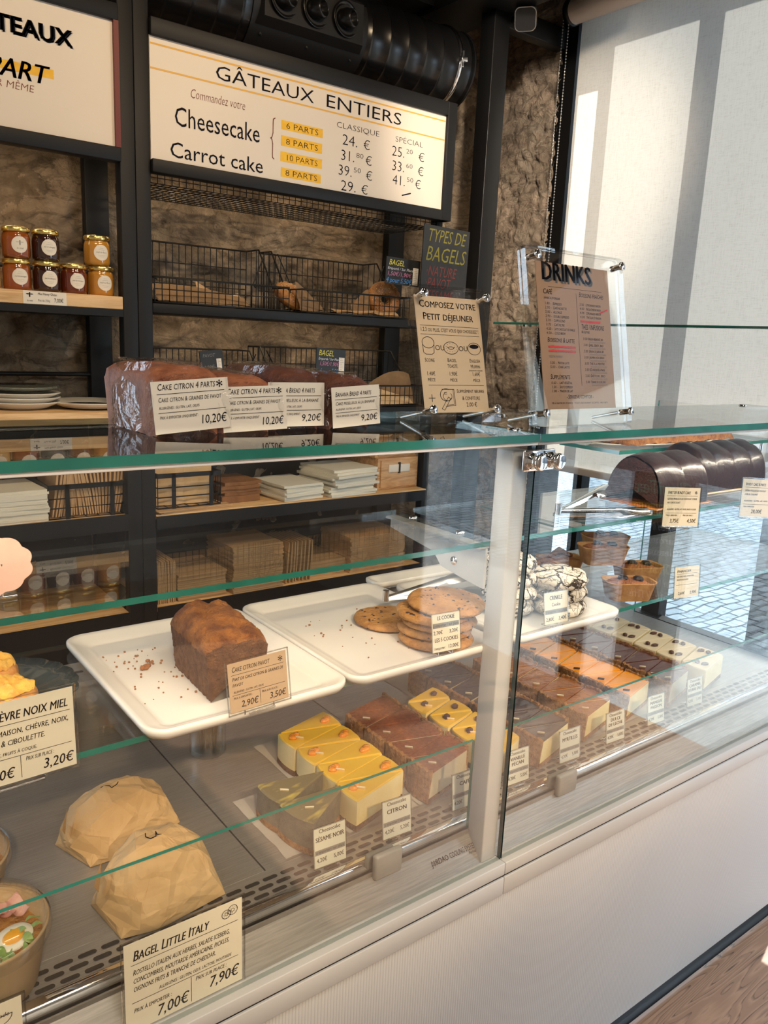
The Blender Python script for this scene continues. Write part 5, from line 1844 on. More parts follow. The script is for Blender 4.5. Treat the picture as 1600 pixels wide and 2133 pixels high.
def circ(cx, cy, rx, ry, a0=0, a1=360, n=24):
    return [(cx + rx * math.cos(math.radians(a0 + (a1 - a0) * i / n)), cy + ry * math.sin(math.radians(a0 + (a1 - a0) * i / n))) for i in range(n + 1)]


def draw_breakfast(b, G):
    T = lambda s, x, y, cap, w=None, al='c', small=None, bo=0.0, sh=0.0: b.text(G, s, x, y, cap, w, m=1, al=al, small=small, bold=bo, shear=sh, c=0.0003)
    LN = lambda pts, w=0.0009: b.stroke(G, pts, w, 1, 0.0003)
    W, H = 0.128, 0.198
    T('Composez votre', 0.064, 0.1785, 0.0118, 0.112, small=0.86, bo=0.006)
    T('Petit déjeuner', 0.063, 0.1575, 0.0118, 0.100, small=0.86, bo=0.006)
    LN([(0.006, 0.1475), (0.122, 0.1475)], 0.0006)
    T('1.2.3 ou plus, c’est vous qui choisissez !', 0.064, 0.1375, 0.0068, 0.116, small=0.85)
    LN([(0.006, 0.1325), (0.122, 0.1325)], 0.0006)
    LN(circ(0.0185, 0.1185, 0.0115, 0.0095))
    LN([(0.0075, 0.1145), (0.0085, 0.1015), (0.013, 0.0985), (0.024, 0.0985), (0.0285, 0.1015), (0.0295, 0.1145)])
    LN(circ(0.0625, 0.1105, 0.0145, 0.0105))
    LN(circ(0.0625, 0.1105, 0.005, 0.0022))
    LN([(0.055, 0.1125), (0.0575, 0.110)])
    LN([(0.070, 0.1125), (0.0675, 0.110)])
    for k in range(12):
        a = k * 0.5236 + 0.2
        x, y = 0.0625 + 0.0105 * math.cos(a), 0.1105 + 0.0070 * math.sin(a)
        b.quad(G, x, x + 0.0009, y, y + 0.0009, 0.0003, 1)
    LN(circ(0.1095, 0.1105, 0.0130, 0.0105))
    el = circ(0.1095, 0.1145, 0.0095, 0.0038)[:-1]
    b.add([G(x, y, 0.0003) for x, y in el], [tuple(range(len(el)))], 1)
    T('OU', 0.0405, 0.106, 0.0085)
    T('OU', 0.0870, 0.106, 0.0085)
    T('Scone', 0.0185, 0.0860, 0.0062, 0.019, small=0.86)
    T('Bagel', 0.0620, 0.0865, 0.0062, 0.018, small=0.86)
    T('toasté', 0.0620, 0.0765, 0.0062, 0.020, small=0.92)
    T('English', 0.1085, 0.0865, 0.0062, 0.022, small=0.86)
    T('Muffin', 0.1085, 0.0765, 0.0062, 0.020, small=0.86)
    T('(uniquement le samedi)', 0.1085, 0.0715, 0.0026, 0.028)
    for x, p in ((0.0185, '1.40€'), (0.0620, '1.90€'), (0.1085, '1.60€')):
        T(p, x, 0.0630, 0.0066, 0.017)
        T('pièce', x, 0.0530, 0.0055, 0.0145, small=0.92)
    LN([(0.012, 0.0465), (0.122, 0.0465)], 0.0006)
    LN([(0.0100, 0.0245), (0.0220, 0.0245)], 0.0011)
    LN([(0.0160, 0.0185), (0.0160, 0.0305)], 0.0011)
    LN(circ(0.0440, 0.0300, 0.0115, 0.0105, 60, 330))
    LN([(0.036, 0.0395), (0.060, 0.0395), (0.061, 0.0120), (0.042, 0.0105)])
    LN([(0.058, 0.0395), (0.0585, 0.0140), (0.045, 0.0125)], 0.0007)
    LN(circ(0.0465, 0.0275, 0.0085, 0.0075, 100, 400), 0.0008)
    LN([(0.0335, 0.0065), (0.0385, 0.0040), (0.0520, 0.0235), (0.0480, 0.0265), (0.0335, 0.0065)], 0.0009)
    for q in ((0.0405, 0.0345), (0.0405, 0.0315)):
        LN([q, (q[0] + 0.005, q[1])], 0.0008)
    T('Supplément beurre', 0.0935, 0.0335, 0.0062, 0.056, small=0.88)
    T('& confiture', 0.0935, 0.0215, 0.0062, 0.036, small=0.92)
    T('2.00 €', 0.0935, 0.0100, 0.0070, 0.022)


acrylic_sign('acrylic sign with a peach breakfast sheet, nearest the wrapped loaves', lean((0.797, 0.152, ZT), 0.265, -0.08, 0.0), 0.157, 0.219, 0.130, 0.187, 0.012, 0.018, 'peach',
             lambda b, g: draw_breakfast(b, lambda x, y, c=0.0: g(x * 1.015, y * 0.945, c)), ['peach', 'ink'])


def draw_drinks(b, G):
    T = lambda s, x, y, cap, w=None, al='l', m=1, small=None, bo=0.0, sh=0.12, c=0.0003: b.text(G, s, x, y, cap, w, m=m, al=al, small=small, bold=bo, shear=sh, c=c)
    T('DRINKS', 0.014, 0.2145, 0.030, 0.108, sh=0, bo=0.02, m=2, c=0.0002)
    T('DRINKS', 0.010, 0.2180, 0.030, 0.108, sh=0, bo=0.02, c=0.0005)
    b.stroke(G, [(0.024, 0.207), (0.142, 0.207)], 0.0005, 1, 0.0003)
    b.stroke(G, [(0.083, 0.200), (0.083, 0.040)], 0.0005, 1, 0.0003)
    T('Café', 0.012, 0.1945, 0.0085, 0.019, small=0.9, bo=0.006)
    T('(arabica) d’origine', 0.013, 0.186, 0.0040, 0.034, small=0.9)
    y = 0.1765
    for p, n_, w in (('1.80', 'Espresso', 0.019), ('2.00', 'Café noisette', 0.029), ('2.00', 'Allongé', 0.018), ('2.90', 'Double espresso', 0.033), ('3.70', 'Cappuccino', 0.024), ('3.70', 'Café filtre', 0.022), ('4.50', 'Latte chocolat ou vanille', 0.044), ('4.50', 'Cold brew', 0.023)):
        T(p + ' -', 0.014, y, 0.0044, 0.014, bo=-0.01)
        T(n_, 0.031, y, 0.0044, w, small=0.9)
        y -= 0.0071
    T('Boissons & latte', 0.015, 0.1135, 0.0082, 0.058, small=0.82)
    for yy in (0.1055, 0.0985):
        T('4.50 - latte du moment', 0.020, yy - 0.0015, 0.004, 0.045, small=0.9)
        b.stroke(G, [(0.017, yy), (0.045, yy + 0.0006), (0.073, yy)], 0.0030, 3, 0.0008)
    T('Végétal possible :', 0.016, 0.0875, 0.0040, 0.030, small=0.9, m=2)
    for yy, n_ in ((0.0765, 'Matcha latte'), (0.0695, 'Chaï latte')):
        T('5.00 -', 0.017, yy, 0.0044, 0.014, bo=-0.01)
        T(n_, 0.034, yy, 0.0044, 0.024, small=0.9)
    T('Suppléments', 0.016, 0.0510, 0.0080, 0.042, small=0.86)
    for yy, p, n_ in ((0.0425, '0.60', 'Lait végétal'), (0.0355, '1.00', 'Shot d’espresso'), (0.0285, '1.00', 'Maison de lait')):
        T(p + ' -', 0.017, yy, 0.0044, 0.014, bo=-0.01)
        T(n_, 0.034, yy, 0.0044, 0.028, small=0.9)
    T('Boissons fraîches', 0.089, 0.1945, 0.0082, 0.056, small=0.82, bo=-0.006)
    y = 0.1795
    for p, n_ in (('3.50', 'Citronnade maison'), ('4.00', 'Thé glacé menthe maison'), ('4.00', 'Citronnade hibiscus'), ('4.00', 'Thé glacé maison')):
        T(p, 0.089, y, 0.0044, 0.010, bo=-0.01)
        T(n_, 0.103, y, 0.0042, 0.034, small=0.9)
        y -= 0.0072
    b.stroke(G, [(0.090, 0.1525), (0.112, 0.1520), (0.133, 0.1525)], 0.0032, 3, 0.0008)
    b.stroke(G, [(0.134, 0.1690), (0.140, 0.1715), (0.152, 0.1760)], 0.0022, 3, 0.0008)
    T('Thés / Infusions', 0.090, 0.1385, 0.0088, 0.052, small=0.95)
    T('Bio, équitable', 0.090, 0.1320, 0.0042, 0.018, small=0.9)
    y = 0.1200
    for n_ in ('English breakfast, bio', 'Earl grey, bio', 'Sencha du jardin, bio', 'Jasmin hoa binh', 'Thé à la menthe', 'Darjeeling', 'Détox, bio', 'Tisane du soir, bio'):
        T('3.00', 0.092, y, 0.0044, 0.010, bo=-0.01)
        T(n_, 0.104, y, 0.0044, 0.034, small=0.9)
        T('thé aux notes douces et fruitées', 0.105, y - 0.0050, 0.0030, 0.038, small=0.9, m=2)
        y -= 0.0108
    T('- Service au comptoir -', 0.0775, 0.0175, 0.0070, 0.060, al='c', small=0.86)
    T('CB à partir de 10 euros · tickets restaurant acceptés · prix nets', 0.0775, 0.0085, 0.0030, 0.125, al='c', small=0.9, m=1)


acrylic_sign('acrylic sign with a brown drinks menu and red marker strokes', lean((0.964, 0.071, ZT), 0.205, 0.0, 0.0), 0.248, 0.288, 0.186, 0.240, 0.033, 0.028, 'kraft_card',
             lambda b, g: draw_drinks(b, lambda x, y, c=0.0: g(x * 1.17, y * 0.97, c)), ['kraft_card', 'ink', 'grey_ink', 'red_marker'])

# ---------------------------------------------------------------- wrapped loaves on the glass top
def loaf_shape(b, w, d, h, dome, seed, m_side=0, m_top=0, nu=30, nv=22, rough_=0.002):
    """tin loaf with its base at z=0, front face at y=0: tapered sides, domed split top"""
    def g(u, v):
        # v runs round the section from left base over the top to right base, u along the length
        y = d * u
        e = min(u, 1 - u) / 0.08
        k = min(1.0, 0.86 + 0.14 * min(1, e))
        if v < 0.32:
            q = v / 0.32
            x, z = -w / 2 * (0.90 + 0.10 * q), h * q
        elif v > 0.68:
            q = (1 - v) / 0.32
            x, z = w / 2 * (0.90 + 0.10 * q), h * q
        else:
            q = (v - 0.32) / 0.36
            x = -w / 2 * math.cos(math.pi * q) * (1.03 if 0.05 < q < 0.95 else 1.0)
            z = h + dome * math.sin(math.pi * q) ** 0.75 * (0.55 + 0.45 * min(1, e))
            z -= 0.22 * dome * max(0, 1 - abs(q - 0.5 - 0.05 * math.sin(9 * u + seed)) / 0.07) * min(1, e)
        n = rough_ * fbm((x * 60 + seed, y * 60, z * 60), 1, 3)
        return (x * (0.5 + 0.5 * k) if v < .32 or v > .68 else x * k, y + (0.004 * (1 - min(1, e)) * 0), z * (1 if v < .32 or v > .68 else 1) + n)
    b.grid(nv, nu, lambda a, c: g(c, a), m_side, True)
    n = nv + 1
    for u, fl in ((0.0, False), (1.0, True)):
        ring = [g(u, k / nv) for k in range(n)]
        c = (0, d * u, h * 0.5)
        f = [(n, k, k + 1) if fl else (n, k + 1, k) for k in range(n - 1)]
        b.add(ring + [c], f, m_side, False)
    # material of the top part
    return b


def wrap(w, d, h, seed):
    b = MB()

    def g(u, v):
        a = 2 * math.pi * u
        k = 0.82
        cx = math.copysign(abs(math.cos(a)) ** k, math.cos(a)) * w / 2
        cy_ = math.copysign(abs(math.sin(a)) ** k, math.sin(a)) * d / 2
        z = h * v
        pinch = 1.0 - 0.20 * max(0, v - 0.62) / 0.38
        wr = 1 + 0.035 * fbm((math.cos(a) * 2.2, math.sin(a) * 2.2, v * 2.5 + seed), 1.6, 3)
        return (cx * pinch * wr, d / 2 + cy_ * (1 - 0.05 * v) * wr, z * (1 - 0.02 * math.cos(4 * a)) + 0.002)
    b.grid(44, 14, g, 0, False, True)
    # folded top
    top = [g(i / 44, 1.0) for i in range(44)]
    b.add(top + [(0.004, d * 0.5, h * 1.06)], [(i, (i + 1) % 44, 44) for i in range(44)], 0, False)
    # gathered tail at the front
    for s in (-1, 1):
        b.grid(8, 5, lambda u, v: (s * (w * 0.42 + 0.012 * v), -0.002 - 0.010 * v + 0.004 * math.sin(u * 9), 0.006 + h * 0.9 * u * (1 - 0.2 * v)), 0, False)
    return b


def packed_loaf(label, loc, w, d, h, dome, mat, lines, seed, card, group):
    t = thing('wrapped_loaf', label, 'loaf cake', loc, 0, group)
    b = MB()
    loaf_shape(b, w, d, h, dome, seed)
    b.build('loaf', mat, t)
    wrap(w * 1.08, d * 1.06, h + dome * 0.95, seed).build('clear_wrap', 'film', t)
    F = lean(card[0], card[1], card[2], card[3])
    b = MB()
    cw, chh = card[4], card[5]
    b.card(F, cw, chh, 0.0006, 0)
    k = cw / 0.100
    tl, sub, price = lines
    b.text(F, tl, 0.007 * k, 0.0515 * k, 0.0076 * k, 0.075 * k, m=1, small=0.86, shear=0.14, bold=0.0, c=.0004)
    b.text(F, sub, 0.007 * k, 0.0375 * k, 0.0053 * k, 0.082 * k, m=1, small=0.88, shear=0.14, c=.0004)
    b.text(F, 'Allergènes : gluten, lait, oeufs', 0.007 * k, 0.0290 * k, 0.0033 * k, 0.052 * k, m=1, small=0.9, shear=0.14, c=.0004)
    b.text(F, 'Prix à emporter uniquement :', 0.007 * k, 0.0175 * k, 0.0036 * k, 0.050 * k, m=1, small=0.9, shear=0.14, c=.0004)
    b.text(F, price, 0.094 * k, 0.008 * k, 0.0105 * k, 0.036 * k, m=1, al='r', shear=0.12, c=.0004)
    for y in (0.0465, 0.0245):
        b.quad(F, 0.006 * k, 0.094 * k, y * k, y * k + 0.0006, 0.0004, 1)
    if 'citron' in tl.lower():
        star(b, F, 0.088 * k, 0.055 * k, 0.0042 * k)
    b.build('price_label', ['label', 'ink'], t)
    return t


CIT = ('Cake citron 4 parts', 'Cake citron & graines de pavot', '10,20€')
BAN = ('Banana Bread 4 parts', 'Cake moelleux à la banane', '9,20€')
packed_loaf('wrapped lemon loaf cake at the end of the row, nearest the camera', (0.398, 0.118, ZT), 0.094, 0.172, 0.062, 0.024, 'loaf', CIT, 1, ((-0.044, -0.010, 0.004), 0.06, 0.02, 0.07, 0.100, 0.062), 'wrapped loaf cakes on the glass top')
packed_loaf('wrapped lemon loaf cake second in the row, between lemon and banana loaves', (0.482, 0.125, ZT), 0.076, 0.165, 0.055, 0.020, 'loaf', CIT, 2, ((-0.038, -0.012, 0.003), 0.05, 0.0, 0.03, 0.092, 0.057), 'wrapped loaf cakes on the glass top')
packed_loaf('wrapped dark banana loaf, third in the row, beside a lemon loaf', (0.563, 0.135, ZT), 0.078, 0.165, 0.060, 0.024, 'loaf_dark', BAN, 3, ((-0.046, -0.004, 0.006), 0.03, 0.0, 0.0, 0.088, 0.059), 'wrapped loaf cakes on the glass top')
packed_loaf('wrapped dark banana loaf at the end of the row towards the breakfast sign', (0.646, 0.130, ZT), 0.078, 0.160, 0.056, 0.020, 'loaf_dark', BAN, 4, ((-0.034, -0.012, 0.003), 0.05, 0.02, 0.06, 0.083, 0.056), 'wrapped loaf cakes on the glass top')


# ---------------------------------------------------------------- trays
def tray(name, label, x0, x1, y0, y1, z, group=None, r=0.035, lip=0.014):
    t = thing(name, label, 'tray', ((x0 + x1) / 2, (y0 + y1) / 2, z), 0, group)
    w, d = (x1 - x0) / 2, (y1 - y0) / 2
    b = MB()
    rings = []
    for (ins, zz) in ((0.030, 0.0), (0.004, 0.002), (0.0, 0.0085), (0.0, lip), (0.003, lip + 0.0015), (0.010, lip - 0.001), (0.026, 0.0075), (0.034, 0.0055), (0.036, 0.0042), (0.042, 0.004)):
        rings.append([(p[0], p[1], zz) for p in rrect(-w + ins * 0.83, w - ins * 0.83, -d + ins * 0.83, d - ins * 0.83, max(0.006, 0.83 * (r - ins * 0.6)), 7)])
    n = len(rings[0])
    vs = [p for R in rings for p in R]
    fs = [(i * n + j, i * n + (j + 1) % n, (i + 1) * n + (j + 1) % n, (i + 1) * n + j) for i in range(len(rings) - 1) for j in range(n)]
    b.add(vs, fs, 0, True)
    b.add(rings[-1], [tuple(range(n))], 0)
    b.add(rings[0], [tuple(range(n))[::-1]], 0)
    b.build('tray_body', 'white_glaze', t)
    return t


ZTR = ZS2 + 0.001
tray('serving_tray', 'white serving tray under the cut lemon poppy loaf', 0.3165, 0.6114, 0.0446, 0.4113, ZTR)
tray('serving_tray', 'white serving tray under the flat chocolate chip cookies', 0.6152, 0.9109, 0.0446, 0.4113, ZTR)
tray('serving_tray', 'white serving tray under the sugar-cracked cookies', 0.9333, 1.2262, 0.0396, 0.3781, ZTR)
TZ = ZTR + 0.005

# cut loaf cake
t = thing('lemon_poppy_loaf', 'unwrapped brown loaf cake standing on the white tray', 'loaf cake', (0.4646, 0.1723, TZ), math.radians(-3))
t.scale = (0.83,) * 3
b = MB()
w, d, h, dome = 0.106, 0.165, 0.078, 0.042


def cake(u, v):
    y = -d / 2 + d * u
    e = min(1.0, min(u, 1 - u) / 0.09)
    if v < 0.34:
        q = v / 0.34
        x, z = -w / 2 * (0.86 + 0.14 * q), h * q
    elif v > 0.66:
        q = (1 - v) / 0.34
        x, z = w / 2 * (0.86 + 0.14 * q), h * q
    else:
        q = (v - 0.34) / 0.32
        x = -w / 2 * math.cos(math.pi * q) * 1.02
        z = h + dome * math.sin(math.pi * q) ** 0.7 * (0.45 + 0.55 * e ** 0.6) * (0.82 + 0.25 * u)
        cr = 0.5 + 0.10 * math.sin(7 * u + 0.6)
        z -= 0.010 * max(0, 1 - abs(q - cr) / 0.10) * e
        z += 0.0042 * fbm((x * 45, y * 45, 2.0), 1, 5)
    n = 0.0016 * fbm((x * 110, y * 110, z * 110), 1, 4)
    return (x + n, y * (1.0 if v < .34 or v > .66 else 0.99) + n, max(0, z + n))


b.grid(110, 90, lambda a, c: cake(c, a), 0, True)
nv = 110
for i in range(len(b.f)):
    col_ = i % nv
    if 37 <= col_ <= 72:
        b.m[i] = 1
ringn = nv + 1
for u, fl in ((0.0, False), (1.0, True)):
    ring = [cake(u, k / nv) for k in range(ringn)]
    b.add(ring + [(0, -d / 2 + d * u - (0.002 if u == 0 else -0.002), h * 0.5)], [(ringn, k, k + 1) if fl else (ringn, k + 1, k) for k in range(ringn - 1)], 0, False)
b.build('cake_body', ['cake_side', 'cake_top'], t)
rr = random.Random(5)
for k, (x, y, s, lb) in enumerate(((0.3899, 0.2536, 0.010, 'larger of the cake crumbs on the tray beside the loaf'), (0.4032, 0.2719, 0.008, 'dark cake crumb nearest the loaf on the tray'), (0.3949, 0.3034, 0.004, 'tiny crumb at the raised back rim of the loaf tray'))):
    b = MB()
    for j in range(5):
        p = (rr.uniform(-s, s) * 0.5, rr.uniform(-s, s) * 0.5, s * 0.3)
        q = s * rr.uniform(0.25, 0.45)
        b.lathe([(0, -q), (q * 0.8, -q * 0.5), (q, 0), (q * 0.7, q * 0.6), (0, q * 0.9)], 7, 0, p, fn=lambda a, r, z: 1 + 0.25 * math.sin(3 * a + j))
    tag(b.build('cake_crumb', 'crumb', None, (x, y, TZ)), lb, 'crumb')
b = MB()
for k in range(70):
    x, y = (rr.uniform(0.348, 0.431), rr.uniform(0.138, 0.328)) if k < 45 else (rr.uniform(0.664, 0.813), rr.uniform(0.113, 0.320))
    q = rr.uniform(0.0005, 0.0014)
    b.box(x - q, x + q, y - q, y + q, TZ, TZ + q * 1.5)
tag(b.build('crumbs', 'crumb'), 'fine crumbs scattered over the white trays', 'crumbs', None, 'stuff')


# ---------------------------------------------------------------- cookies
def cookie_thing(label, loc, R, h, seed, rz=0.0, group=None, tilt=(0, 0)):
    t = thing('chocolate_chip_cookie', label, 'cookie', loc, rz, group)
    t.rotation_euler = (tilt[0], tilt[1], rz)
    b = MB()
    prof = [(0, 0.0), (R * 0.85, 0.0), (R * 0.97, h * 0.25), (R, h * 0.5), (R * 0.96, h * 0.8), (R * 0.85, h * 0.98), (R * 0.6, h), (R * 0.35, h * 0.98), (R * 0.15, h), (0, h)]
    n = 56
    vs, fs = [], []
    for (r, z) in prof:
        for j in range(n):
            a = 6.28319 * j / n
            k = 1 + 0.03 * fbm((math.cos(a) * 1.5 + seed, math.sin(a) * 1.5, 0), 1, 3)
            x, y = r * k * math.cos(a), r * k * math.sin(a)
            zz = z + (0.10 * h * fbm((x * 70 + seed, y * 70, z), 1, 3) if z > h * 0.5 else 0)
            vs.append((x, y, zz))
    for i in range(len(prof) - 1):
        for j in range(n):
            a, c = i * n + j, i * n + (j + 1) % n
            fs.append((a, c, c + n, a + n))
    b.add(vs, fs, 0, True)
    b.build('dough', 'cookie', t)
    b = MB()
    r_ = random.Random(seed)
    for k in range(46):
        a, q = r_.uniform(0, 6.283), R * math.sqrt(r_.uniform(0.02, 1.0)) * 0.98
        z = h * (0.98 if q < R * 0.86 else r_.uniform(0.3, 0.7))
        s = r_.uniform(0.0013, 0.0032)
        b.lathe([(0, -s * 0.6), (s, -s * 0.3), (s * 1.1, 0), (s * 0.6, s * 0.35), (0, s * 0.45)], 7, 0, (q * math.cos(a), q * math.sin(a), z), fn=lambda aa, r, zz: 1 + 0.3 * math.sin(2 * aa + k))
    b.build('chips', 'chip', t)
    return t


cookie_thing('chocolate chip cookie lying flat on the tray beside the stack', (0.8172, 0.2329, TZ), 0.061, 0.0115, 1)
CS = (0.8363, 0.1275)
hc = 0.0138
ck = cookie_thing('chocolate chip cookie at the bottom of the stack on the tray', (CS[0] - 0.004, CS[1] - 0.004, TZ), 0.0625, hc, 2, 0.3, 'stacked chocolate chip cookies')
for k, (dx, dy, rz, lb) in enumerate(((0.000, 0.006, 1.9, 'chocolate chip cookie second from the bottom of the stack'), (0.005, 0.0, 3.1, 'chocolate chip cookie in the middle of the stack'), (-0.006, 0.004, 4.4, 'chocolate chip cookie second from the top of the stack')), 1):
    dup(ck, (CS[0] + dx, CS[1] + dy, TZ + hc * k), rz, lb, 'stacked chocolate chip cookies')
top = cookie_thing('large chocolate chip cookie on top of the stack', (CS[0] + 0.016, CS[1] - 0.002, TZ + hc * 4 + 0.001), 0.066, 0.013, 7, 0.8, 'stacked chocolate chip cookies', (0.03, -0.03))


def crinkle(label, loc, R, h, seed, rz, group='sugar-cracked cookies', first={}):
    if 'c' in first:
        o = dup(first['c'], loc, rz, label, group)
        o.scale = (R / 0.052, R / 0.052, h / 0.030)
        return o
    t = thing('crinkle_cookie', label, 'cookie', loc, rz, group)
    b = MB()
    R0, h0 = 0.052, 0.030
    prof = [(0, 0.0), (R0 * 0.80, 0.0), (R0 * 0.95, h0 * 0.2), (R0, h0 * 0.42), (R0 * 0.95, h0 * 0.66), (R0 * 0.82, h0 * 0.85), (R0 * 0.6, h0 * 0.96), (R0 * 0.3, h0), (0.001, h0)]
    n = 60
    vs, fs = [], []
    for (r, z) in prof:
        for j in range(n):
            a = 6.28319 * j / n
            k = 1 + 0.06 * fbm((math.cos(a) * 1.6, math.sin(a) * 1.6, z * 30), 1, 3)
            x, y = r * k * math.cos(a), r * k * math.sin(a)
            vs.append((x, y, max(0, z + 0.004 * fbm((x * 50, y * 50, 1.0), 1, 3) * (z > 0.003))))
    for i in range(len(prof) - 1):
        for j in range(n):
            a, c = i * n + j, i * n + (j + 1) % n
            fs.append((a, c, c + n, a + n))
    b.add(vs, fs, 0, True)
    b.build('cookie_body', 'crinkle', t)
    first['c'] = t
    t.scale = (R / 0.052, R / 0.052, h / 0.030)
    return t


hx = 0.0262
for k, (dx, dy, R, rz, lb) in enumerate(((0, 0, 0.054, 0.2, 'bottom sugar-cracked cookie of the stack beside the card, away from the joint'), (0.003, 0.003, 0.053, 1.7, 'middle sugar-cracked cookie of the stack away from the joint'), (-0.004, 0.004, 0.058, 2.9, 'top sugar-cracked cookie of the stack away from the glass joint'))):
    crinkle(lb, (1.132 + dx, 0.122 + dy, TZ + hx * k), R * 0.97, 0.0290, 1, rz)
for k, (dx, dy, R, rz, lb) in enumerate(((-0.006, -0.004, 0.050, 4.2, 'bottom sugar-cracked cookie of the stack by the glass joint'), (0.0, 0.0, 0.054, 0.9, 'second sugar-cracked cookie from below in the stack by the glass joint'), (0.004, 0.004, 0.052, 2.2, 'third sugar-cracked cookie from below in the stack by the glass joint'), (-0.004, 0.006, 0.055, 3.6, 'top sugar-cracked cookie of the stack by the glass joint'))):
    crinkle(lb, (1.050 + dx, 0.172 + dy, TZ + hx * k), R * 0.97, 0.0290, 1, rz)


# ---------------------------------------------------------------- tongs
def tongs(label, A, B1, B2, mat='chrome', w=0.020):
    """two channel-shaped steel arms from the hinge end A to the scalloped heads B1 and B2"""
    t = thing('serving_tongs', label, 'tongs', A)
    A = Vector(A)
    for B in (B1, B2):
        b = MB()
        d = Vector(B) - A
        L_ = d.length
        x = d.normalized()
        y = Vector((0, 0, 1)).cross(x).normalized()
        z = x.cross(y)
        T = Matrix((tuple(x), tuple(y), tuple(z))).transposed().to_4x4()
        prof = []
        for i in range(25):
            q = i / 24
            hw = w * (0.42 + 0.25 * q) if q < 0.70 else w * (0.60 + 0.75 * math.sin((q - 0.70) / 0.30 * math.pi * 0.62))
            if q > 0.74:
                hw *= 1 + 0.12 * math.cos((q - 0.74) * 150)
            prof.append((q * L_, hw))
        def g(u, v):
            i = min(24, int(round(u * 24)))
            q, hw = prof[i]
            s = 2 * v - 1
            return (q, hw * s, -abs(s) ** 2 * 0.007 * (1.0 if q < 0.7 * L_ else 1.6))
        b.grid(24, 6, g, 0, True, False, T)
        b.grid(24, 6, lambda u, v: tuple(Vector(g(u, v)) + Vector((0, 0, -0.0012))), 0, True, False, T, True)
        b.build('arm', mat, t)
    b = MB()
    b.tube([(-0.004, 0, -0.010), (-0.004, 0, 0.010)], 0.006, 12)
    b.build('hinge', mat, t)
    return t


# spare tray with steel tongs at the back of the cookie tray
tray('serving_tray', 'white tray end with steel tongs, behind the cookie stack', 0.9126, 1.1947, 0.3947, 0.4445, ZTR, None, 0.02)
tongs('steel tongs with dark scalloped heads resting behind the cookie stack', (0.8587, 0.2910, TZ + 0.0249), (1.0453, 0.2785, TZ + 0.0514), (1.0785, 0.2536, TZ + 0.0199), 'steel_plain', 0.017)
tongs('shiny steel tongs with scalloped heads in front of the cut bundt cake', (1.1196, 0.1281, ZS1 + 0.0119), (1.2942, 0.1621, ZS1 + 0.0383), (1.2899, 0.0642, ZS1 + 0.0119), 'chrome', 0.0145)

# ---------------------------------------------------------------- toothpicks in a ribbed glass on the deck
t = thing('toothpick_glass', 'small ribbed clear glass with toothpicks on the steel deck', 'glass', (0.606, 0.512, ZD + 0.001))
b = MB()
b.lathe([(0, 0.0), (0.032, 0.0), (0.034, 0.003), (0.034, 0.085), (0.032, 0.087), (0.030, 0.085), (0.0295, 0.010), (0, 0.008)], 60, 0, fn=lambda a, r, z: 1 + (0.018 * math.cos(14 * a) if r > 0.031 else 0))
b.build('glass_body', clear('ribbed_glass', (0.95, 0.96, 0.95), 0.08, 0.02, 0, 60, 2.5), t)
b = MB()
for k in range(70):
    a, q = rr.uniform(0, 6.28), 0.024 * math.sqrt(rr.random())
    a2 = a + rr.uniform(-0.8, 0.8)
    b.tube([(q * math.cos(a) * 0.7, q * math.sin(a) * 0.7, 0.011), (q * math.cos(a2), q * math.sin(a2), 0.075 + rr.uniform(-0.002, 0.002))], 0.0009, 4)
o = b.build('toothpicks', 'toothpick', None, (0.606, 0.512, ZD + 0.001))
tag(o, 'bundle of pale wooden toothpicks in the ribbed glass', 'toothpicks', None, 'stuff')

# ---------------------------------------------------------------- cheesecake slices
def wedge_outline(L, half, n=9, tip=0.004):
    """rim on the left around x=0, tip at x=L"""
    out = []
    for i in range(n):
        a = -half + 2 * half * i / (n - 1)
        out.append((L - L * math.cos(a), L * math.sin(a)))
    out.append((L - tip * 0.2, tip * 0.35))
    out.append((L - tip * 0.2, -tip * 0.35))
    # counter-clockwise as seen from above
    return [out[-1]] + [out[-2]] + out[:n][::-1] if False else out[:n][::-1] + [out[-1], out[-2]]


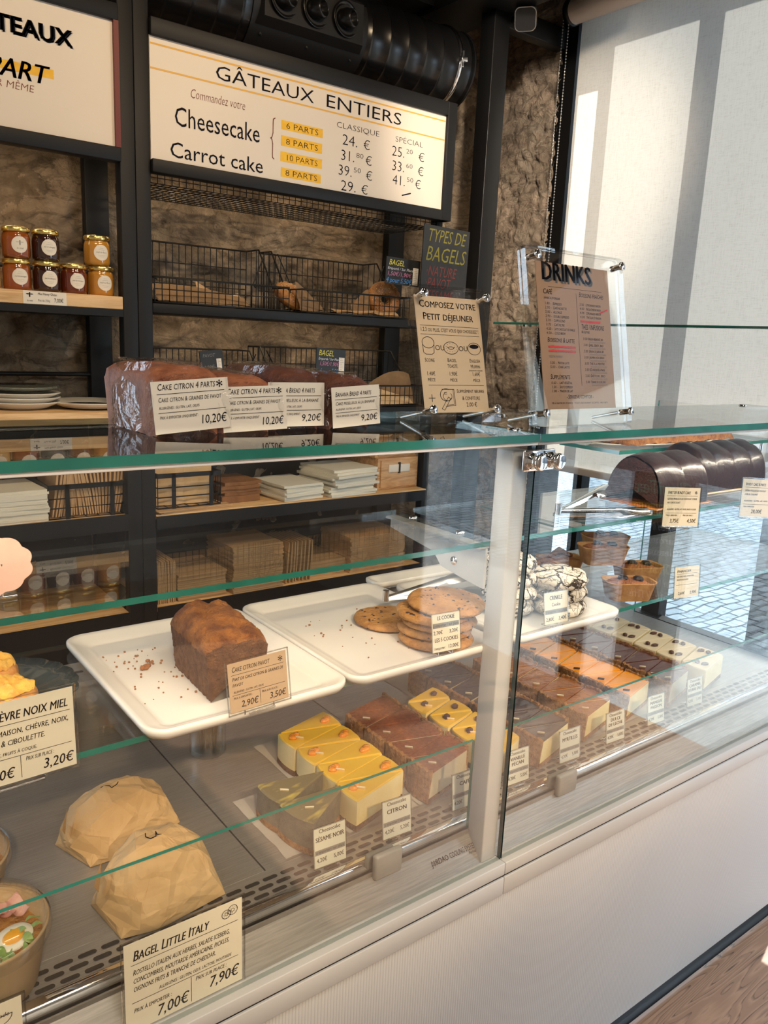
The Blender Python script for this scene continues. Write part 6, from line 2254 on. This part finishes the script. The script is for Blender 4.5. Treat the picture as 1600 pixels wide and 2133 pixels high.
def make_slice(label, cat_label, style, L=0.118, half=0.285, h=0.056, seed=0):
    side, topm, base, rim, garnish = style
    t = thing('cheesecake_slice', label, 'cheesecake slice', (0, 0, 0), 0, cat_label)
    n = 13
    arc = [(L - L * math.cos(-half + 2 * half * i / (n - 1)), L * math.sin(-half + 2 * half * i / (n - 1))) for i in range(n)]
    # outline counter-clockwise: tip lower side ... follow arc from +half to -half
    poly = arc[::-1] + [(L, -0.0012), (L, 0.0012)]
    cx = L * 0.45

    def ins(p, k):
        return (cx + (p[0] - cx) * k, p[1] * k)
    m = len(poly)
    b = MB()
    bz = 0.0105
    jag = lambda x, y: 0.0010 * fbm((x * 200, y * 200, seed), 1, 2)
    # base crust
    b.prism([ins(p, 1.008) for p in poly], 0.0, bz, 0, 0, None, False, lambda x, y: bz + jag(x, y))
    if rim:
        out_ = [ins(p, 1.0) for p in arc]
        for i in range(n - 1):
            pass
        R1, R2 = L + 0.0012, L - 0.0085
        ang = [-half + 2 * half * i / (2 * n) for i in range(2 * n + 1)]
        vs, fs = [], []
        for i, a in enumerate(ang):
            hz = h + 0.004 + 0.0035 * fbm((a * 14 + seed * 3.1, seed, 0.3), 1, 3)
            r1 = R1 + 0.0012 * fbm((a * 20, seed + 4, 0), 1, 2)
            vs += [(L - r1 * math.cos(a), r1 * math.sin(a), 0.001), (L - r1 * math.cos(a), r1 * math.sin(a), hz * 0.5), (L - (r1 - 0.001) * math.cos(a), (r1 - 0.001) * math.sin(a), hz - 0.001), (L - (R2 + 0.002) * math.cos(a), (R2 + 0.002) * math.sin(a), hz), (L - R2 * math.cos(a), R2 * math.sin(a), h - 0.002), (L - R2 * math.cos(a), R2 * math.sin(a), 0.001)]
        for i in range(len(ang) - 1):
            for j in range(5):
                fs.append((i * 6 + j, (i + 1) * 6 + j, (i + 1) * 6 + j + 1, i * 6 + j + 1))
        b.add(vs, fs, 1, False)
        b.add(vs[:6], [(0, 1, 2, 3, 4, 5)], 1)
        b.add(vs[-6:], [(5, 4, 3, 2, 1, 0)], 1)
    b.build('biscuit_crust', [base, rim or base], t)
    b = MB()
    rings = [(1.0, bz), (0.998, (bz + h) / 2), (0.995, h - 0.003), (0.975, h - 0.0005), (0.93, h)]
    vs = []
    for k, z in rings:
        for p in poly:
            q = ins(p, k)
            vs.append((q[0], q[1], z + (0.0008 * fbm((q[0] * 60, q[1] * 60, seed), 1, 2) if z > h - 0.004 else 0)))
    fs = [(r * m + i, r * m + (i + 1) % m, (r + 1) * m + (i + 1) % m, (r + 1) * m + i) for r in range(4) for i in range(m)]
    mm = [0 if r < 2 else 1 for r in range(4) for i in range(m)]
    b.add(vs, fs, mm, False)
    b.add(vs[-m:], [tuple(range(m))], 1)
    b.build('filling', [side, topm], t)
    if garnish:
        for gk in garnish:
            b = MB()
            if gk == 'orange':
                T = Matrix.Translation((0.024, 0.004, h)) @ Matrix.Rotation(0.5, 4, 'Z')
                for j in range(3):
                    b.lathe([(0, 0), (0.0068, 0.0), (0.0072, 0.003), (0.005, 0.006), (0, 0.007)], 10, 0, ((j - 1) * 0.0062, 0.0022 * (j % 2), -0.0005), T, True, lambda a, r, z: 1 + 0.16 * math.sin(3 * a + j))
                b.build('candied_orange', 'orange', t)
            elif gk == 'pecan':
                for (px, py, rz) in ((0.028, 0.004, 0.7),):
                    T = Matrix.Translation((px, py, h)) @ Matrix.Rotation(rz, 4, 'Z')
                    b.lathe([(0, 0), (0.0065, 0.001), (0.007, 0.004), (0.004, 0.007), (0, 0.0078)], 16, 0, (0, 0, 0), T @ Matrix.Diagonal((1.5, 0.95, 1, 1)), True, lambda a, r, z: 1 + 0.10 * math.cos(6 * a))
                b.build('pecan_nut', 'pecan', t)
            elif gk == 'twopecan':
                for (px, py, rz) in ((0.030, 0.008, 0.6), (0.034, -0.010, -0.3)):
                    b = MB()
                    T = Matrix.Translation((px, py, h)) @ Matrix.Rotation(rz, 4, 'Z')
                    b.lathe([(0, 0), (0.0062, 0.001), (0.0066, 0.004), (0.004, 0.006), (0, 0.0068)], 16, 0, (0, 0, 0), T @ Matrix.Diagonal((1.6, 0.9, 1, 1)), True, lambda a, r, z: 1 + 0.10 * math.cos(6 * a))
                    b.build('pecan_nut', 'pecan', t)
            elif gk in ('stick', 'darkstick'):
                T = Matrix.Translation((0.030, -0.006, h)) @ Matrix.Rotation(-0.75, 4, 'Z') @ Matrix.Rotation(0.55, 4, 'X')
                b.rbox(-0.0075, 0.0075, -0.0011, 0.0011, -0.001, 0.0062, 0.001, 0, 2, T)
                b.build('chocolate_chip', 'white_choc' if gk == 'stick' else 'chip', t)
    return t


def slice_row(kind, style, n, x0, y0, pitch, L=0.118, half=0.285, h=0.056, lab='', z=ZD + 0.0022, yaw=0.0, drift=0.0):
    """wedges set head to tail; odd ones are turned by half a circle"""
    first = {}
    r_ = random.Random(n + len(lab))
    for k in range(n):
        flip = k % 2
        x = x0 + drift * k + (L + 0.010 if flip else 0.0) + r_.uniform(-0.0015, 0.0015)
        rz = yaw + (math.pi if flip else 0.0) + r_.uniform(-0.03, 0.03)
        place = ('at the front of its row', 'second from the front, turned round', 'third from the front of its row', 'fourth from the front, turned round', 'fifth from the front of its row', 'sixth from the front, turned round', 'seventh from the front of its row', 'eighth from the front, turned round', 'ninth from the front of its row', 'tenth from the front, turned round', 'eleventh from the front of its row', 'twelfth from the front, turned round')[k]
        lb = '%s, %s' % (lab, place)
        if flip not in first:
            st = style if not flip else style[:4] + (tuple(g for g in style[4] if g not in ('stick', 'darkstick')),)
            s = first[flip] = make_slice(lb, kind, st, L, half, h, n + len(lab) + flip)
            s.location = (x, y0 + pitch * k, z)
            s.rotation_euler = (0, 0, rz)
        else:
            dup(first[flip], (x, y0 + pitch * k, z), rz, lb, kind)


def liner(label, x0, x1, y0, y1, seed):
    b = MB()
    b.grid(10, 14, lambda u, v: (x0 + (x1 - x0) * u + 0.004 * fbm((u * 3, v * 3, seed), 1, 2), y0 + (y1 - y0) * v, ZD + 0.0010 + 0.0006 * abs(fbm((u * 4, v * 4, seed), 1, 2))), 0, False)
    tag(b.build('parchment_liner', 'paper_liner'), label, 'paper')


ORG = ('cheese', 'top_lemon', 'crust_dark', None, ('orange', 'stick'))
CAF = ('cheese_tan', 'top_cocoa', 'crust_dark', 'crust', ('stick',))
PEC = ('cheese', 'top_lemon', 'crust_dark', None, ('pecan', 'stick'))
MYR = ('cheese', 'top_berry', 'crust', 'crust', ('stick',))
DUL = ('cheese', 'top_dulce', 'crust', 'crust', ('stick',))
MAN = ('cheese', 'top_mango', 'crust', 'crust', ('darkstick',))
CHO = ('cheese_tan', 'top_choco', 'crust', 'crust', ('stick',))
BEI = ('cheese', 'top_beige', 'crust_dark', None, ('twopecan',))
SES = ('cheese_grey', 'swirl', 'crust', None, ('stick',))
slice_row('lemon cheesecake slices', ORG, 8, 0.695, 0.172, 0.0335, 0.122, 0.262, 0.058, 'yellow lemon cheesecake slice with candied orange')
slice_row('coffee cheesecake slices', CAF, 8, 0.846, 0.166, 0.0335, 0.120, 0.262, 0.060, 'cocoa dusted coffee cheesecake slice')
slice_row('vanilla pecan cheesecake slices', PEC, 8, 0.992, 0.146, 0.0340, 0.094, 0.31, 0.056, 'pale yellow cheesecake slice with a pecan nut')
slice_row('black berry cheesecake slices', MYR, 12, 1.106, 0.142, 0.0345, 0.118, 0.272, 0.056, 'black berry topped cheesecake slice')
slice_row('caramel cheesecake slices', DUL, 10, 1.268, 0.165, 0.0345, 0.118, 0.272, 0.057, 'glossy caramel topped cheesecake slice')
slice_row('orange cheesecake slices', MAN, 10, 1.424, 0.175, 0.0350, 0.122, 0.262, 0.056, 'bright orange glazed cheesecake slice')
slice_row('chocolate cheesecake slices', CHO, 10, 1.566, 0.165, 0.0350, 0.120, 0.272, 0.057, 'dark chocolate glazed cheesecake slice')
slice_row('cream coloured cheesecake slices', BEI, 12, 1.712, 0.165, 0.0350, 0.130, 0.252, 0.058, 'cream coloured cheesecake slice with two pecan nuts')
liner('white parchment under the yellow lemon slices', 0.688, 0.835, 0.145, 0.48, 1)
liner('white parchment under the cocoa dusted slices', 0.838, 0.980, 0.145, 0.48, 2)
liner('white parchment under the grey sesame slices', 0.568, 0.672, 0.145, 0.33, 3)
liner('white parchment under the pale pecan slices', 0.984, 1.098, 0.142, 0.48, 4)
liner('white parchment under the black berry slices', 1.100, 1.250, 0.142, 0.60, 5)
liner('white parchment under the caramel slices', 1.254, 1.405, 0.142, 0.58, 6)
liner('white parchment under the bright orange slices', 1.410, 1.556, 0.142, 0.58, 7)
s1 = make_slice('grey black sesame cheesecake slice nearest its price card', 'black sesame cheesecake slices', SES, 0.122, 0.32, 0.058, 3)
s1.location = (0.590, 0.163, ZD + 0.0022)
s1.rotation_euler = (0, 0, 0.25)
dup(s1, (0.582, 0.232, ZD + 0.0022), 0.12, 'grey black sesame cheesecake slice behind the one with the card', 'black sesame cheesecake slices')

# ---------------------------------------------------------------- paper bags with bagels
def crumpled_bag(label, loc, w, d, h, yaw, seed, mark):
    t = thing('wrapped_bagel', label, 'paper bag', loc, yaw)
    b = MB()
    r_ = random.Random(seed)

    def surf(p):
        q = Vector(p)
        z = (q.z + 1) / 2
        dome = 1 - 0.22 * q.x ** 2 - 0.16 * q.y ** 2
        pinch = max(0.0, -q.x - 0.40) / 0.60
        return Vector((q.x * w / 2 * (1 - 0.17 * max(0, z - 0.25)), q.y * d / 2 * (1 - 0.34 * max(0, z - 0.30)) * (1 - 0.30 * pinch), max(0.0, h * z * dome * (1 - 0.18 * pinch))))
    pts = []
    for k in range(400):
        p = Vector((r_.uniform(-1, 1), r_.uniform(-1, 1), r_.uniform(-1, 1)))
        p = p / max(abs(p.x), abs(p.y), abs(p.z))
        n = (abs(p.x) ** 5 + abs(p.y) ** 5 + abs(p.z) ** 5) ** 0.2
        p = p / n
        if all((p - o).length > 0.33 for o in pts):
            pts.append(p)
    for sx in (-1, -0.4, 0.2, 1):
        for sy in (-1, 1):
            pts.append(Vector((sx * 0.97, sy * 0.97, -1.0)))
    bm = bmesh.new()
    for p in pts:
        bm.verts.new(surf(p) + Vector((r_.uniform(-1, 1), r_.uniform(-1, 1), r_.uniform(-0.6, 1))) * 0.0042 * (1 if p.z > -0.95 else 0))
    bmesh.ops.convex_hull(bm, input=bm.verts[:])
    bmesh.ops.delete(bm, geom=[v for v in bm.verts if not v.link_faces], context='VERTS')
    cen = Vector((0, 0, h * 0.3))
    bmesh.ops.subdivide_edges(bm, edges=bm.edges[:], cuts=3, use_grid_fill=True)
    for v in bm.verts:
        if v.co.z > 0.002:
            f = fbm(v.co * 55 + Vector((seed, 0, 0)), 1, 2)
            v.co += (v.co - cen).normalized() * 0.0022 * f
        v.co.z = max(0.0, v.co.z)
    bmesh.ops.triangulate(bm, faces=bm.faces[:])
    bm.verts.index_update()
    b.add([v.co[:] for v in bm.verts], [[v.index for v in f.verts] for f in bm.faces], 0, False)
    bm.free()
    # folded flap at the twisted end
    b.add([(-w * 0.47, -d * 0.30, h * 0.10), (-w * 0.36, -d * 0.46, h * 0.12), (-w * 0.33, -d * 0.45, h * 0.52), (-w * 0.50, -d * 0.20, h * 0.60), (-w * 0.56, -d * 0.10, h * 0.34)], [(0, 1, 2, 3, 4)], 0)
    b.add([(-w * 0.50, d * 0.10, h * 0.40), (-w * 0.57, d * 0.02, h * 0.62), (-w * 0.44, d * 0.16, h * 0.84)], [(0, 1, 2)], 0)
    b.build('paper', 'bag_paper', t)
    b = MB()
    pts = []
    for (a, c) in mark:
        p = surf(Vector((a, c, 1.0)) / (abs(a) ** 5 + abs(c) ** 5 + 1) ** 0.2)
        pts.append((p.x, p.y, p.z + 0.0005))
    b.tube(pts, 0.00075, 5)
    b.build('pen_mark', 'ink', t)
    return t


crumpled_bag('crumpled kraft paper parcel with a pen mark, behind the other parcel', (0.374, 0.358, ZD + 0.001), 0.165, 0.128, 0.082, 0.33, 2.0, [(-0.22, 0.28), (-0.12, 0.22), (-0.08, 0.1), (-0.10, -0.05), (0.05, -0.02), (0.14, 0.08)])
crumpled_bag('crumpled kraft paper parcel with a letter u, nearest the front glass', (0.370, 0.176, ZD + 0.001), 0.158, 0.128, 0.098, 0.14, 9.0, [(-0.10, 0.30), (-0.16, 0.12), (-0.12, -0.05), (0.0, -0.06), (0.06, 0.10), (0.08, 0.16), (0.05, 0.0), (0.12, -0.08)])


# ---------------------------------------------------------------- salad bowls at the left photo edge
def salad_bowl(label, loc, R, h, full):
    t = thing('salad_bowl', label, 'salad bowl', loc)
    b = MB()
    b.lathe([(0, 0), (R * 0.78, 0.0), (R * 0.80, 0.003), (R * 0.98, h - 0.004), (R * 1.01, h), (R * 0.99, h + 0.003), (R * 0.955, h), (R * 0.76, 0.006), (0, 0.005)], 56, 0)
    b.build('bowl', 'bowl', t)
    b = MB()
    b.lathe([(R * 1.035, h - 0.014), (R * 1.045, h - 0.010), (R * 1.03, h + 0.004), (R * 0.985, h + 0.005), (R * 0.95, h + 0.001), (R * 0.93, h + 0.012), (R * 0.90, h + 0.017), (R * 0.55, h + 0.019), (0, h + 0.019)], 56, 0)
    b.build('clear_lid', 'lid_plastic', t)
    fz = h - 0.012
    b = MB()
    b.grid(30, 8, lambda u, v: (R * 0.90 * v * math.cos(6.283 * u), R * 0.90 * v * math.sin(6.283 * u), fz - 0.012 + 0.007 * fbm((v * math.cos(6.283 * u) * 3, v * math.sin(6.283 * u) * 3, 1), 1, 3)), 0, True, True)
    b.build('grain_salad', 'grain', t)
    if full:
        for nm, m_, parts in (('egg_half', None, ()),):
            b = MB()
            T = Matrix.Translation((R * 0.42, -R * 0.22, fz - 0.006)) @ Matrix.Rotation(0.15, 4, 'X') @ Matrix.Rotation(0.4, 4, 'Z') @ Matrix.Diagonal((1.3, 1, 1, 1))
            b.lathe([(0, -0.014), (0.012, -0.010), (0.0185, 0.0), (0.0182, 0.002), (0.0105, 0.0028)], 32, 0, (0, 0, 0), T)
            b.lathe([(0.0105, 0.0028), (0.008, 0.0045), (0, 0.0055)], 32, 1, (0, 0, 0), T)
            b.build('egg_half', ['egg_white', 'yolk'], t)
        b = MB()
        r_ = random.Random(4)
        for k in range(26):
            a = r_.uniform(-1.9, -0.5) if k < 18 else r_.uniform(-0.5, 0.15)
            q = R * r_.uniform(0.50, 0.84)
            T = Matrix.Translation((q * math.cos(a), q * math.sin(a), fz - 0.008 + r_.uniform(0, 0.008))) @ Matrix.Rotation(r_.uniform(0, 6), 4, 'Z') @ Matrix.Rotation(r_.uniform(-0.6, 0.6), 4, 'X')
            b.grid(6, 3, lambda u, v: (0.020 * (u - 0.5), 0.010 * (v - 0.5) * math.sin(3.1 * min(.97, u + .03)), 0.003 * math.sin(5 * u + k)), 0, True, False, T)
        b.build('salad_leaves', 'greens', t)
        b = MB()
        for k in range(5):
            T = Matrix.Translation((R * (0.05 + 0.14 * k), R * (0.48 - 0.03 * k), fz - 0.004 + 0.002 * k)) @ Matrix.Rotation(0.5 * k, 4, 'Z')
            b.grid(10, 5, lambda u, v: (0.026 * (u - 0.5), 0.018 * (v - 0.5), 0.006 * math.sin(4 * u + k) + 0.003 * math.cos(5 * v)), 0, True, False, T)
        b.build('ham_slices', 'ham', t)
        b = MB()
        for k in range(7):
            p = (R * r_.uniform(-0.35, 0.15), R * r_.uniform(0.15, 0.5), fz - 0.002)
            b.rbox(p[0] - 0.007, p[0] + 0.007, p[1] - 0.006, p[1] + 0.006, p[2] - 0.006, p[2] + 0.006, 0.0025)
        b.build('cheese_cubes', 'cream_cheese', t)
    return t


salad_bowl('kraft salad bowl with half an egg under a clear lid, nearest the front glass', (0.138, 0.138, ZD + 0.001), 0.076, 0.082, True)
salad_bowl('kraft salad bowl with orange grains, behind the egg salad bowl', (0.128, 0.302, ZD + 0.001), 0.076, 0.082, False)

# ---------------------------------------------------------------- savoury rolls on a dark glass plate
t = thing('glass_plate', 'dark blue-grey fluted glass plate under the golden rolls', 'plate', (0.1842, 0.2578, ZTR))
t.scale = (0.83,) * 3
b = MB()
b.lathe([(0, 0.002), (0.06, 0.002), (0.105, 0.012), (0.128, 0.022), (0.128, 0.025), (0.104, 0.0165), (0.06, 0.006), (0, 0.006)], 88, 0, fn=lambda a, r, z: 1 + (0.035 * abs(math.sin(11 * a)) if r > 0.1 else 0))
b.build('dish', 'blueglass', t)


def roll(label, loc, R, seed):
    t = thing('savoury_roll', label, 'pastry', loc)
    b = MB()
    b.lathe([(0, 0), (R * 0.86, 0.0), (R, R * 0.3), (R * 0.98, R * 0.62), (R * 0.84, R * 0.86)], 40, 0, fn=lambda a, r, z: 1 + 0.05 * fbm((math.cos(a) * 2 + seed, math.sin(a) * 2, z * 30), 1, 3))
    b.build('dough', 'bun', t)
    b = MB()
    b.grid(36, 10, lambda u, v: ((R * 0.90) * v * math.cos(6.283 * u), (R * 0.90) * v * math.sin(6.283 * u), R * (0.84 + 0.36 * (1 - v * v)) + 0.007 * fbm((v * math.cos(6.283 * u) * 2.6 + seed, v * math.sin(6.283 * u) * 2.6, 0), 1, 3)), 0, True, True)
    b.build('cheese_topping', 'gold_cheese', t)


roll('golden cheese-topped roll in front on the dark glass plate', (0.1958, 0.2163, ZTR + 0.005), 0.038, 1)
roll('golden cheese-topped roll behind the front one, higher at the photo edge', (0.1925, 0.3034, ZTR + 0.005), 0.038, 5)

# ---------------------------------------------------------------- right case: chocolate bundt cakes
def bundt(label, x0, x1, yc, z, R, h, cut, ribs):
    t = thing('bundt_cake', label, 'cake', (x0, yc, z))
    L_ = x1 - x0
    b = MB()
    nu, nv = 72, 22

    def g(u, v):
        a = math.pi * v
        s = 0.5 + 0.5 * abs(math.sin(math.pi * ribs * u + 0.01)) ** 0.6
        e = min(1.0, (1 - u) / 0.10) if cut else min(1.0, min(u, 1 - u) / 0.10)
        k = (0.86 + 0.14 * s) * (0.55 + 0.45 * math.sqrt(max(0, 1 - (1 - e) ** 2)))
        lob = 1 + 0.05 * abs(math.sin(2.5 * a))
        kk = k * lob
        zz = h * math.sin(a) ** 0.75 * kk
        return (L_ * u, -R * math.cos(a) * (0.90 + 0.10 * kk) * (0.4 + 0.6 * min(1, e + .3)), zz)
    b.grid(nv, nu, lambda a, c: g(c, a), 0, True)
    ring = [g(1.0, k / nv) for k in range(nv + 1)]
    b.add(ring + [(L_, 0, h * 0.2)], [(nv + 1, k, k + 1) for k in range(nv)], 0)
    ring = [g(0.0, k / nv) for k in range(nv + 1)]
    if not cut:
        b.add(ring + [(0, 0, h * 0.2)], [(nv + 1, k + 1, k) for k in range(nv)], 0)
    b.build('glaze', 'bundt', t)
    if cut:
        b = MB()
        def face(u, v):
            p = Vector(ring[min(nv, int(round(u * nv)))])
            c = Vector((0, 0, h * 0.30))
            q = c.lerp(p, v * 0.97)
            q.x = -0.003 + 0.0022 * fbm((q.y * 120, q.z * 120, 3), 1, 3)
            return tuple(q)
        b.grid(nv, 8, face, 0, True)
        b.build('cut_face', 'bundt_crumb', t)
    return t


bundt('cut chocolate bundt cake with its dark crumb showing, near the tongs', 1.335, 1.515, 0.128, ZS1 + 0.0035, 0.062, 0.095, True, 2)
bundt('whole glossy chocolate bundt cake further along the upper shelf', 1.565, 1.86, 0.188, ZS1 + 0.0035, 0.066, 0.098, False, 4)
t = thing('cake_board', 'brown cake board under the cut bundt cake', 'board', (1.415, 0.128, ZS1 + 0.001))
b = MB()
b.rbox(-0.095, 0.105, -0.068, 0.068, 0, 0.0025, 0.001)
b.build('board', 'top_dulce', t)
t = thing('cake_board', 'pale cake board under the whole bundt cake', 'board', (1.71, 0.188, ZS1 + 0.001))
b = MB()
b.rbox(-0.152, 0.155, -0.072, 0.072, 0, 0.0025, 0.001)
b.build('board', 'tan_card', t)
# crumble cake on a plate on the short top ledge
t = thing('glass_ledge', 'short glass ledge under the crumble cake, just below the glass top', 'shelf', (0, 0, 0))
b = MB()
b.pane(1.425, 2.085, 0.235, 0.40, 1.232, 1.240)
b.build('ledge_glass', ['glass', 'edge'], t)
for y in (0.25, 0.285):
    b = MB()
    b.tube([(2.05, y, ZS1), (2.05, y, 1.232)], 0.004, 8)
    b.build('ledge_post', 'chrome', t)
t = thing('cake_plate', 'white plate under the crumble cake', 'plate', (1.69, 0.315, 1.2405))
b = MB()
b.lathe([(0, 0), (0.06, 0.0), (0.078, 0.005), (0.078, 0.007), (0.06, 0.003), (0, 0.003)], 48, 0, (0, 0, 0), Matrix.Diagonal((3.2, 1.0, 1, 1)))
b.build('dish', 'plate_white', t)
t = thing('crumble_cake', 'orange brown crumble cake on the white plate under the glass top', 'cake', (1.70, 0.310, 1.2445))
b = MB()
b.grid(60, 16, lambda u, v: (-0.22 + 0.44 * u, -0.058 + 0.116 * v, 0.002 + 0.044 * (max(0.0, 1 - (2 * u - 1) ** 8) * max(0.0, 1 - (2 * v - 1) ** 6)) ** 0.5 + 0.005 * fbm((u * 16, v * 6, 0), 1, 3)), 0, True)
b.build('cake_body', 'crumble', t)


# ---------------------------------------------------------------- small cakes in paper moulds
def mould_cake(label, loc, rz, berry, first={}):
    if berry in first:
        return dup(first[berry], loc, rz, label, 'small cakes in paper moulds')
    t = thing('small_loaf_cake', label, 'small cake', loc, rz, 'small cakes in paper moulds')
    w, d, h = 0.0515, 0.030, 0.0365
    b = MB()
    rings = [[(p[0], p[1], z) for p in rrect(-w * k, w * k, -d * k, d * k, 0.018 * k, 6)] for k, z in ((0.80, 0), (0.82, 0.002), (0.97, h - 0.003), (1.02, h), (1.01, h + 0.0018), (0.96, h - 0.001), (0.80, 0.004))]
    n = len(rings[0])
    b.add([p for R in rings for p in R], [(i * n + j, i * n + (j + 1) % n, (i + 1) * n + (j + 1) % n, (i + 1) * n + j) for i in range(6) for j in range(n)], 0, True)
    b.add(rings[0], [tuple(range(n))[::-1]], 0)
    b.build('paper_mould', 'mould', t)
    b = MB()
    b.grid(28, 9, lambda u, v: (w * 0.93 * v * math.copysign(abs(math.cos(6.283 * u)) ** 0.6, math.cos(6.283 * u)), d * 0.93 * v * math.copysign(abs(math.sin(6.283 * u)) ** 0.6, math.sin(6.283 * u)), h - 0.008 + 0.012 * (1 - v ** 2.5) + 0.003 * fbm((v * math.cos(6.283 * u) * 3, v * math.sin(6.283 * u) * 3, berry), 1, 3)), 0, True, True)
    b.build('cake_body', 'mini_cake', t)
    if berry:
        for (px, py) in ((-0.012, 0.002), (0.018, -0.004)):
            b = MB()
            b.lathe([(0, -0.004), (0.010, 0), (0.011, 0.004), (0.006, 0.008), (0, 0.008)], 14, 0, (px, py, h + 0.002), None, True, lambda a, r, z: 1 + 0.15 * math.sin(4 * a))
            b.build('dark_berry', 'berry', t)
    else:
        b = MB()
        b.tube([(-0.03, 0.0, h + 0.002), (0.0, 0.004, h + 0.012), (0.03, -0.002, h + 0.004)], [0.004, 0.011, 0.003], 8)
        b.build('fruit_slice', 'cake_top', t)
    first[berry] = t
    return t


for x, y, z, rz, br, lb in ((1.3274, 0.1085, TZ - 0.0033, -0.5, 1, 'small cake in paper mould in front, with a dark berry, beside the sugar cookies'),
                            (1.2445, 0.2619, TZ - 0.0033, -0.35, 0, 'small cake in paper mould with fruit slice, behind the sugar cookies'),
                            (1.3357, 0.2951, TZ - 0.0033, -0.35, 0, 'small cake in paper mould in the lower layer, behind the others'),
                            (1.4436, 0.1707, TZ - 0.0033, -0.4, 1, 'small cake in paper mould in the lower layer near the hazed card'),
                            (1.3565, 0.1997, TZ + 0.0431, -0.45, 1, 'small cake in paper mould resting on top of the lower ones'),
                            (1.4394, 0.2578, TZ + 0.0431, -0.45, 1, 'second small cake in paper mould of the upper layer, farther from the joint')):
    mould_cake(lb, (x, y, z), rz, br)
